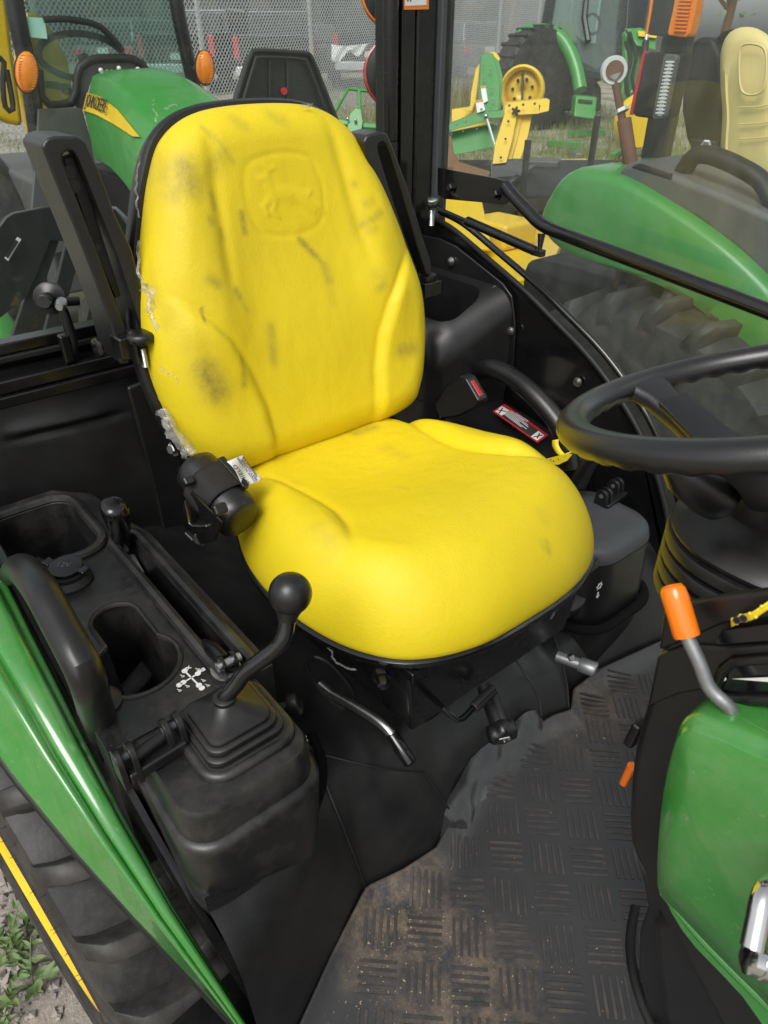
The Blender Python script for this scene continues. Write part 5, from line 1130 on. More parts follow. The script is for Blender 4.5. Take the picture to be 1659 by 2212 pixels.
def weed(px, py, h, seed, label, dry=False):
    rnd = random.Random(seed); c = U(px, py, z=0.0); c.z = gz(c.x, c.y); t = thing('weed_plant', label, 'weed', c, 'weeds beside the wheel')
    for s in range(rnd.randint(3, 4)):
        a = rnd.uniform(0, 6.3); top = c + V((math.cos(a) * h * .6, math.sin(a) * h * .6, h * rnd.uniform(.7, 1.1)))
        st = [c, lerp3(c, top, .5) + V((0, 0, h * .12)), top]; q = spline(st, 10); MB().tube(q, [.0022 - .0001 * i for i in range(10)], 5).build('stem', 'leaf', t)
        for k in range(2, 10):
            p = V(q[k]); b_ = a + rnd.choice((-1, 1)) * rnd.uniform(.6, 1.6); l = h * rnd.uniform(.28, .45); d = V((math.cos(b_), math.sin(b_), rnd.uniform(-.15, .35))).normalized(); w = V((0, 0, 1)).cross(d).normalized() * l * .25; up_ = d.cross(w).normalized()
            g = MB(); g.add([p, p + d * l * .3 + w * .9 - up_ * .002, p + d * l * .65 + w * .7, p + d * l, p + d * l * .65 - w * .7, p + d * l * .3 - w * .9 - up_ * .002, p + d * l * .3 + V((0, 0, -.004)), p + d * l * .65 + V((0, 0, -.005))], [(0, 6, 1), (0, 5, 6), (1, 6, 7, 2), (5, 4, 7, 6), (2, 7, 3), (7, 4, 3)])
            g.build('leaf', 'leaf_dry' if rnd.random() < .012 else 'leaf', t)
weed(22, 2065, .10, 1, 'leafy green weed standing highest by the tyre, at the picture edge'); weed(72, 2130, .10, 2, 'leafy weed touching the tyre sidewall, with one reddish leaf'); weed(10, 2195, .06, 3, 'small round-leaved weed at the bottom edge of the gravel'); weed(55, 2020, .07, 4, 'small weed just behind the tall leafy one by the tyre'); weed(45, 2095, .08, 6, 'bushy weed between the two tall ones on the gravel')
# ------------------------------------------------------------------ chain-link fence
FA, FB = U(250, 120, d=8.8), U(1000, 120, d=16.0); FA.z = FB.z = 0; fd = (FB - FA).normalized()
F0, F1 = FA - fd * 4.5, FB + fd * 12; flen = (F1 - F0).length
fence = thing('chain_link_fence', 'grey galvanised chain-link fence running behind the parked tractors', 'fence', lerp3(F0, F1, .5))
g = MB(); pit = .036; hh = 2.3; nseg = int(hh / (pit * 1.05)); nw = int(flen / pit)
for w in range(nw):
    s0 = w * pit
    if s0 > 24: break
    p0 = F0 + fd * s0; zb = gz(p0.x, p0.y); prev = None; rw_ = .0060
    for k in range(nseg + 1):
        p = p0 + fd * (pit if (k + w) % 2 else 0); p.z = zb + .05 + k * hh / nseg
        if prev is not None:
            o = len(g.v); n_ = V((-fd.y, fd.x, 0)) * rw_; e = fd * rw_
            g.v += [tuple(prev + n_), tuple(prev - n_ + e), tuple(prev - n_ - e), tuple(p + n_), tuple(p - n_ + e), tuple(p - n_ - e)]
            g.f += [(o, o + 1, o + 4, o + 3), (o + 1, o + 2, o + 5, o + 4), (o + 2, o, o + 3, o + 5)]
        prev = p
tag(g.build('wire_mesh', 'galvanised', fence, fix=False), kind='stuff')
s = ((U(458, 120, d=9.9) - F0).dot(fd)) % 2.6
while s < flen:
    p = F0 + fd * s + V((-fd.y, fd.x, 0)) * .04; p.z = gz(p.x, p.y) - .1; MB().tube([p, p + V((0, 0, 2.55))], .036, 14).build('fence_post', 'galvanised', fence); MB().sphere(p + V((0, 0, 2.56)), .04, 12, 6).build('post_cap', 'galvanised', fence); s += 2.6
MB().tube([V((p.x, p.y, gz(p.x, p.y) + 2.36)) for p in (F0 + fd * (flen * k / 12) for k in range(13))], .022, 10).build('top_rail', 'galvanised', fence)
# tall weeds along the fence foot
g = MB(); rnd = random.Random(5)
for k in range(5200):
    s = rnd.uniform(2, 24); o = rnd.gauss(-.25, .35); p = F0 + fd * s + V((-fd.y, fd.x, 0)) * o; p.z = gz(p.x, p.y); h = abs(rnd.gauss(.38, .18)) + .08
    if rnd.random() < .35 and s < 12: h *= .6
    d = V((rnd.uniform(-.35, .35), rnd.uniform(-.35, .35), 1)) * h; w = V((rnd.uniform(-1, 1), rnd.uniform(-1, 1), 0)).normalized() * .008
    g.add([p - w, p + w, p + d * .6 + w * .6, p + d, p + d * .6 - w * .6], [(0, 1, 2, 4), (4, 2, 3)])
tag(g.build('fence_grass', 'dry_grass', None, smooth=False, fix=False), 'tall dry grass along the foot of the chain-link fence', 'grass', kind='stuff')
g = MB()
for k in range(9000):
    px, py = rnd.uniform(930, 1659), rnd.uniform(265, 420); 
    p = U(px, py, z=0.25 if py < 300 else .1)
    if math.hypot(p.x, p.y) > 22 or p.y < 3.2: continue
    p.z = gz(p.x, p.y); h = rnd.uniform(.05, .22); d = V((rnd.uniform(-.4, .4), rnd.uniform(-.4, .4), 1)) * h; w = V((rnd.uniform(-1, 1), rnd.uniform(-1, 1), 0)).normalized() * .009
    g.add([p - w, p + w, p + d], [(0, 1, 2)])
tag(g.build('yard_grass', 'grass', None, smooth=False, fix=False), 'patchy short green grass between the parked machines', 'grass', kind='stuff')
# ------------------------------------------------------------------ vehicles behind the fence
def pickup(px, py, d, heading, m, label, sc=1.0, bed=True):
    c = U(px, py, d=d); c.z = gz(c.x, c.y); t = thing('pickup_truck' if bed else 'parked_car', label, 'truck' if bed else 'car', c, 'vehicles behind the fence')
    f = V((math.cos(heading), math.sin(heading), 0)); l = V((-f.y, f.x, 0)); Z = V((0, 0, 1))
    def W(a, b_, z): return c + (f * a + l * b_ + Z * z) * sc
    def slab(a0, a1, b0, b1, z0, z1, name, mm, bev=.05, taper=0):
        MB().hexa([W(a0, b0, z0), W(a1, b0, z0), W(a1, b1, z0), W(a0, b1, z0), W(a0 + taper, b0 + taper * .4, z1), W(a1 - taper, b0 + taper * .4, z1), W(a1 - taper, b1 - taper * .4, z1), W(a0 + taper, b1 - taper * .4, z1)]).build(name, mm, t, bevel=bev * sc)
    if bed:
        slab(.02, 5.4, -.96, .96, .45, 1.05, 'body', m); slab(.0, 1.9, -.96, -.86, 1.04, 1.32, 'bed_side', m, .03); slab(.0, 1.9, .86, .96, 1.04, 1.32, 'bed_side', m, .03); slab(-.03, .06, -.84, .84, .72, 1.30, 'tailgate', m, .03)
        slab(1.95, 4.1, -.86, .86, 1.05, 1.86, 'cab', m, .08, .16); slab(1.90, 2.06, -.62, .62, 1.30, 1.74, 'rear_window', 'car_glass', .02, .05); slab(-.16, .02, -.95, .95, .45, .66, 'bumper', 'galvanised', .04)
        for s in (-1, 1): slab(-.03, .12, s * .90 - .07, s * .90 + .07, .80, 1.26, 'tail_lamp', 'red_lens', .02)
    else:
        slab(.0, 4.5, -.9, .9, .35, .95, 'body', m, .1); slab(.3, 3.4, -.82, .82, .95, 1.55, 'cabin', m, .1, .28); slab(.33, .62, -.68, .68, 1.02, 1.45, 'rear_window', 'car_glass', .03, .1)
        for s in (-1, 1): slab(-.03, .12, s * .74 - .13, s * .74 + .13, .70, .88, 'tail_lamp', 'red_lens', .02)
    for a in (.95, 4.3):
        for s in (-.98, .98): MB().lathe([(.12, -.12), (.36, -.11), (.40, -.06), (.40, .06), (.36, .11), (.12, .12)], W(a, s * .9, .40), l, 24).build('wheel', 'tyre_rubber', t)
    MB().poly3([W(-.04 if bed else -.01, b_, z) for b_, z in ((-.16, .74), (.16, .74), (.16, .88), (-.16, .88))], -f, .01).build('number_plate', 'white_print', t, smooth=False)
hd = HEAD
pickup(592, 100, 17.0, hd + .05, 'car_black', 'black pickup truck seen from behind above the trapezoid shield'); pickup(380, 100, 17.5, hd - .1, 'car_black', 'dark pickup truck behind the fence post at the amber light'); pickup(800, 95, 18.5, hd + .1, 'car_black', 'dark pickup truck with white sheet over it beside the black pillar')
pickup(1060, 80, 22.0, hd + .3, 'car_silver', 'grey car beyond the fence over the green mast', 1.0, False); pickup(220, 95, 19, hd - .2, 'car_silver', 'silver car behind the fence seen through the far windshield', 1.0, False)
pickup(640, 75, 27, hd - 1.2, 'car_silver', 'silver car parked farther back over the black pickup', 1.0, False); pickup(470, 70, 28, hd + 1.3, 'car_white', 'white car parked farther back by the fence post', 1.0, False); pickup(960, 60, 30, hd + 1.5, 'car_black', 'black car parked farthest back beside the pillar', 1.0, False)
g = MB(); g.grid(lambda i, j: U(716 + 84 * i, 96 + 3 * math.sin(i * 4) + j * (34 - 26 * i + 9 * math.sin(i * 11)), d=16.4 + .05 * math.sin(i * 17 + j * 5)), 18, 8); tag(g.build('white_sheet', 'white_tape', None, solid=.01), 'crumpled white sheet draped on a truck behind the fence', 'sheet')
bd = thing('office_building', 'low grey building with dark windows far behind the vehicles', 'building', U(620, 60, d=44)); c = U(620, 60, d=44); c.z = gz(c.x, c.y)
Rb = Matrix.Rotation(HEAD + .1, 3, 'Z'); MB().box(c + V((0, 0, 2.4)), (8, 46, 4.8), Rb).build('wall', 'building_wall', bd); MB().box(c + V((0, 0, 5.0)), (9, 47, .4), Rb).build('roof', 'galvanised', bd)
for k in range(-7, 8): MB().box(c + Rb @ V((-4.02, k * 2.9, 2.3)), (.12, 1.7, 1.5), Rb).build('window', 'car_glass', bd)
def tree(px, d, h, seed, label):
    rnd = random.Random(seed); c = U(px, 80, d=d); c.z = gz(c.x, c.y); t = thing('broadleaf_tree', label, 'tree', c, 'trees behind the yard'); MB().tube([c, c + V((.1, .1, h * .35)), c + V((.3, 0, h * .7))], [.22, .16, .06], 10).build('trunk', 'wood', t); g = MB()
    for k in range(5): a = rnd.uniform(0, 6.3); MB().tube([c + V((0, 0, h * .3)), c + V((math.cos(a) * h * .25, math.sin(a) * h * .25, h * rnd.uniform(.5, .75)))], [.09, .02], 6).build('limb', 'wood', t)
    cl = [(c + V((rnd.gauss(0, h * .2), rnd.gauss(0, h * .2), h * rnd.uniform(.4, .95))), h * rnd.uniform(.10, .2)) for _ in range(16)]
    for k in range(2600):
        q, r_ = rnd.choice(cl); p = q + V((rnd.gauss(0, 1), rnd.gauss(0, 1), rnd.gauss(0, .8))) * r_ * .55; a = V((rnd.gauss(0, 1), rnd.gauss(0, 1), rnd.gauss(0, 1))).normalized() * .13; b_ = a.orthogonal().normalized() * .09
        g.add([p - a, p + b_, p + a, p - b_], [(0, 1, 2, 3)])
    tag(g.build('crown', 'leaf', t, smooth=False, fix=False))
tree(200, 40, 8, 1, 'green tree behind the yard seen through the far windshield'); tree(1100, 42, 9, 2, 'green tree behind the yard over the large tractor'); tree(1560, 30, 7, 3, 'green tree behind the yard over the pale seat')
# ------------------------------------------------------------------ tractor parked behind ours, nose towards us
t2 = thing('parked_tractor', 'green cab tractor with yellow hood stripe parked behind the yellow seat', 'tractor', V((-4.6, 1.7, gz(-4.6, 1.7))))
XA, XB = -4.5, -3.35
secA = [(204, 345), (181, 240), (191, 200), (198, 165), (225, 152), (300, 148), (330, 160), (352, 200)]; secB = [(318, 470), (310, 372), (318, 310), (345, 268), (400, 232), (470, 220), (505, 240), (520, 300)]
ra = [U(*p, x=XA) for p in secA]; rb_ = [U(*p, x=XB) for p in secB]
MB().ring_loft([[lerp3(a, b2, t) + V((0, 0, .05 * math.sin(math.pi * t))) for a, b2 in zip(ra, rb_)] for t in [k / 10 for k in range(11)]]).build('hood', 'green_far', t2, bevel=.012, seg=3)
def side(t, s, off=.008):     # point of the hood's near flank: t rear to front, s low to high between crease and shoulder
    p = lerp3(lerp3(ra[1], rb_[1], t), lerp3(ra[2], rb_[2], t), s) + V((0, 0, .05 * math.sin(math.pi * t))); return p + V((.15, -1, .1)) * off
st_ = [side(.01, .05), side(.3, .15), side(.6, .38), side(.85, .72), side(.93, .98), side(.6, 1.0), side(.3, 1.0), side(.01, 1.0)]
MB().poly3(st_, (.15, -1, .1), .003).build('hood_stripe', 'yellow_paint', t2, smooth=False)
tu = (side(.4, .5) - side(.05, .4)).normalized(); tv = (side(.1, 1) - side(.1, 0)).normalized(); tw_ = tu.cross(tv).normalized()
if tw_.dot(V(CAM) - side(.1, .5)) < 0: tw_ = -tw_
text_mb('JOHN DEERE', .088, side(.06, .34, .016), tu, tv, tw_, t=.001, spacing=.92).build('hood_lettering', 'dark_print', t2, smooth=False)
fw_ = [U(a, b, x=-4.52) for a, b in ((84, 236), (165, 232), (178, 236), (196, 300), (215, 420), (250, 520), (60, 560), (80, 320))]
MB().ring_loft([fw_, [p + V((-.03, 0, 0)) for p in fw_]]).build('firewall', 'dark_fender', t2, bevel=.004)
XW = -4.62
def pbeam(pts, r_, name, m='black_steel', x=XW, n=10): MB().tube(spline([U(a, b, x=x) for a, b in pts], 16), r_, n).build(name, m, t2)
pbeam([(14, -160), (30, 0), (62, 160), (82, 300), (100, 430)], .048, 'cab_post'); pbeam([(365, -160), (380, 0), (402, 110), (422, 200), (440, 300)], .042, 'cab_post')
pbeam([(84, 150), (92, 215), (112, 228), (150, 224), (163, 210), (166, 170), (176, 142), (205, 128), (245, 126), (290, 128), (310, 142), (322, 160)], .022, 'windshield_frame', 'rubber', XW + .02)
ar = [U(a, b, x=XW + .015) for a, b in ((165, 232), (168, 172), (180, 146), (208, 132), (250, 130), (290, 132), (312, 148), (330, 172), (300, 150), (230, 150), (200, 165), (190, 200), (180, 238))]
MB().ring_loft([ar, [p + V((-.02, 0, 0)) for p in ar]]).build('cowl_surround', 'dark_fender', t2, bevel=.003)
for px, py in ((218, 152), (257, 148), (298, 150), (140, 261), (190, 223)): MB().sphere(U(px, py, x=XW + .05), .013, 10, 6).build('screw', 'white_tape', t2)
wg = [U(a, b, x=XW) for a, b in ((30, -160), (370, -160), (415, 200), (330, 170), (290, 130), (180, 140), (165, 225), (90, 220))]
MB().ring_loft([wg, [p + V((-.006, 0, 0)) for p in wg]]).build('windshield', 'green_glass', t2, smooth=False)
MB().poly3([U(a, b, x=XW + .01) for a, b in ((56, 36), (96, 39), (102, 84), (62, 80))], (1, 0, 0), .002).build('windshield_sticker', mat('mint_sticker', (.45, .78, .68), .5), t2, smooth=False)
def amber(px, py, hh_, x, tilt):
    c = U(px, py, x=x); d = float((np.array(c) - CAM) @ _f); h = hh_ / FPX * d / 2; ax_ = (V(CAM) - c); ax_.z = 0; ax_ = (ax_.normalized() + V((.3, .1, 0))).normalized(); u = V((0, 0, 1)).cross(ax_).normalized(); v_ = (V((0, 0, 1)) + u * tilt).normalized(); rings = []
    for k, dz in ((1.0, -.02), (1.0, .0), (.94, .012), (.78, .022), (.4, .03)): rings.append([c + ax_ * dz + u * math.cos(a) * h * .60 * k + v_ * math.sin(a) * h * k for a in (2 * math.pi * i / 32 for i in range(32))])
    MB().ring_loft(rings).build('amber_lamp', 'amber_lens', t2, ang=50)
    rings = [[c + ax_ * dz + u * math.cos(a) * h * .66 * k + v_ * math.sin(a) * h * 1.05 * k for a in (2 * math.pi * i / 32 for i in range(32))] for k, dz in ((.6, -.05), (1.0, -.022), (1.0, -.004), (.9, -.002))]
    MB().ring_loft(rings).build('lamp_housing', 'rubber', t2)
    for j in range(-6, 7): zz = j / 7.5; w = .5 * math.sqrt(max(0, 1 - zz * zz)); MB().beam(c + ax_ * .026 * (1 - zz * zz * .5) + v_ * h * zz - u * h * w, c + ax_ * .026 * (1 - zz * zz * .5) + v_ * h * zz + u * h * w, .006, .005, ax_).build('lens_rib', 'amber_lens', t2, smooth=False)
amber(58, 156, 78, -4.45, .22); amber(443, 147, 64, -4.5, .08)
MB().tube([U(58, 156, x=-4.5), U(72, 190, x=-4.6)], .02, 8).build('lamp_stalk', 'rubber', t2); MB().tube([U(440, 147, x=-4.55), U(412, 150, x=-4.62)], .03, 8).build('lamp_stalk', 'rubber', t2)
s2 = [U(a, b, x=-5.15) for a, b in ((60, 30), (80, 20), (110, 60), (150, 130), (165, 240), (70, 300), (40, 200), (40, 80))]; MB().ring_loft([s2, [p + V((-.12, 0, 0)) for p in s2]]).build('seat_back', 'yellow_paint', t2, bevel=.05, seg=3)
s2 = [U(a, b, x=-4.95) for a, b in ((-80, -40), (12, -40), (30, 120), (48, 240), (52, 275), (20, 268), (-60, 230))]; MB().ring_loft([s2, [p + V((-.12, 0, 0)) for p in s2]]).build('inner_fender', 'yellow_paint', t2, bevel=.03)
c2 = U(178, 122, x=-4.85); q = [c2 + V((.05 * math.sin(k * .2618) - .1 * math.sin(k * .2618), .24 * math.cos(k * .2618), .11 * math.sin(k * .2618))) for k in range(24)]; MB().tube(q, .018, 10, closed=True).build('steering_wheel', 'rubber', t2)
MB().tube([c2, c2 + V((.25, .05, -.35))], .03, 10).build('steering_column', 'rubber', t2)
MB().tube([U(98, 182, x=-4.8), U(125, 186, x=-4.8), U(140, 190, x=-4.8)], [.018, .02, .014], 8).build('lever', 'rubber', t2); MB().sphere(U(143, 193, x=-4.8), .03, 12, 8).build('lever_ball', 'rubber', t2)
pbeam([(95, 42), (150, 42), (210, 55), (245, 85), (265, 110)], .016, 'wiper', 'rubber', XW + .03)
g = MB(); q = spline([U(a, b, x=-4.5) for a, b in ((-8, 130), (8, 130), (6, 180), (12, 232), (28, 236), (22, 190), (14, 150))], 20); g.tube(q, .014, 8); g.build('grab_rail', 'rubber', t2)
MB().box((-5.3, 1.75, 2.55), (1.6, 1.2, .12)).build('roof', 'green_far', t2, bevel=.04)
bb = [(-5.9, 1.2, .5), (-4.6, 1.2, .5), (-4.6, 2.25, .5), (-5.9, 2.25, .5)]; MB().hexa([V(p) for p in bb] + [V((p[0], p[1], 1.15)) for p in bb]).build('cab_base', 'dark_fender', t2, bevel=.03)
for x, y, r_, w in ((-5.4, 1.05, .62, .17), (-5.4, 2.45, .62, .17), (-3.6, 1.2, .38, .12), (-3.6, 2.2, .38, .12)):
    z = gz(x, y) + r_; MB().lathe([(r_ * .55, -w), (r_ * .95, -w), (r_, -w * .6), (r_, w * .6), (r_ * .95, w), (r_ * .55, w)], (x, y, z), (0, 1, 0), 36).build('tyre', 'tyre_rubber', t2); MB().lathe([(.02, -w * .3), (r_ * .5, -w * .5), (r_ * .56, -w * .95), (r_ * .56, w * .95), (r_ * .5, w * .5), (.02, w * .3)], (x, y, z), (0, 1, 0), 28).build('rim', 'yellow_paint', t2)
MB().box((-4.0, 1.7, .85), (1.3, .4, .7)).build('engine_block', 'rubber', t2, bevel=.02)
# ------------------------------------------------------------------ trapezoid shield behind the seat
sh = thing('black_shield', 'black trapezoid plastic shield with raised rim behind the yellow backrest', 'shield', V((-3.0, 1.9, 0)))
tz = [(498, 250), (528, 150), (541, 118), (556, 110), (655, 115), (669, 121), (680, 145), (728, 265), (770, 420), (450, 420)]
s3 = [U(a, b, x=-3.0) for a, b in tz]; MB().ring_loft([s3, [p + V((-.03, 0, 0)) for p in s3]]).build('shield_plate', 'steel_dark', sh, bevel=.006)
q = [p + V((.006, 0, 0)) for p in s3[:8]]; MB().tube([V(p) for p in spline(q, 50)], .010, 8).build('shield_rim', 'steel_dark', sh)
q = [U(a, b, x=-2.985) for a, b in ((520, 232), (548, 140), (560, 124), (650, 128), (665, 142), (700, 232))]; MB().tube([V(p) for p in spline(q, 40)], .006, 6).build('shield_bead', 'steel_dark', sh)
for px in (583, 622): MB().tube([U(px, 130, x=-2.99), U(px + 2, 330, x=-2.99)], .006, 6).build('shield_rib', 'steel_dark', sh)
MB().lathe([(.014, 0), (.014, .01)], U(612, 197, x=-2.99), (1, 0, 0), 16).build('shield_boss', 'red_lens', sh)
for y in (1.72, 2.06): MB().box((-3.03, y, .55), (.05, .05, 1.1)).build('shield_leg', 'steel_dark', sh)
# ------------------------------------------------------------------ black carrier frame low behind the rear window
fr = thing('carrier_frame', 'black steel carrier frame with slanted bars and a white sticker', 'frame', V((-2.2, .5, 0)))
def slabp(pts, x, name, m, parent, th=.02, bev=.003): s = [U(a, b, x=x) for a, b in pts]; return MB().ring_loft([s, [p + V((-th, 0, 0)) for p in s]]).build(name, m, parent, bevel=bev)
slabp(((-90, 620), (-60, 540), (0, 488), (14, 470), (30, 461), (100, 447), (250, 452), (285, 500), (285, 530), (110, 520), (82, 590), (60, 640), (-90, 760)), -2.2, 'frame_plate', 'steel_dark', fr)
slabp(((100, 510), (132, 510), (40, 780), (8, 780)), -2.21, 'frame_bar', 'steel_dark', fr); slabp(((150, 500), (186, 500), (110, 790), (78, 790)), -2.22, 'frame_bar', 'steel_dark', fr); slabp(((230, 490), (262, 490), (200, 790), (165, 790)), -2.22, 'frame_bar', 'steel_dark', fr)
slabp(((10, 558), (38, 512), (46, 517), (18, 564)), -2.185, 'frame_sticker', 'white_tape', fr, .002, 0)
MB().beam(U(14, 556, x=-2.183), U(37, 520, x=-2.183), .008, .001, (1, 0, 0)).build('sticker_print', 'dark_print', fr, smooth=False)
MB().tube([U(110, 450, x=-2.3), U(250, 455, x=-2.3), U(270, 475, x=-2.3), U(282, 500, x=-2.3)], .012, 8).build('frame_rail', 'grey_metal', fr)
for y in (.2, .7, 1.15): MB().box((-2.25, y, .55), (.06, .06, 1.1)).build('frame_leg', 'steel_dark', fr)
MB().box((-2.25, .65, .40), (.08, 1.2, .08)).build('frame_foot', 'steel_dark', fr)
t_ = thing('green_hopper', 'small green cone hopper beneath the black carrier frame', 'hopper', U(15, 900, x=-2.6)); c = U(8, 740, x=-2.6); MB().lathe([(.10, -.5), (.10, -.12), (.085, -.02), (.03, .12), (.01, .14)], c, (0, 0, 1), 24).build('hopper_body', 'green_far', t_); MB().tube([V((c.x, c.y, 0)), V((c.x, c.y, c.z - .45))], .03, 8).build('hopper_leg', 'steel_dark', t_)
# ------------------------------------------------------------------ small green frame behind the seat's far shoulder
gf = thing('green_implement', 'small green tube frame with bolted plate beside the black pillar', 'implement', U(770, 300, d=5)); 
def gt(pts, r_, name, m='green_far', d=5.0, par=None): MB().tube([U(a, b, d=d) for a, b in pts], r_, 8).build(name, m, par or gf)
gt([(712, 262), (752, 192), (790, 196), (830, 202)], .012, 'frame_tube', 'green_far'); gt([(776, 196), (778, 245)], .014, 'frame_tube'); gt([(720, 262), (770, 272), (830, 276)], .03, 'frame_beam')
s = [U(a, b, d=4.95) for a, b in ((748, 285), (756, 245), (768, 233), (780, 236), (784, 262), (780, 290))]; MB().ring_loft([s, [p + V(_h) * .02 for p in s]]).build('bolt_plate', 'green_far', gf, bevel=.004)
for a in ((751, 257), (768, 260)): MB().sphere(U(*a, d=4.93), .012, 8, 6).build('plate_bolt', 'zinc', gf)
p = U(760, 270, d=5.0); MB().box(V((p.x, p.y, p.z / 2 - .05)), (.06, .06, p.z - .1)).build('frame_leg', 'green_far', gf)
# ------------------------------------------------------------------ flatbed with implements beyond the left door
def ang(pts, d, name, m, par, th=.04, bev=.006):
    s = [U(a, b, d=d) for a, b in pts]; return MB().ring_loft([s, [p + V(_h) * th for p in s]]).build(name, m, par, bevel=bev)
fbd = thing('flatbed_trailer', 'low black flatbed trailer carrying green and yellow implements', 'trailer', U(1050, 400, d=7))
dk = [U(900, 345, z=.86), U(1330, 345, z=.86), U(1330, 420, z=.86), U(900, 420, z=.86)]
MB().ring_loft([[p + V((0, 0, -.12)) for p in dk], dk]).build('trailer_deck', 'rubber', fbd, bevel=.01)
for p in dk: MB().box(V((p.x, p.y, .38)), (.12, .12, .74)).build('trailer_leg', 'steel_dark', fbd)
rb2 = thing('rear_blade', 'green rear blade with upright mast and white stickers on the flatbed', 'implement', U(1020, 330, d=6.6)); D = 6.6
ang(((966, 297), (972, 285), (1062, 268), (1075, 272), (1070, 318), (968, 338)), D, 'blade', 'green_far', rb2, .06)
ang(((1040, 120), (1052, 113), (1066, 116), (1074, 150), (1080, 178), (1078, 236), (1056, 252), (1020, 256), (1024, 246), (1034, 240), (1036, 190)), D - .05, 'mast', 'green_far', rb2, .05)
ang(((1066, 120), (1078, 132), (1086, 165), (1082, 236), (1074, 238), (1078, 178)), D, 'mast_flange', 'green_far', rb2, .04); ang(((1058, 112), (1072, 113), (1081, 126), (1076, 138), (1070, 140)), D + .1, 'mast_hook', 'yellow_paint', rb2)
ang(((1038, 188), (1049, 186), (1054, 218), (1043, 224)), D - .07, 'warning_sticker', 'white_tape', rb2, .003, 0); ang(((1027, 219), (1043, 216), (1048, 238), (1031, 244)), D - .07, 'warning_sticker', 'white_tape', rb2, .003, 0); ang(((1038, 186), (1049, 184), (1049.5, 188), (1039, 190)), D - .075, 'sticker_band', 'orange_print', rb2, .003, 0); ang(((1027, 217), (1043, 214), (1043.5, 218), (1027.5, 221)), D - .075, 'sticker_band', 'orange_print', rb2, .003, 0)
ang(((958, 272), (1022, 246), (1052, 256), (1050, 262), (1000, 276), (958, 286)), D - .1, 'draft_arm', 'green_far', rb2); ang(((1046, 246), (1054, 240), (1112, 237), (1113, 252), (1050, 257)), D - .15, 'cross_beam', 'green_far', rb2, .08)
MB().tube([U(1052, 258, d=D - .2), U(1072, 325, d=D - .2)], .014, 8).build('stay_rod', 'zinc', rb2); MB().sphere(U(1050, 251, d=D - .2), .022, 8, 6).build('pin', 'zinc', rb2)
ang(((1018, 200), (1028, 150), (1036, 138), (1034, 170), (1028, 218), (1020, 240), (1005, 240), (1006, 233), (1016, 230)), D + .2, 'yellow_guard', 'yellow_paint', rb2); ang(((976, 236), (1035, 228), (1052, 262), (1055, 296), (977, 298)), D + .3, 'yellow_plate', 'yellow_paint', rb2)
gw = thing('gauge_wheel', 'yellow ring gauge wheel standing on the flatbed behind the plough shank', 'wheel', U(1128, 260, d=7.0)); c = U(1128, 196, d=7.0); axg = (V(CAM) - c).normalized(); axg = (axg + V(_r) * -.25).normalized()
MB().lathe([(.185, -.05), (.215, -.05), (.22, .04), (.20, .055), (.175, .03), (.17, -.03)], c, axg, 40).build('wheel_ring', 'yellow_paint', gw); MB().lathe([(.18, -.03), (.03, -.02)], c, axg, 40, False).build('wheel_disc', 'yellow_paint', gw, solid=.01); MB().tube([U(1129, 160, d=6.95), U(1128, 215, d=6.95)], .012, 8).build('wheel_post', 'steel_dark', gw)
pz = c + V((0, 0, -.5)); MB().box(c + V((0, 0, -.42)), (.06, .06, .5)).build('wheel_arm', 'yellow_paint', gw)
ps_ = thing('plough_shank', 'yellow box-beam shank with star knob standing on the flatbed', 'implement', U(1105, 355, d=5.6)); D = 5.6
ang(((1090, 232), (1097, 222), (1184, 213), (1188, 217), (1186, 240), (1164, 245), (1168, 230), (1165, 226), (1165, 246), (1090, 250)), D, 'box_beam', 'yellow_paint', ps_, .10); ang(((1166, 225), (1184, 217), (1183, 238), (1167, 243)), D + .02, 'beam_end', 'dark_fender', ps_, .01, 0)
ang(((1090, 248), (1118, 246), (1108, 300), (1094, 352), (1064, 355), (1070, 310)), D - .02, 'shank_plate', 'yellow_paint', ps_, .03); ang(((1126, 250), (1150, 246), (1142, 290), (1124, 348), (1100, 352), (1116, 300)), D + .06, 'shank_plate', 'yellow_paint', ps_, .03); ang(((1110, 250), (1128, 250), (1118, 300), (1104, 348), (1094, 350), (1104, 300)), D + .04, 'shank_web', 'yellow_paint', ps_, .01)
k = U(1114, 240, d=D - .05)
for a in range(5): d_ = V(_r) * math.cos(a * 1.257) + V(_u) * math.sin(a * 1.257); MB().tube([k, k + d_ * .035], [.014, .008], 8).build('star_knob', 'rubber', ps_)
ang(((1060, 350), (1110, 345), (1130, 345), (1132, 380), (1060, 385)), D, 'shank_foot', 'steel_dark', ps_, .1)
yd = thing('rotary_cutter', 'yellow mower deck with black gearbox low beyond the door bar', 'mower', U(1100, 520, d=4.2)); 
def yz(pts, z, name, m, par=yd, th=-.05, bev=.006): s = [U(a, b, z=z) for a, b in pts]; return MB().ring_loft([s, [p + V((0, 0, th)) for p in s]]).build(name, m, par, bevel=bev)
yz(((950, 470), (1060, 420), (1210, 365), (1270, 350), (1330, 372), (1240, 460), (1180, 600), (960, 620)), .70, 'deck', 'yellow_paint'); yz(((1010, 415), (1190, 350), (1195, 360), (1020, 428)), .84, 'deck_rail', 'yellow_paint'); yz(((1195, 345), (1265, 342), (1300, 360), (1262, 372), (1200, 370)), .82, 'deck_wing', 'yellow_paint')
p = U(1080, 520, z=.72); MB().box(p + V((0, 0, .06)), (.35, .3, .16)).build('deck_cover', 'yellow_paint', yd, bevel=.03); MB().beam(U(980, 420, z=.95), U(1000, 540, z=.75), .35, .02).build('chute', 'yellow_paint', yd, bevel=.006)
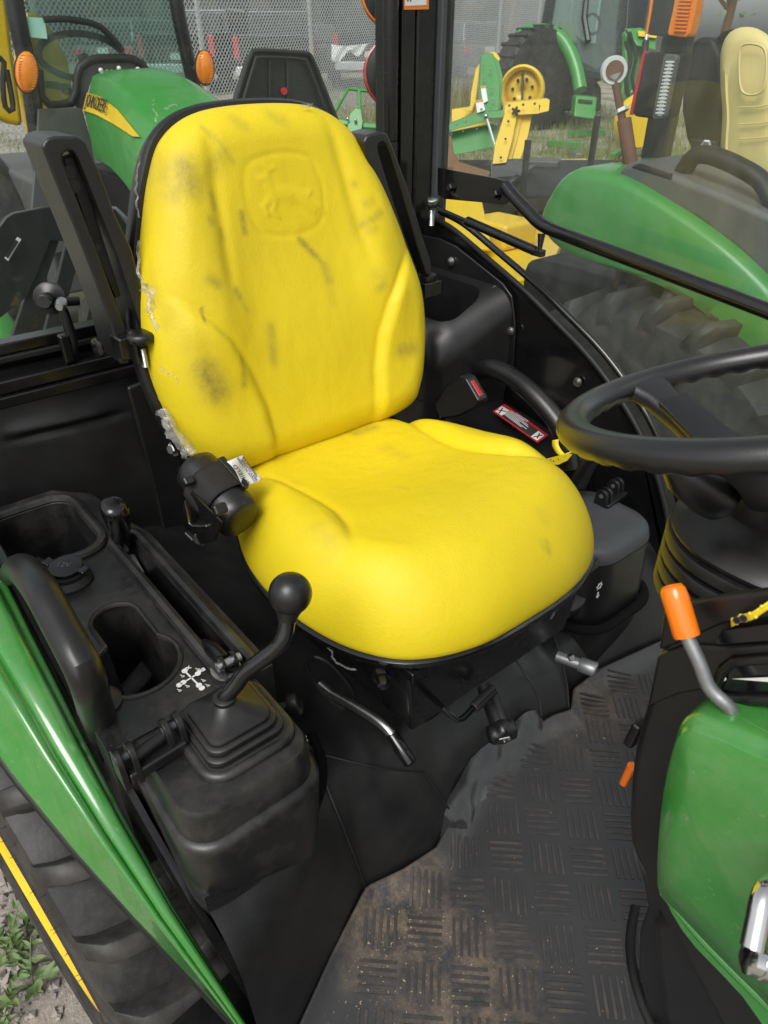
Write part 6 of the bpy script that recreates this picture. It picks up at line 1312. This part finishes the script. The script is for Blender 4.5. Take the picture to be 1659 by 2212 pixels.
p = U(1170, 372, z=.80); MB().box(p + V((0, 0, .04)), (.30, .22, .14), Matrix.Rotation(.6, 3, 'Z')).build('gearbox', 'dark_fender', yd, bevel=.02)
for a in ((980, 480), (1180, 560), (1290, 372)): p = U(*a, z=.66); MB().box(V((p.x, p.y, .32)), (.05, .05, .64)).build('deck_leg', 'steel_dark', yd)
br_ = thing('timber_prop', 'rough brown timber prop leaning by the black pillar', 'timber', U(975, 360, d=4.6)); ang(((962, 290), (976, 296), (980, 330), (995, 352), (1060, 372), (1055, 384), (985, 374), (962, 360)), 5.2, 'prop_piece', 'wood', br_, .06); p = U(975, 360, d=5.22); MB().box(V((p.x, p.y, p.z / 2)), (.06, .06, p.z)).build('prop_foot', 'wood', br_)
for px, y0, y1, lab in ((1141, 302, 480, 'black steel post standing in front of the yellow shank'), (1291, 250, 420, 'black steel post standing behind the rusty top link')):
    a = U(px, y0, d=5.0); po = MB().box(V((a.x, a.y, a.z / 2)), (.035, .035, a.z)).build('steel_post', 'steel_dark', None, bevel=.003); tag(po, lab, 'post', 'steel posts in the yard')
# ------------------------------------------------------------------ large tractor with loader in the distance
big = thing('loader_tractor', 'large green loader tractor with big black tyre in the distance', 'tractor', U(1180, 290, d=13)); D = 13.0
c = U(1150, 205, d=D); c.z = gz(c.x, c.y) + .80; axb = (V(CAM) - c).normalized(); axb.z = 0; axb = (axb * .72 + V(_r) * .55).normalized()
MB().lathe([(.38, -.26), (.62, -.27), (.76, -.24), (.80, -.16), (.80, .16), (.76, .24), (.62, .27), (.38, .26)], c, axb, 48).build('tyre', 'tyre_rubber', big); MB().lathe([(.03, .1), (.32, .18), (.40, .25), (.40, -.25)], c, axb, 36).build('rim', 'yellow_paint', big)
bu = V((0, 0, 1)); bf_ = axb.cross(bu).normalized()
for k in range(26):
    a = 2 * math.pi * k / 26; d_ = bf_ * math.cos(a) + bu * math.sin(a); MB().beam(c + d_ * .80 - axb * .24, c + d_ * .80 + axb * .24, .05, .05, d_).build('lug', 'tyre_rubber', big, smooth=False)
q = [(1123, 95), (1125, 78), (1150, 68), (1185, 70), (1210, 82), (1230, 110), (1245, 150), (1254, 195)]; qq = spline([U(a, b, d=D - .5) for a, b in q], 30)
MB().tube(qq, .12, 10, sx=1.0).build('fender', 'green_far', big)
def bt(pts, r_, name, m='black_steel', d=D): MB().tube([U(a, b, d=d) for a, b in pts], r_, 8).build(name, m, big)
bt([(1178, 66), (1182, 40), (1196, -40)], .10, 'cab_post'); bt([(1270, 90), (1262, 40), (1270, -40)], .06, 'cab_post'); bt([(1336, 130), (1346, 60), (1352, -40)], .07, 'cab_post')
ang(((1190, -60), (1345, -60), (1338, 100), (1290, 150), (1250, 130), (1210, 70), (1185, 60)), D + .1, 'cab_glass', 'green_glass', big, .02, 0); ang(((1205, 60), (1230, 62), (1260, 90), (1300, 95), (1330, 160), (1250, 195), (1240, 130)), D + .5, 'cab_interior', 'dark_fender', big, .2); ang(((1210, 45), (1240, 50), (1250, 95), (1215, 85)), D + .4, 'cab_seat', 'pale_seat', big, .2, .04)
MB().tube([U(1280 + 16 * math.cos(k * .4), 52 + 22 * math.sin(k * .4), d=D + .2) for k in range(16)], .025, 8, closed=True).build('steering_wheel', 'rubber', big)
ang(((1244, 210), (1248, 206), (1290, 210), (1286, 258), (1240, 252)), D - .8, 'step_box', 'green_far', big, .3, .03); ang(((1350, 70), (1372, 62), (1385, 75), (1400, 180), (1395, 240), (1345, 236), (1335, 230), (1350, 160)), D - 2, 'loader_mast', 'green_far', big, .2, .03); ang(((1352, 62), (1385, 60), (1420, 78), (1418, 110), (1375, 100)), D - 2.2, 'loader_arm', 'green_far', big, .15, .03); ang(((1378, 66), (1420, 72), (1418, 82), (1380, 78)), D - 2.25, 'loader_stripe', 'yellow_paint', big, .05, 0)
ang(((1180, 100), (1240, 110), (1300, 190), (1300, 240), (1200, 240)), D + .6, 'chassis', 'rubber', big, .6, .05)
MB().lathe([(.03, -.1), (.3, -.12), (.34, .0), (.3, .12)], U(1380, 262, d=9.5), V((.8, -.5, 0)), 28).build('front_rim', 'yellow_paint', big)
pp_ = U(1200, 235, d=D + .8); MB().box(V((pp_.x, pp_.y, gz(pp_.x, pp_.y) + .55)), (1.4, 1.0, .5), Matrix.Rotation(HEAD, 3, 'Z')).build('axle', 'rubber', big)
for k, (px, py, l, t_, m_, lab) in enumerate(((1222, 318, .6, .3, 'green_far', 'green steel bar lying in the grass beside the black gearbox'), (1265, 300, .7, 1.2, 'green_far', 'green steel bar lying in the grass between the two black posts'), (1330, 335, .5, 2.0, 'green_far', 'short green steel bar lying in the grass behind the rusty top link'), (1240, 335, .5, 2.5, 'zinc', 'bare steel bar lying in the grass in front of the large tractor'), (1385, 330, .6, .8, 'zinc', 'bare steel bar lying in the grass next to the roll bar'))):
    a = U(px, py, z=.35); d_ = V((math.cos(t_), math.sin(t_), 0)); a.z = gz(a.x, a.y) + .06
    o = MB().beam(a - d_ * l / 2, a + d_ * l / 2, .09, .10).build('scrap_bar', m_, None, bevel=.01); tag(o, lab, 'steel bar', 'steel bars lying in the grass')
# bolts, hoses and decals that the machines carry
def bolt(px, py, d, par, r_=.014, m='zinc'): c = U(px, py, d=d); MB().lathe([(r_, 0), (r_, .006), (r_ * .6, .010)], c, V(CAM) - c, 6).build('hex_bolt', m, par, ang=20)
for a in ((1042, 140), (1058, 150), (1046, 168), (1062, 190), (1066, 215), (1060, 232), (1040, 236), (985, 268), (1005, 262), (1090, 244)): bolt(*a, 6.5, rb2, .012)
for a in ((975, 290), (1000, 284), (1030, 278), (1055, 274)): bolt(*a, 6.58, rb2, .010)
for a in ((1100, 228), (1130, 226), (1155, 224), (1098, 262), (1092, 300), (1082, 340)): bolt(*a, 5.55, ps_, .010, 'steel_dark')
for a in ((1385, 78), (1372, 140), (1388, 150), (1366, 200), (1386, 215)): bolt(*a, 10.9, big, .035)
MB().tube([V(p) for p in spline([U(a, b, d=10.8) for a, b in ((1352, 90), (1362, 130), (1352, 170), (1362, 220), (1390, 235))], 20)], .03, 8).build('hydraulic_hose', 'rubber', big)
MB().tube([V(p) for p in spline([U(a, b, d=10.8) for a, b in ((1360, 70), (1374, 120), (1366, 170), (1380, 225))], 20)], .025, 8).build('hydraulic_hose', 'rubber', big)
MB().tube([U(1395, 90, d=10.7), U(1380, 225, d=10.7)], .05, 10).build('loader_cylinder', 'rubber', big); MB().tube([U(1398, 70, d=10.7), U(1390, 130, d=10.7)], .028, 10).build('cylinder_rod', 'chrome', big)
for k in range(7):
    a = rad(20 + k * 51); c_ = U(1128, 196, d=7.0); u_, v_, w_ = ortho(axg); MB().lathe([(.016, 0), (.016, .01)], c_ + (u_ * math.cos(a) + v_ * math.sin(a)) * .10 + w_ * -.01, w_, 6).build('wheel_bolt', 'steel_dark', gw)
ang(((1250, 214), (1280, 217), (1279, 224), (1249, 221)), D - .82, 'step_tread', 'rubber', big, .02, 0)
ang(((1256, 150), (1300, 158), (1298, 172), (1258, 166)), D + .4, 'cab_step', 'steel_dark', big, .2, .02)
for z0, px in ((.73, 1010), (.73, 1090), (.73, 1160)): c = U(px, 470, z=z0); MB().lathe([(.018, 0), (.018, .012), (.01, .016)], c, (0, 0, 1), 6).build('deck_bolt', 'zinc', yd)
MB().tube([U(960, 465, z=.76), U(1060, 425, z=.76), U(1150, 395, z=.76), U(1215, 372, z=.76)], .014, 8).build('deck_edge', 'yellow_paint', yd)
MB().tube([V(p) for p in spline([U(a, b, z=.9) for a, b in ((1150, 360), (1120, 380), (1080, 410), (1040, 430))], 12)], .022, 10).build('drive_shaft', 'steel_dark', yd)
c = U(1062, 440, z=.74); MB().poly3([c + V((-.05, -.04, 0)), c + V((.05, -.04, 0)), c + V((.05, .04, 0)), c + V((-.05, .04, 0))], (0, 0, 1), .002).build('deck_decal', 'white_tape', yd, smooth=False)
# ------------------------------------------------------------------ tractor beside ours
t3 = thing('open_tractor', 'open tractor beside ours with green fender, grey fender console and pale yellow seat', 'tractor', V((-1.2, 2.3, 0)))
def sy(pts, y, name, m, par=t3, th=.4, bev=.01, seg=3): s = [U(a, b, y=y) for a, b in pts]; return MB().ring_loft([s, [p + V((0, th, 0)) for p in s]]).build(name, m, par, bevel=bev, seg=seg)
f3 = [(1160, 470), (1166, 448), (1180, 420), (1198, 392), (1222, 370), (1250, 362), (1300, 370), (1345, 385), (1400, 415), (1500, 478), (1600, 555), (1700, 660), (1850, 860), (1760, 960), (1690, 870), (1620, 770), (1540, 690), (1460, 635), (1380, 598), (1300, 572), (1220, 545), (1175, 510)]
s3 = [V(p) for p in spline([U(a, b, y=1.92) for a, b in f3], 90, True)]; cc_ = sum(s3, V((0, 0, 0))) / len(s3)
MB().ring_loft([[p + V((0, .42, 0)) for p in s3], [p + V((0, .05, 0)) for p in s3], [cc_ + (p - cc_) * .985 + V((0, .015, 0)) for p in s3], [cc_ + (p - cc_) * .955 for p in s3], [cc_ + (p - cc_) * .86 + V((0, -.012, 0)) for p in s3], [cc_ + (p - cc_) * .4 + V((0, -.016, 0)) for p in s3]]).build('rear_fender', 'green_far', t3, ang=60)
g3 = [(1322, 402), (1330, 378), (1345, 356), (1364, 350), (1440, 372), (1560, 418), (1659, 462), (1800, 530), (1820, 720), (1700, 655), (1600, 553), (1500, 476), (1400, 430)]
o3 = sy(g3, 1.955, 'fender_console', 'dark_fender', th=.36, bev=.02)
s3 = [U(a, b, y=1.99) for a, b in ((1370, 362), (1378, 356), (1440, 374), (1446, 386), (1430, 392))]; sy(((1362, 362), (1374, 354), (1448, 377), (1450, 390)), 1.953, 'console_tray', 'rubber', th=.2, bev=.004)
q = spline([U(a, b, y=2.02) for a, b in ((1452, 395), (1475, 372), (1492, 345), (1512, 334), (1545, 338), (1600, 362), (1645, 392), (1672, 440), (1690, 500))], 30); MB().tube(q, .023, 14, sx=1.3).build('fender_handle', 'rubber', t3)
MB().lathe([(.06, 0), (.062, .004), (.05, .006)], U(1535, 398, y=2.10), (.1, -.3, 1), 28).build('console_cap', 'dark_fender', t3)
MB().poly3([U(a, b, y=2.02) for a, b in ((1580, 425), (1600, 418), (1625, 438), (1605, 446))], (0, -1, .5), .002).build('console_label', 'white_tape', t3, smooth=False)
TC = V((-1.05, 1.95, .60))
MB().lathe([(.30, -.17), (.44, -.185), (.54, -.16), (.575, -.10), (.58, 0), (.575, .10), (.54, .16), (.30, .17)], TC, (0, 1, 0), 64).build('tyre', 'tyre_rubber', t3)
for side_ in (1, -1):
    me = lug_mesh(side_)
    for k in range(24):
        o = bpy.data.objects.new('lug', me); scene.collection.objects.link(o); o.parent = t3; o.location = TC - wpos(t3); o.scale = (1.13, 1.25, 1.13); o.rotation_euler = (0, 2 * math.pi * (k + (.5 if side_ < 0 else 0)) / 24, 0)
MB().lathe([(.03, .05), (.22, .06), (.29, .13), (.30, .16), (.30, -.16), (.28, -.16)], TC, (0, -1, 0), 40).build('rim', 'yellow_paint', t3)
# roll bar post and lamps
pz = U(1462, 100, y=2.30)
MB().box(V((pz.x, 2.30, 1.75)), (.085, .055, 1.9)).build('roll_bar_post', 'steel_dark', t3, bevel=.012)
MB().tube([V((pz.x, 2.30, 2.6)), V((pz.x, 2.36, 2.7)), V((pz.x, 3.3, 2.7)), V((pz.x, 3.4, 2.6)), V((pz.x, 3.4, .8))], .04, 10).build('roll_bar_hoop', 'steel_dark', t3)
sy(((1365, 245), (1392, 120), (1400, 112), (1455, 114), (1462, 122), (1430, 252), (1420, 258), (1372, 252)), 2.14, 'lamp_box', 'rubber', th=.09, bev=.008)
q = [U(a, b, y=2.145) for a, b in ((1364, 248), (1378, 180), (1391, 120), (1396, 112))]; MB().tube(q, .006, 8).build('tail_lens', 'red_lens', t3)
sy(((1408, 254), (1432, 122), (1438, 116), (1460, 118), (1462, 126), (1436, 250), (1430, 257), (1412, 258)), 2.132, 'reflector', 'dark_fender', th=.02, bev=.004)
for k in range(15):
    t = (k + .5) / 15; a, b2 = (1416 + (1440 - 1416) * (1 - t), 248 - 118 * (1 - t)), (1433 + (1457 - 1433) * (1 - t), 249 - 119 * (1 - t)); MB().beam(U(*a, y=2.129), U(*b2, y=2.129), .005, .007, (0, -1, 0)).build('reflector_rib', 'galvanised', t3, bevel=.001)
    MB().beam(U(a[0] + 3, a[1] + 4, y=2.130), U(b2[0] - 4, b2[1] + 4, y=2.130), .004, .003, (0, -1, 0)).build('reflector_rib', 'white_print', t3, bevel=.001)
sy(((1398, 72), (1408, 20), (1416, -40), (1450, -40), (1468, -20), (1455, 70), (1450, 80), (1402, 76)), 2.14, 'flasher_box', 'steel_dark', th=.09, bev=.008)
q = [U(a, b, y=2.145) for a, b in ((1397, 74), (1404, 35), (1414, -40))]; MB().tube(q, .005, 8).build('flasher_lens', 'amber_lens', t3)
sy(((1440, 72), (1452, 20), (1462, -40), (1512, -40), (1500, 30), (1488, 75), (1480, 82), (1445, 78)), 2.128, 'flasher_lens', 'amber_lens', th=.04, bev=.006)
for k in range(12):
    t = k / 11.; a = (1456 + 16 * t, 66 - 90 * t); MB().beam(U(*a, y=2.124), U(a[0] + 26, a[1] + 1, y=2.124), .0045, .007, (0, -1, 0)).build('lens_rib', 'amber_lens', t3, bevel=.001)
# its seat
ss = [(1560, 400), (1556, 330), (1560, 250), (1556, 180), (1556, 120), (1568, 80), (1590, 62), (1618, 58), (1645, 66), (1670, 90), (1690, 150), (1700, 300), (1690, 440), (1600, 430)]
s3 = [V(p) for p in spline([U(a, b, y=2.58) for a, b in ss], 70, True)]; cc_ = sum(s3, V((0, 0, 0))) / len(s3)
MB().ring_loft([[cc_ + (p - cc_) * k + V((dx, dy, 0)) for p in s3] for k, dx, dy in ((.9, -.06, .10), (1.0, -.03, .06), (1.0, 0, .0), (.95, .012, -.02), (.84, .02, -.035), (.74, .015, -.03), (.70, .018, -.034), (.3, .02, -.036))]).build('seat_back', 'pale_seat', t3, ang=70)
s3 = [V(p) for p in spline([U(a, b, y=2.52) for a, b in ((1602, 100), (1640, 98), (1655, 120), (1650, 190), (1625, 205), (1602, 195), (1597, 150))], 40, True)]
MB().tube(s3, .004, 6, closed=True).build('seat_piping', 'pale_seat', t3)
for t in (232, 268, 300): MB().tube([U(1598, t, y=2.53), U(1640, t - 2, y=2.53), U(1690, t - 10, y=2.54)], .0022, 6).build('seat_stitching', 'pale_seat', t3)
sy(((1472, 170), (1488, 95), (1510, 78), (1540, 82), (1556, 120), (1562, 200), (1556, 250), (1562, 320), (1556, 345), (1500, 345), (1480, 300), (1470, 240)), 2.62, 'seat_shell', 'rubber', th=.14, bev=.02)
sy(((1540, 90), (1560, 68), (1582, 62), (1586, 68), (1566, 78), (1550, 110)), 2.66, 'headrest_frame', 'rubber', th=.05, bev=.006)
sy(((1490, 300), (1545, 305), (1548, 360), (1495, 360)), 2.56, 'seat_bracket', 'steel_dark', th=.02, bev=.004); MB().lathe([(.018, 0), (.018, .008), (.012, .012)], U(1526, 313, y=2.56), (.3, -1, 0), 6).build('hex_bolt', 'zinc', t3, ang=20)
bb = [(-2.0, 2.35, .45), (-.2, 2.35, .45), (-.2, 3.3, .45), (-2.0, 3.3, .45)]; MB().hexa([V(p) for p in bb] + [V((p[0], p[1], 1.05)) for p in bb]).build('chassis', 'rubber', t3, bevel=.05)
MB().box((-1.35, 2.85, 1.14), (.5, .5, .16)).build('seat_cushion', 'pale_seat', t3, bevel=.05)
MB().lathe([(.30, -.17), (.54, -.16), (.58, 0), (.54, .16), (.30, .17)], (-1.05, 3.6, .6), (0, 1, 0), 40).build('tyre', 'tyre_rubber', t3)
# rusty top link hung upright on it
tl = thing('top_link', 'rusty threaded top link with round eye standing against the roll bar', 'top link', U(1350, 380, y=2.15))
c = U(1326, 152, y=2.1); ax_ = (V(CAM) - c).normalized(); ax_ = (ax_ + V(_r) * .15).normalized()
MB().lathe([(.014, -.018), (.036, -.018), (.038, -.012), (.038, .012), (.036, .018), (.014, .018)], c, ax_, 32).build('link_eye', 'galvanised', tl); MB().lathe([(.010, -.020), (.026, -.020), (.026, .021), (.010, .021)], c, ax_, 28).build('link_ball', 'rust', tl)
a_, b_ = U(1329, 176, y=2.1), U(1345, 262, y=2.1); MB().tube([U(1327, 165, y=2.1), a_], [.026, .014], 14).build('link_neck', 'galvanised', tl)
n_ = 44; MB().tube([lerp3(a_, b_, k / n_) for k in range(n_ + 1)], [.0125 if k % 2 else .0108 for k in range(n_ + 1)], 14).build('link_thread', 'rust', tl, ang=20)
MB().tube([U(1343, 235, y=2.1), U(1345, 242, y=2.1)], .021, 6).build('link_nut', 'galvanised', tl, ang=20)
MB().tube([U(1348, 258, y=2.1), U(1362, 350, y=2.1), U(1372, 420, y=2.1)], .021, 18).build('link_barrel', 'rust', tl); MB().tube([U(1372, 420, y=2.1), V((U(1372, 420, y=2.1).x, 2.1, 1.0))], .018, 12).build('link_end', 'rust', tl)
q = [U(1338 + 13 * math.cos(k * .35), 358 + 12 * math.sin(k * .35), y=2.1) for k in range(18)]; MB().tube(q, .004, 8, closed=True).build('link_ring', 'rust', tl)
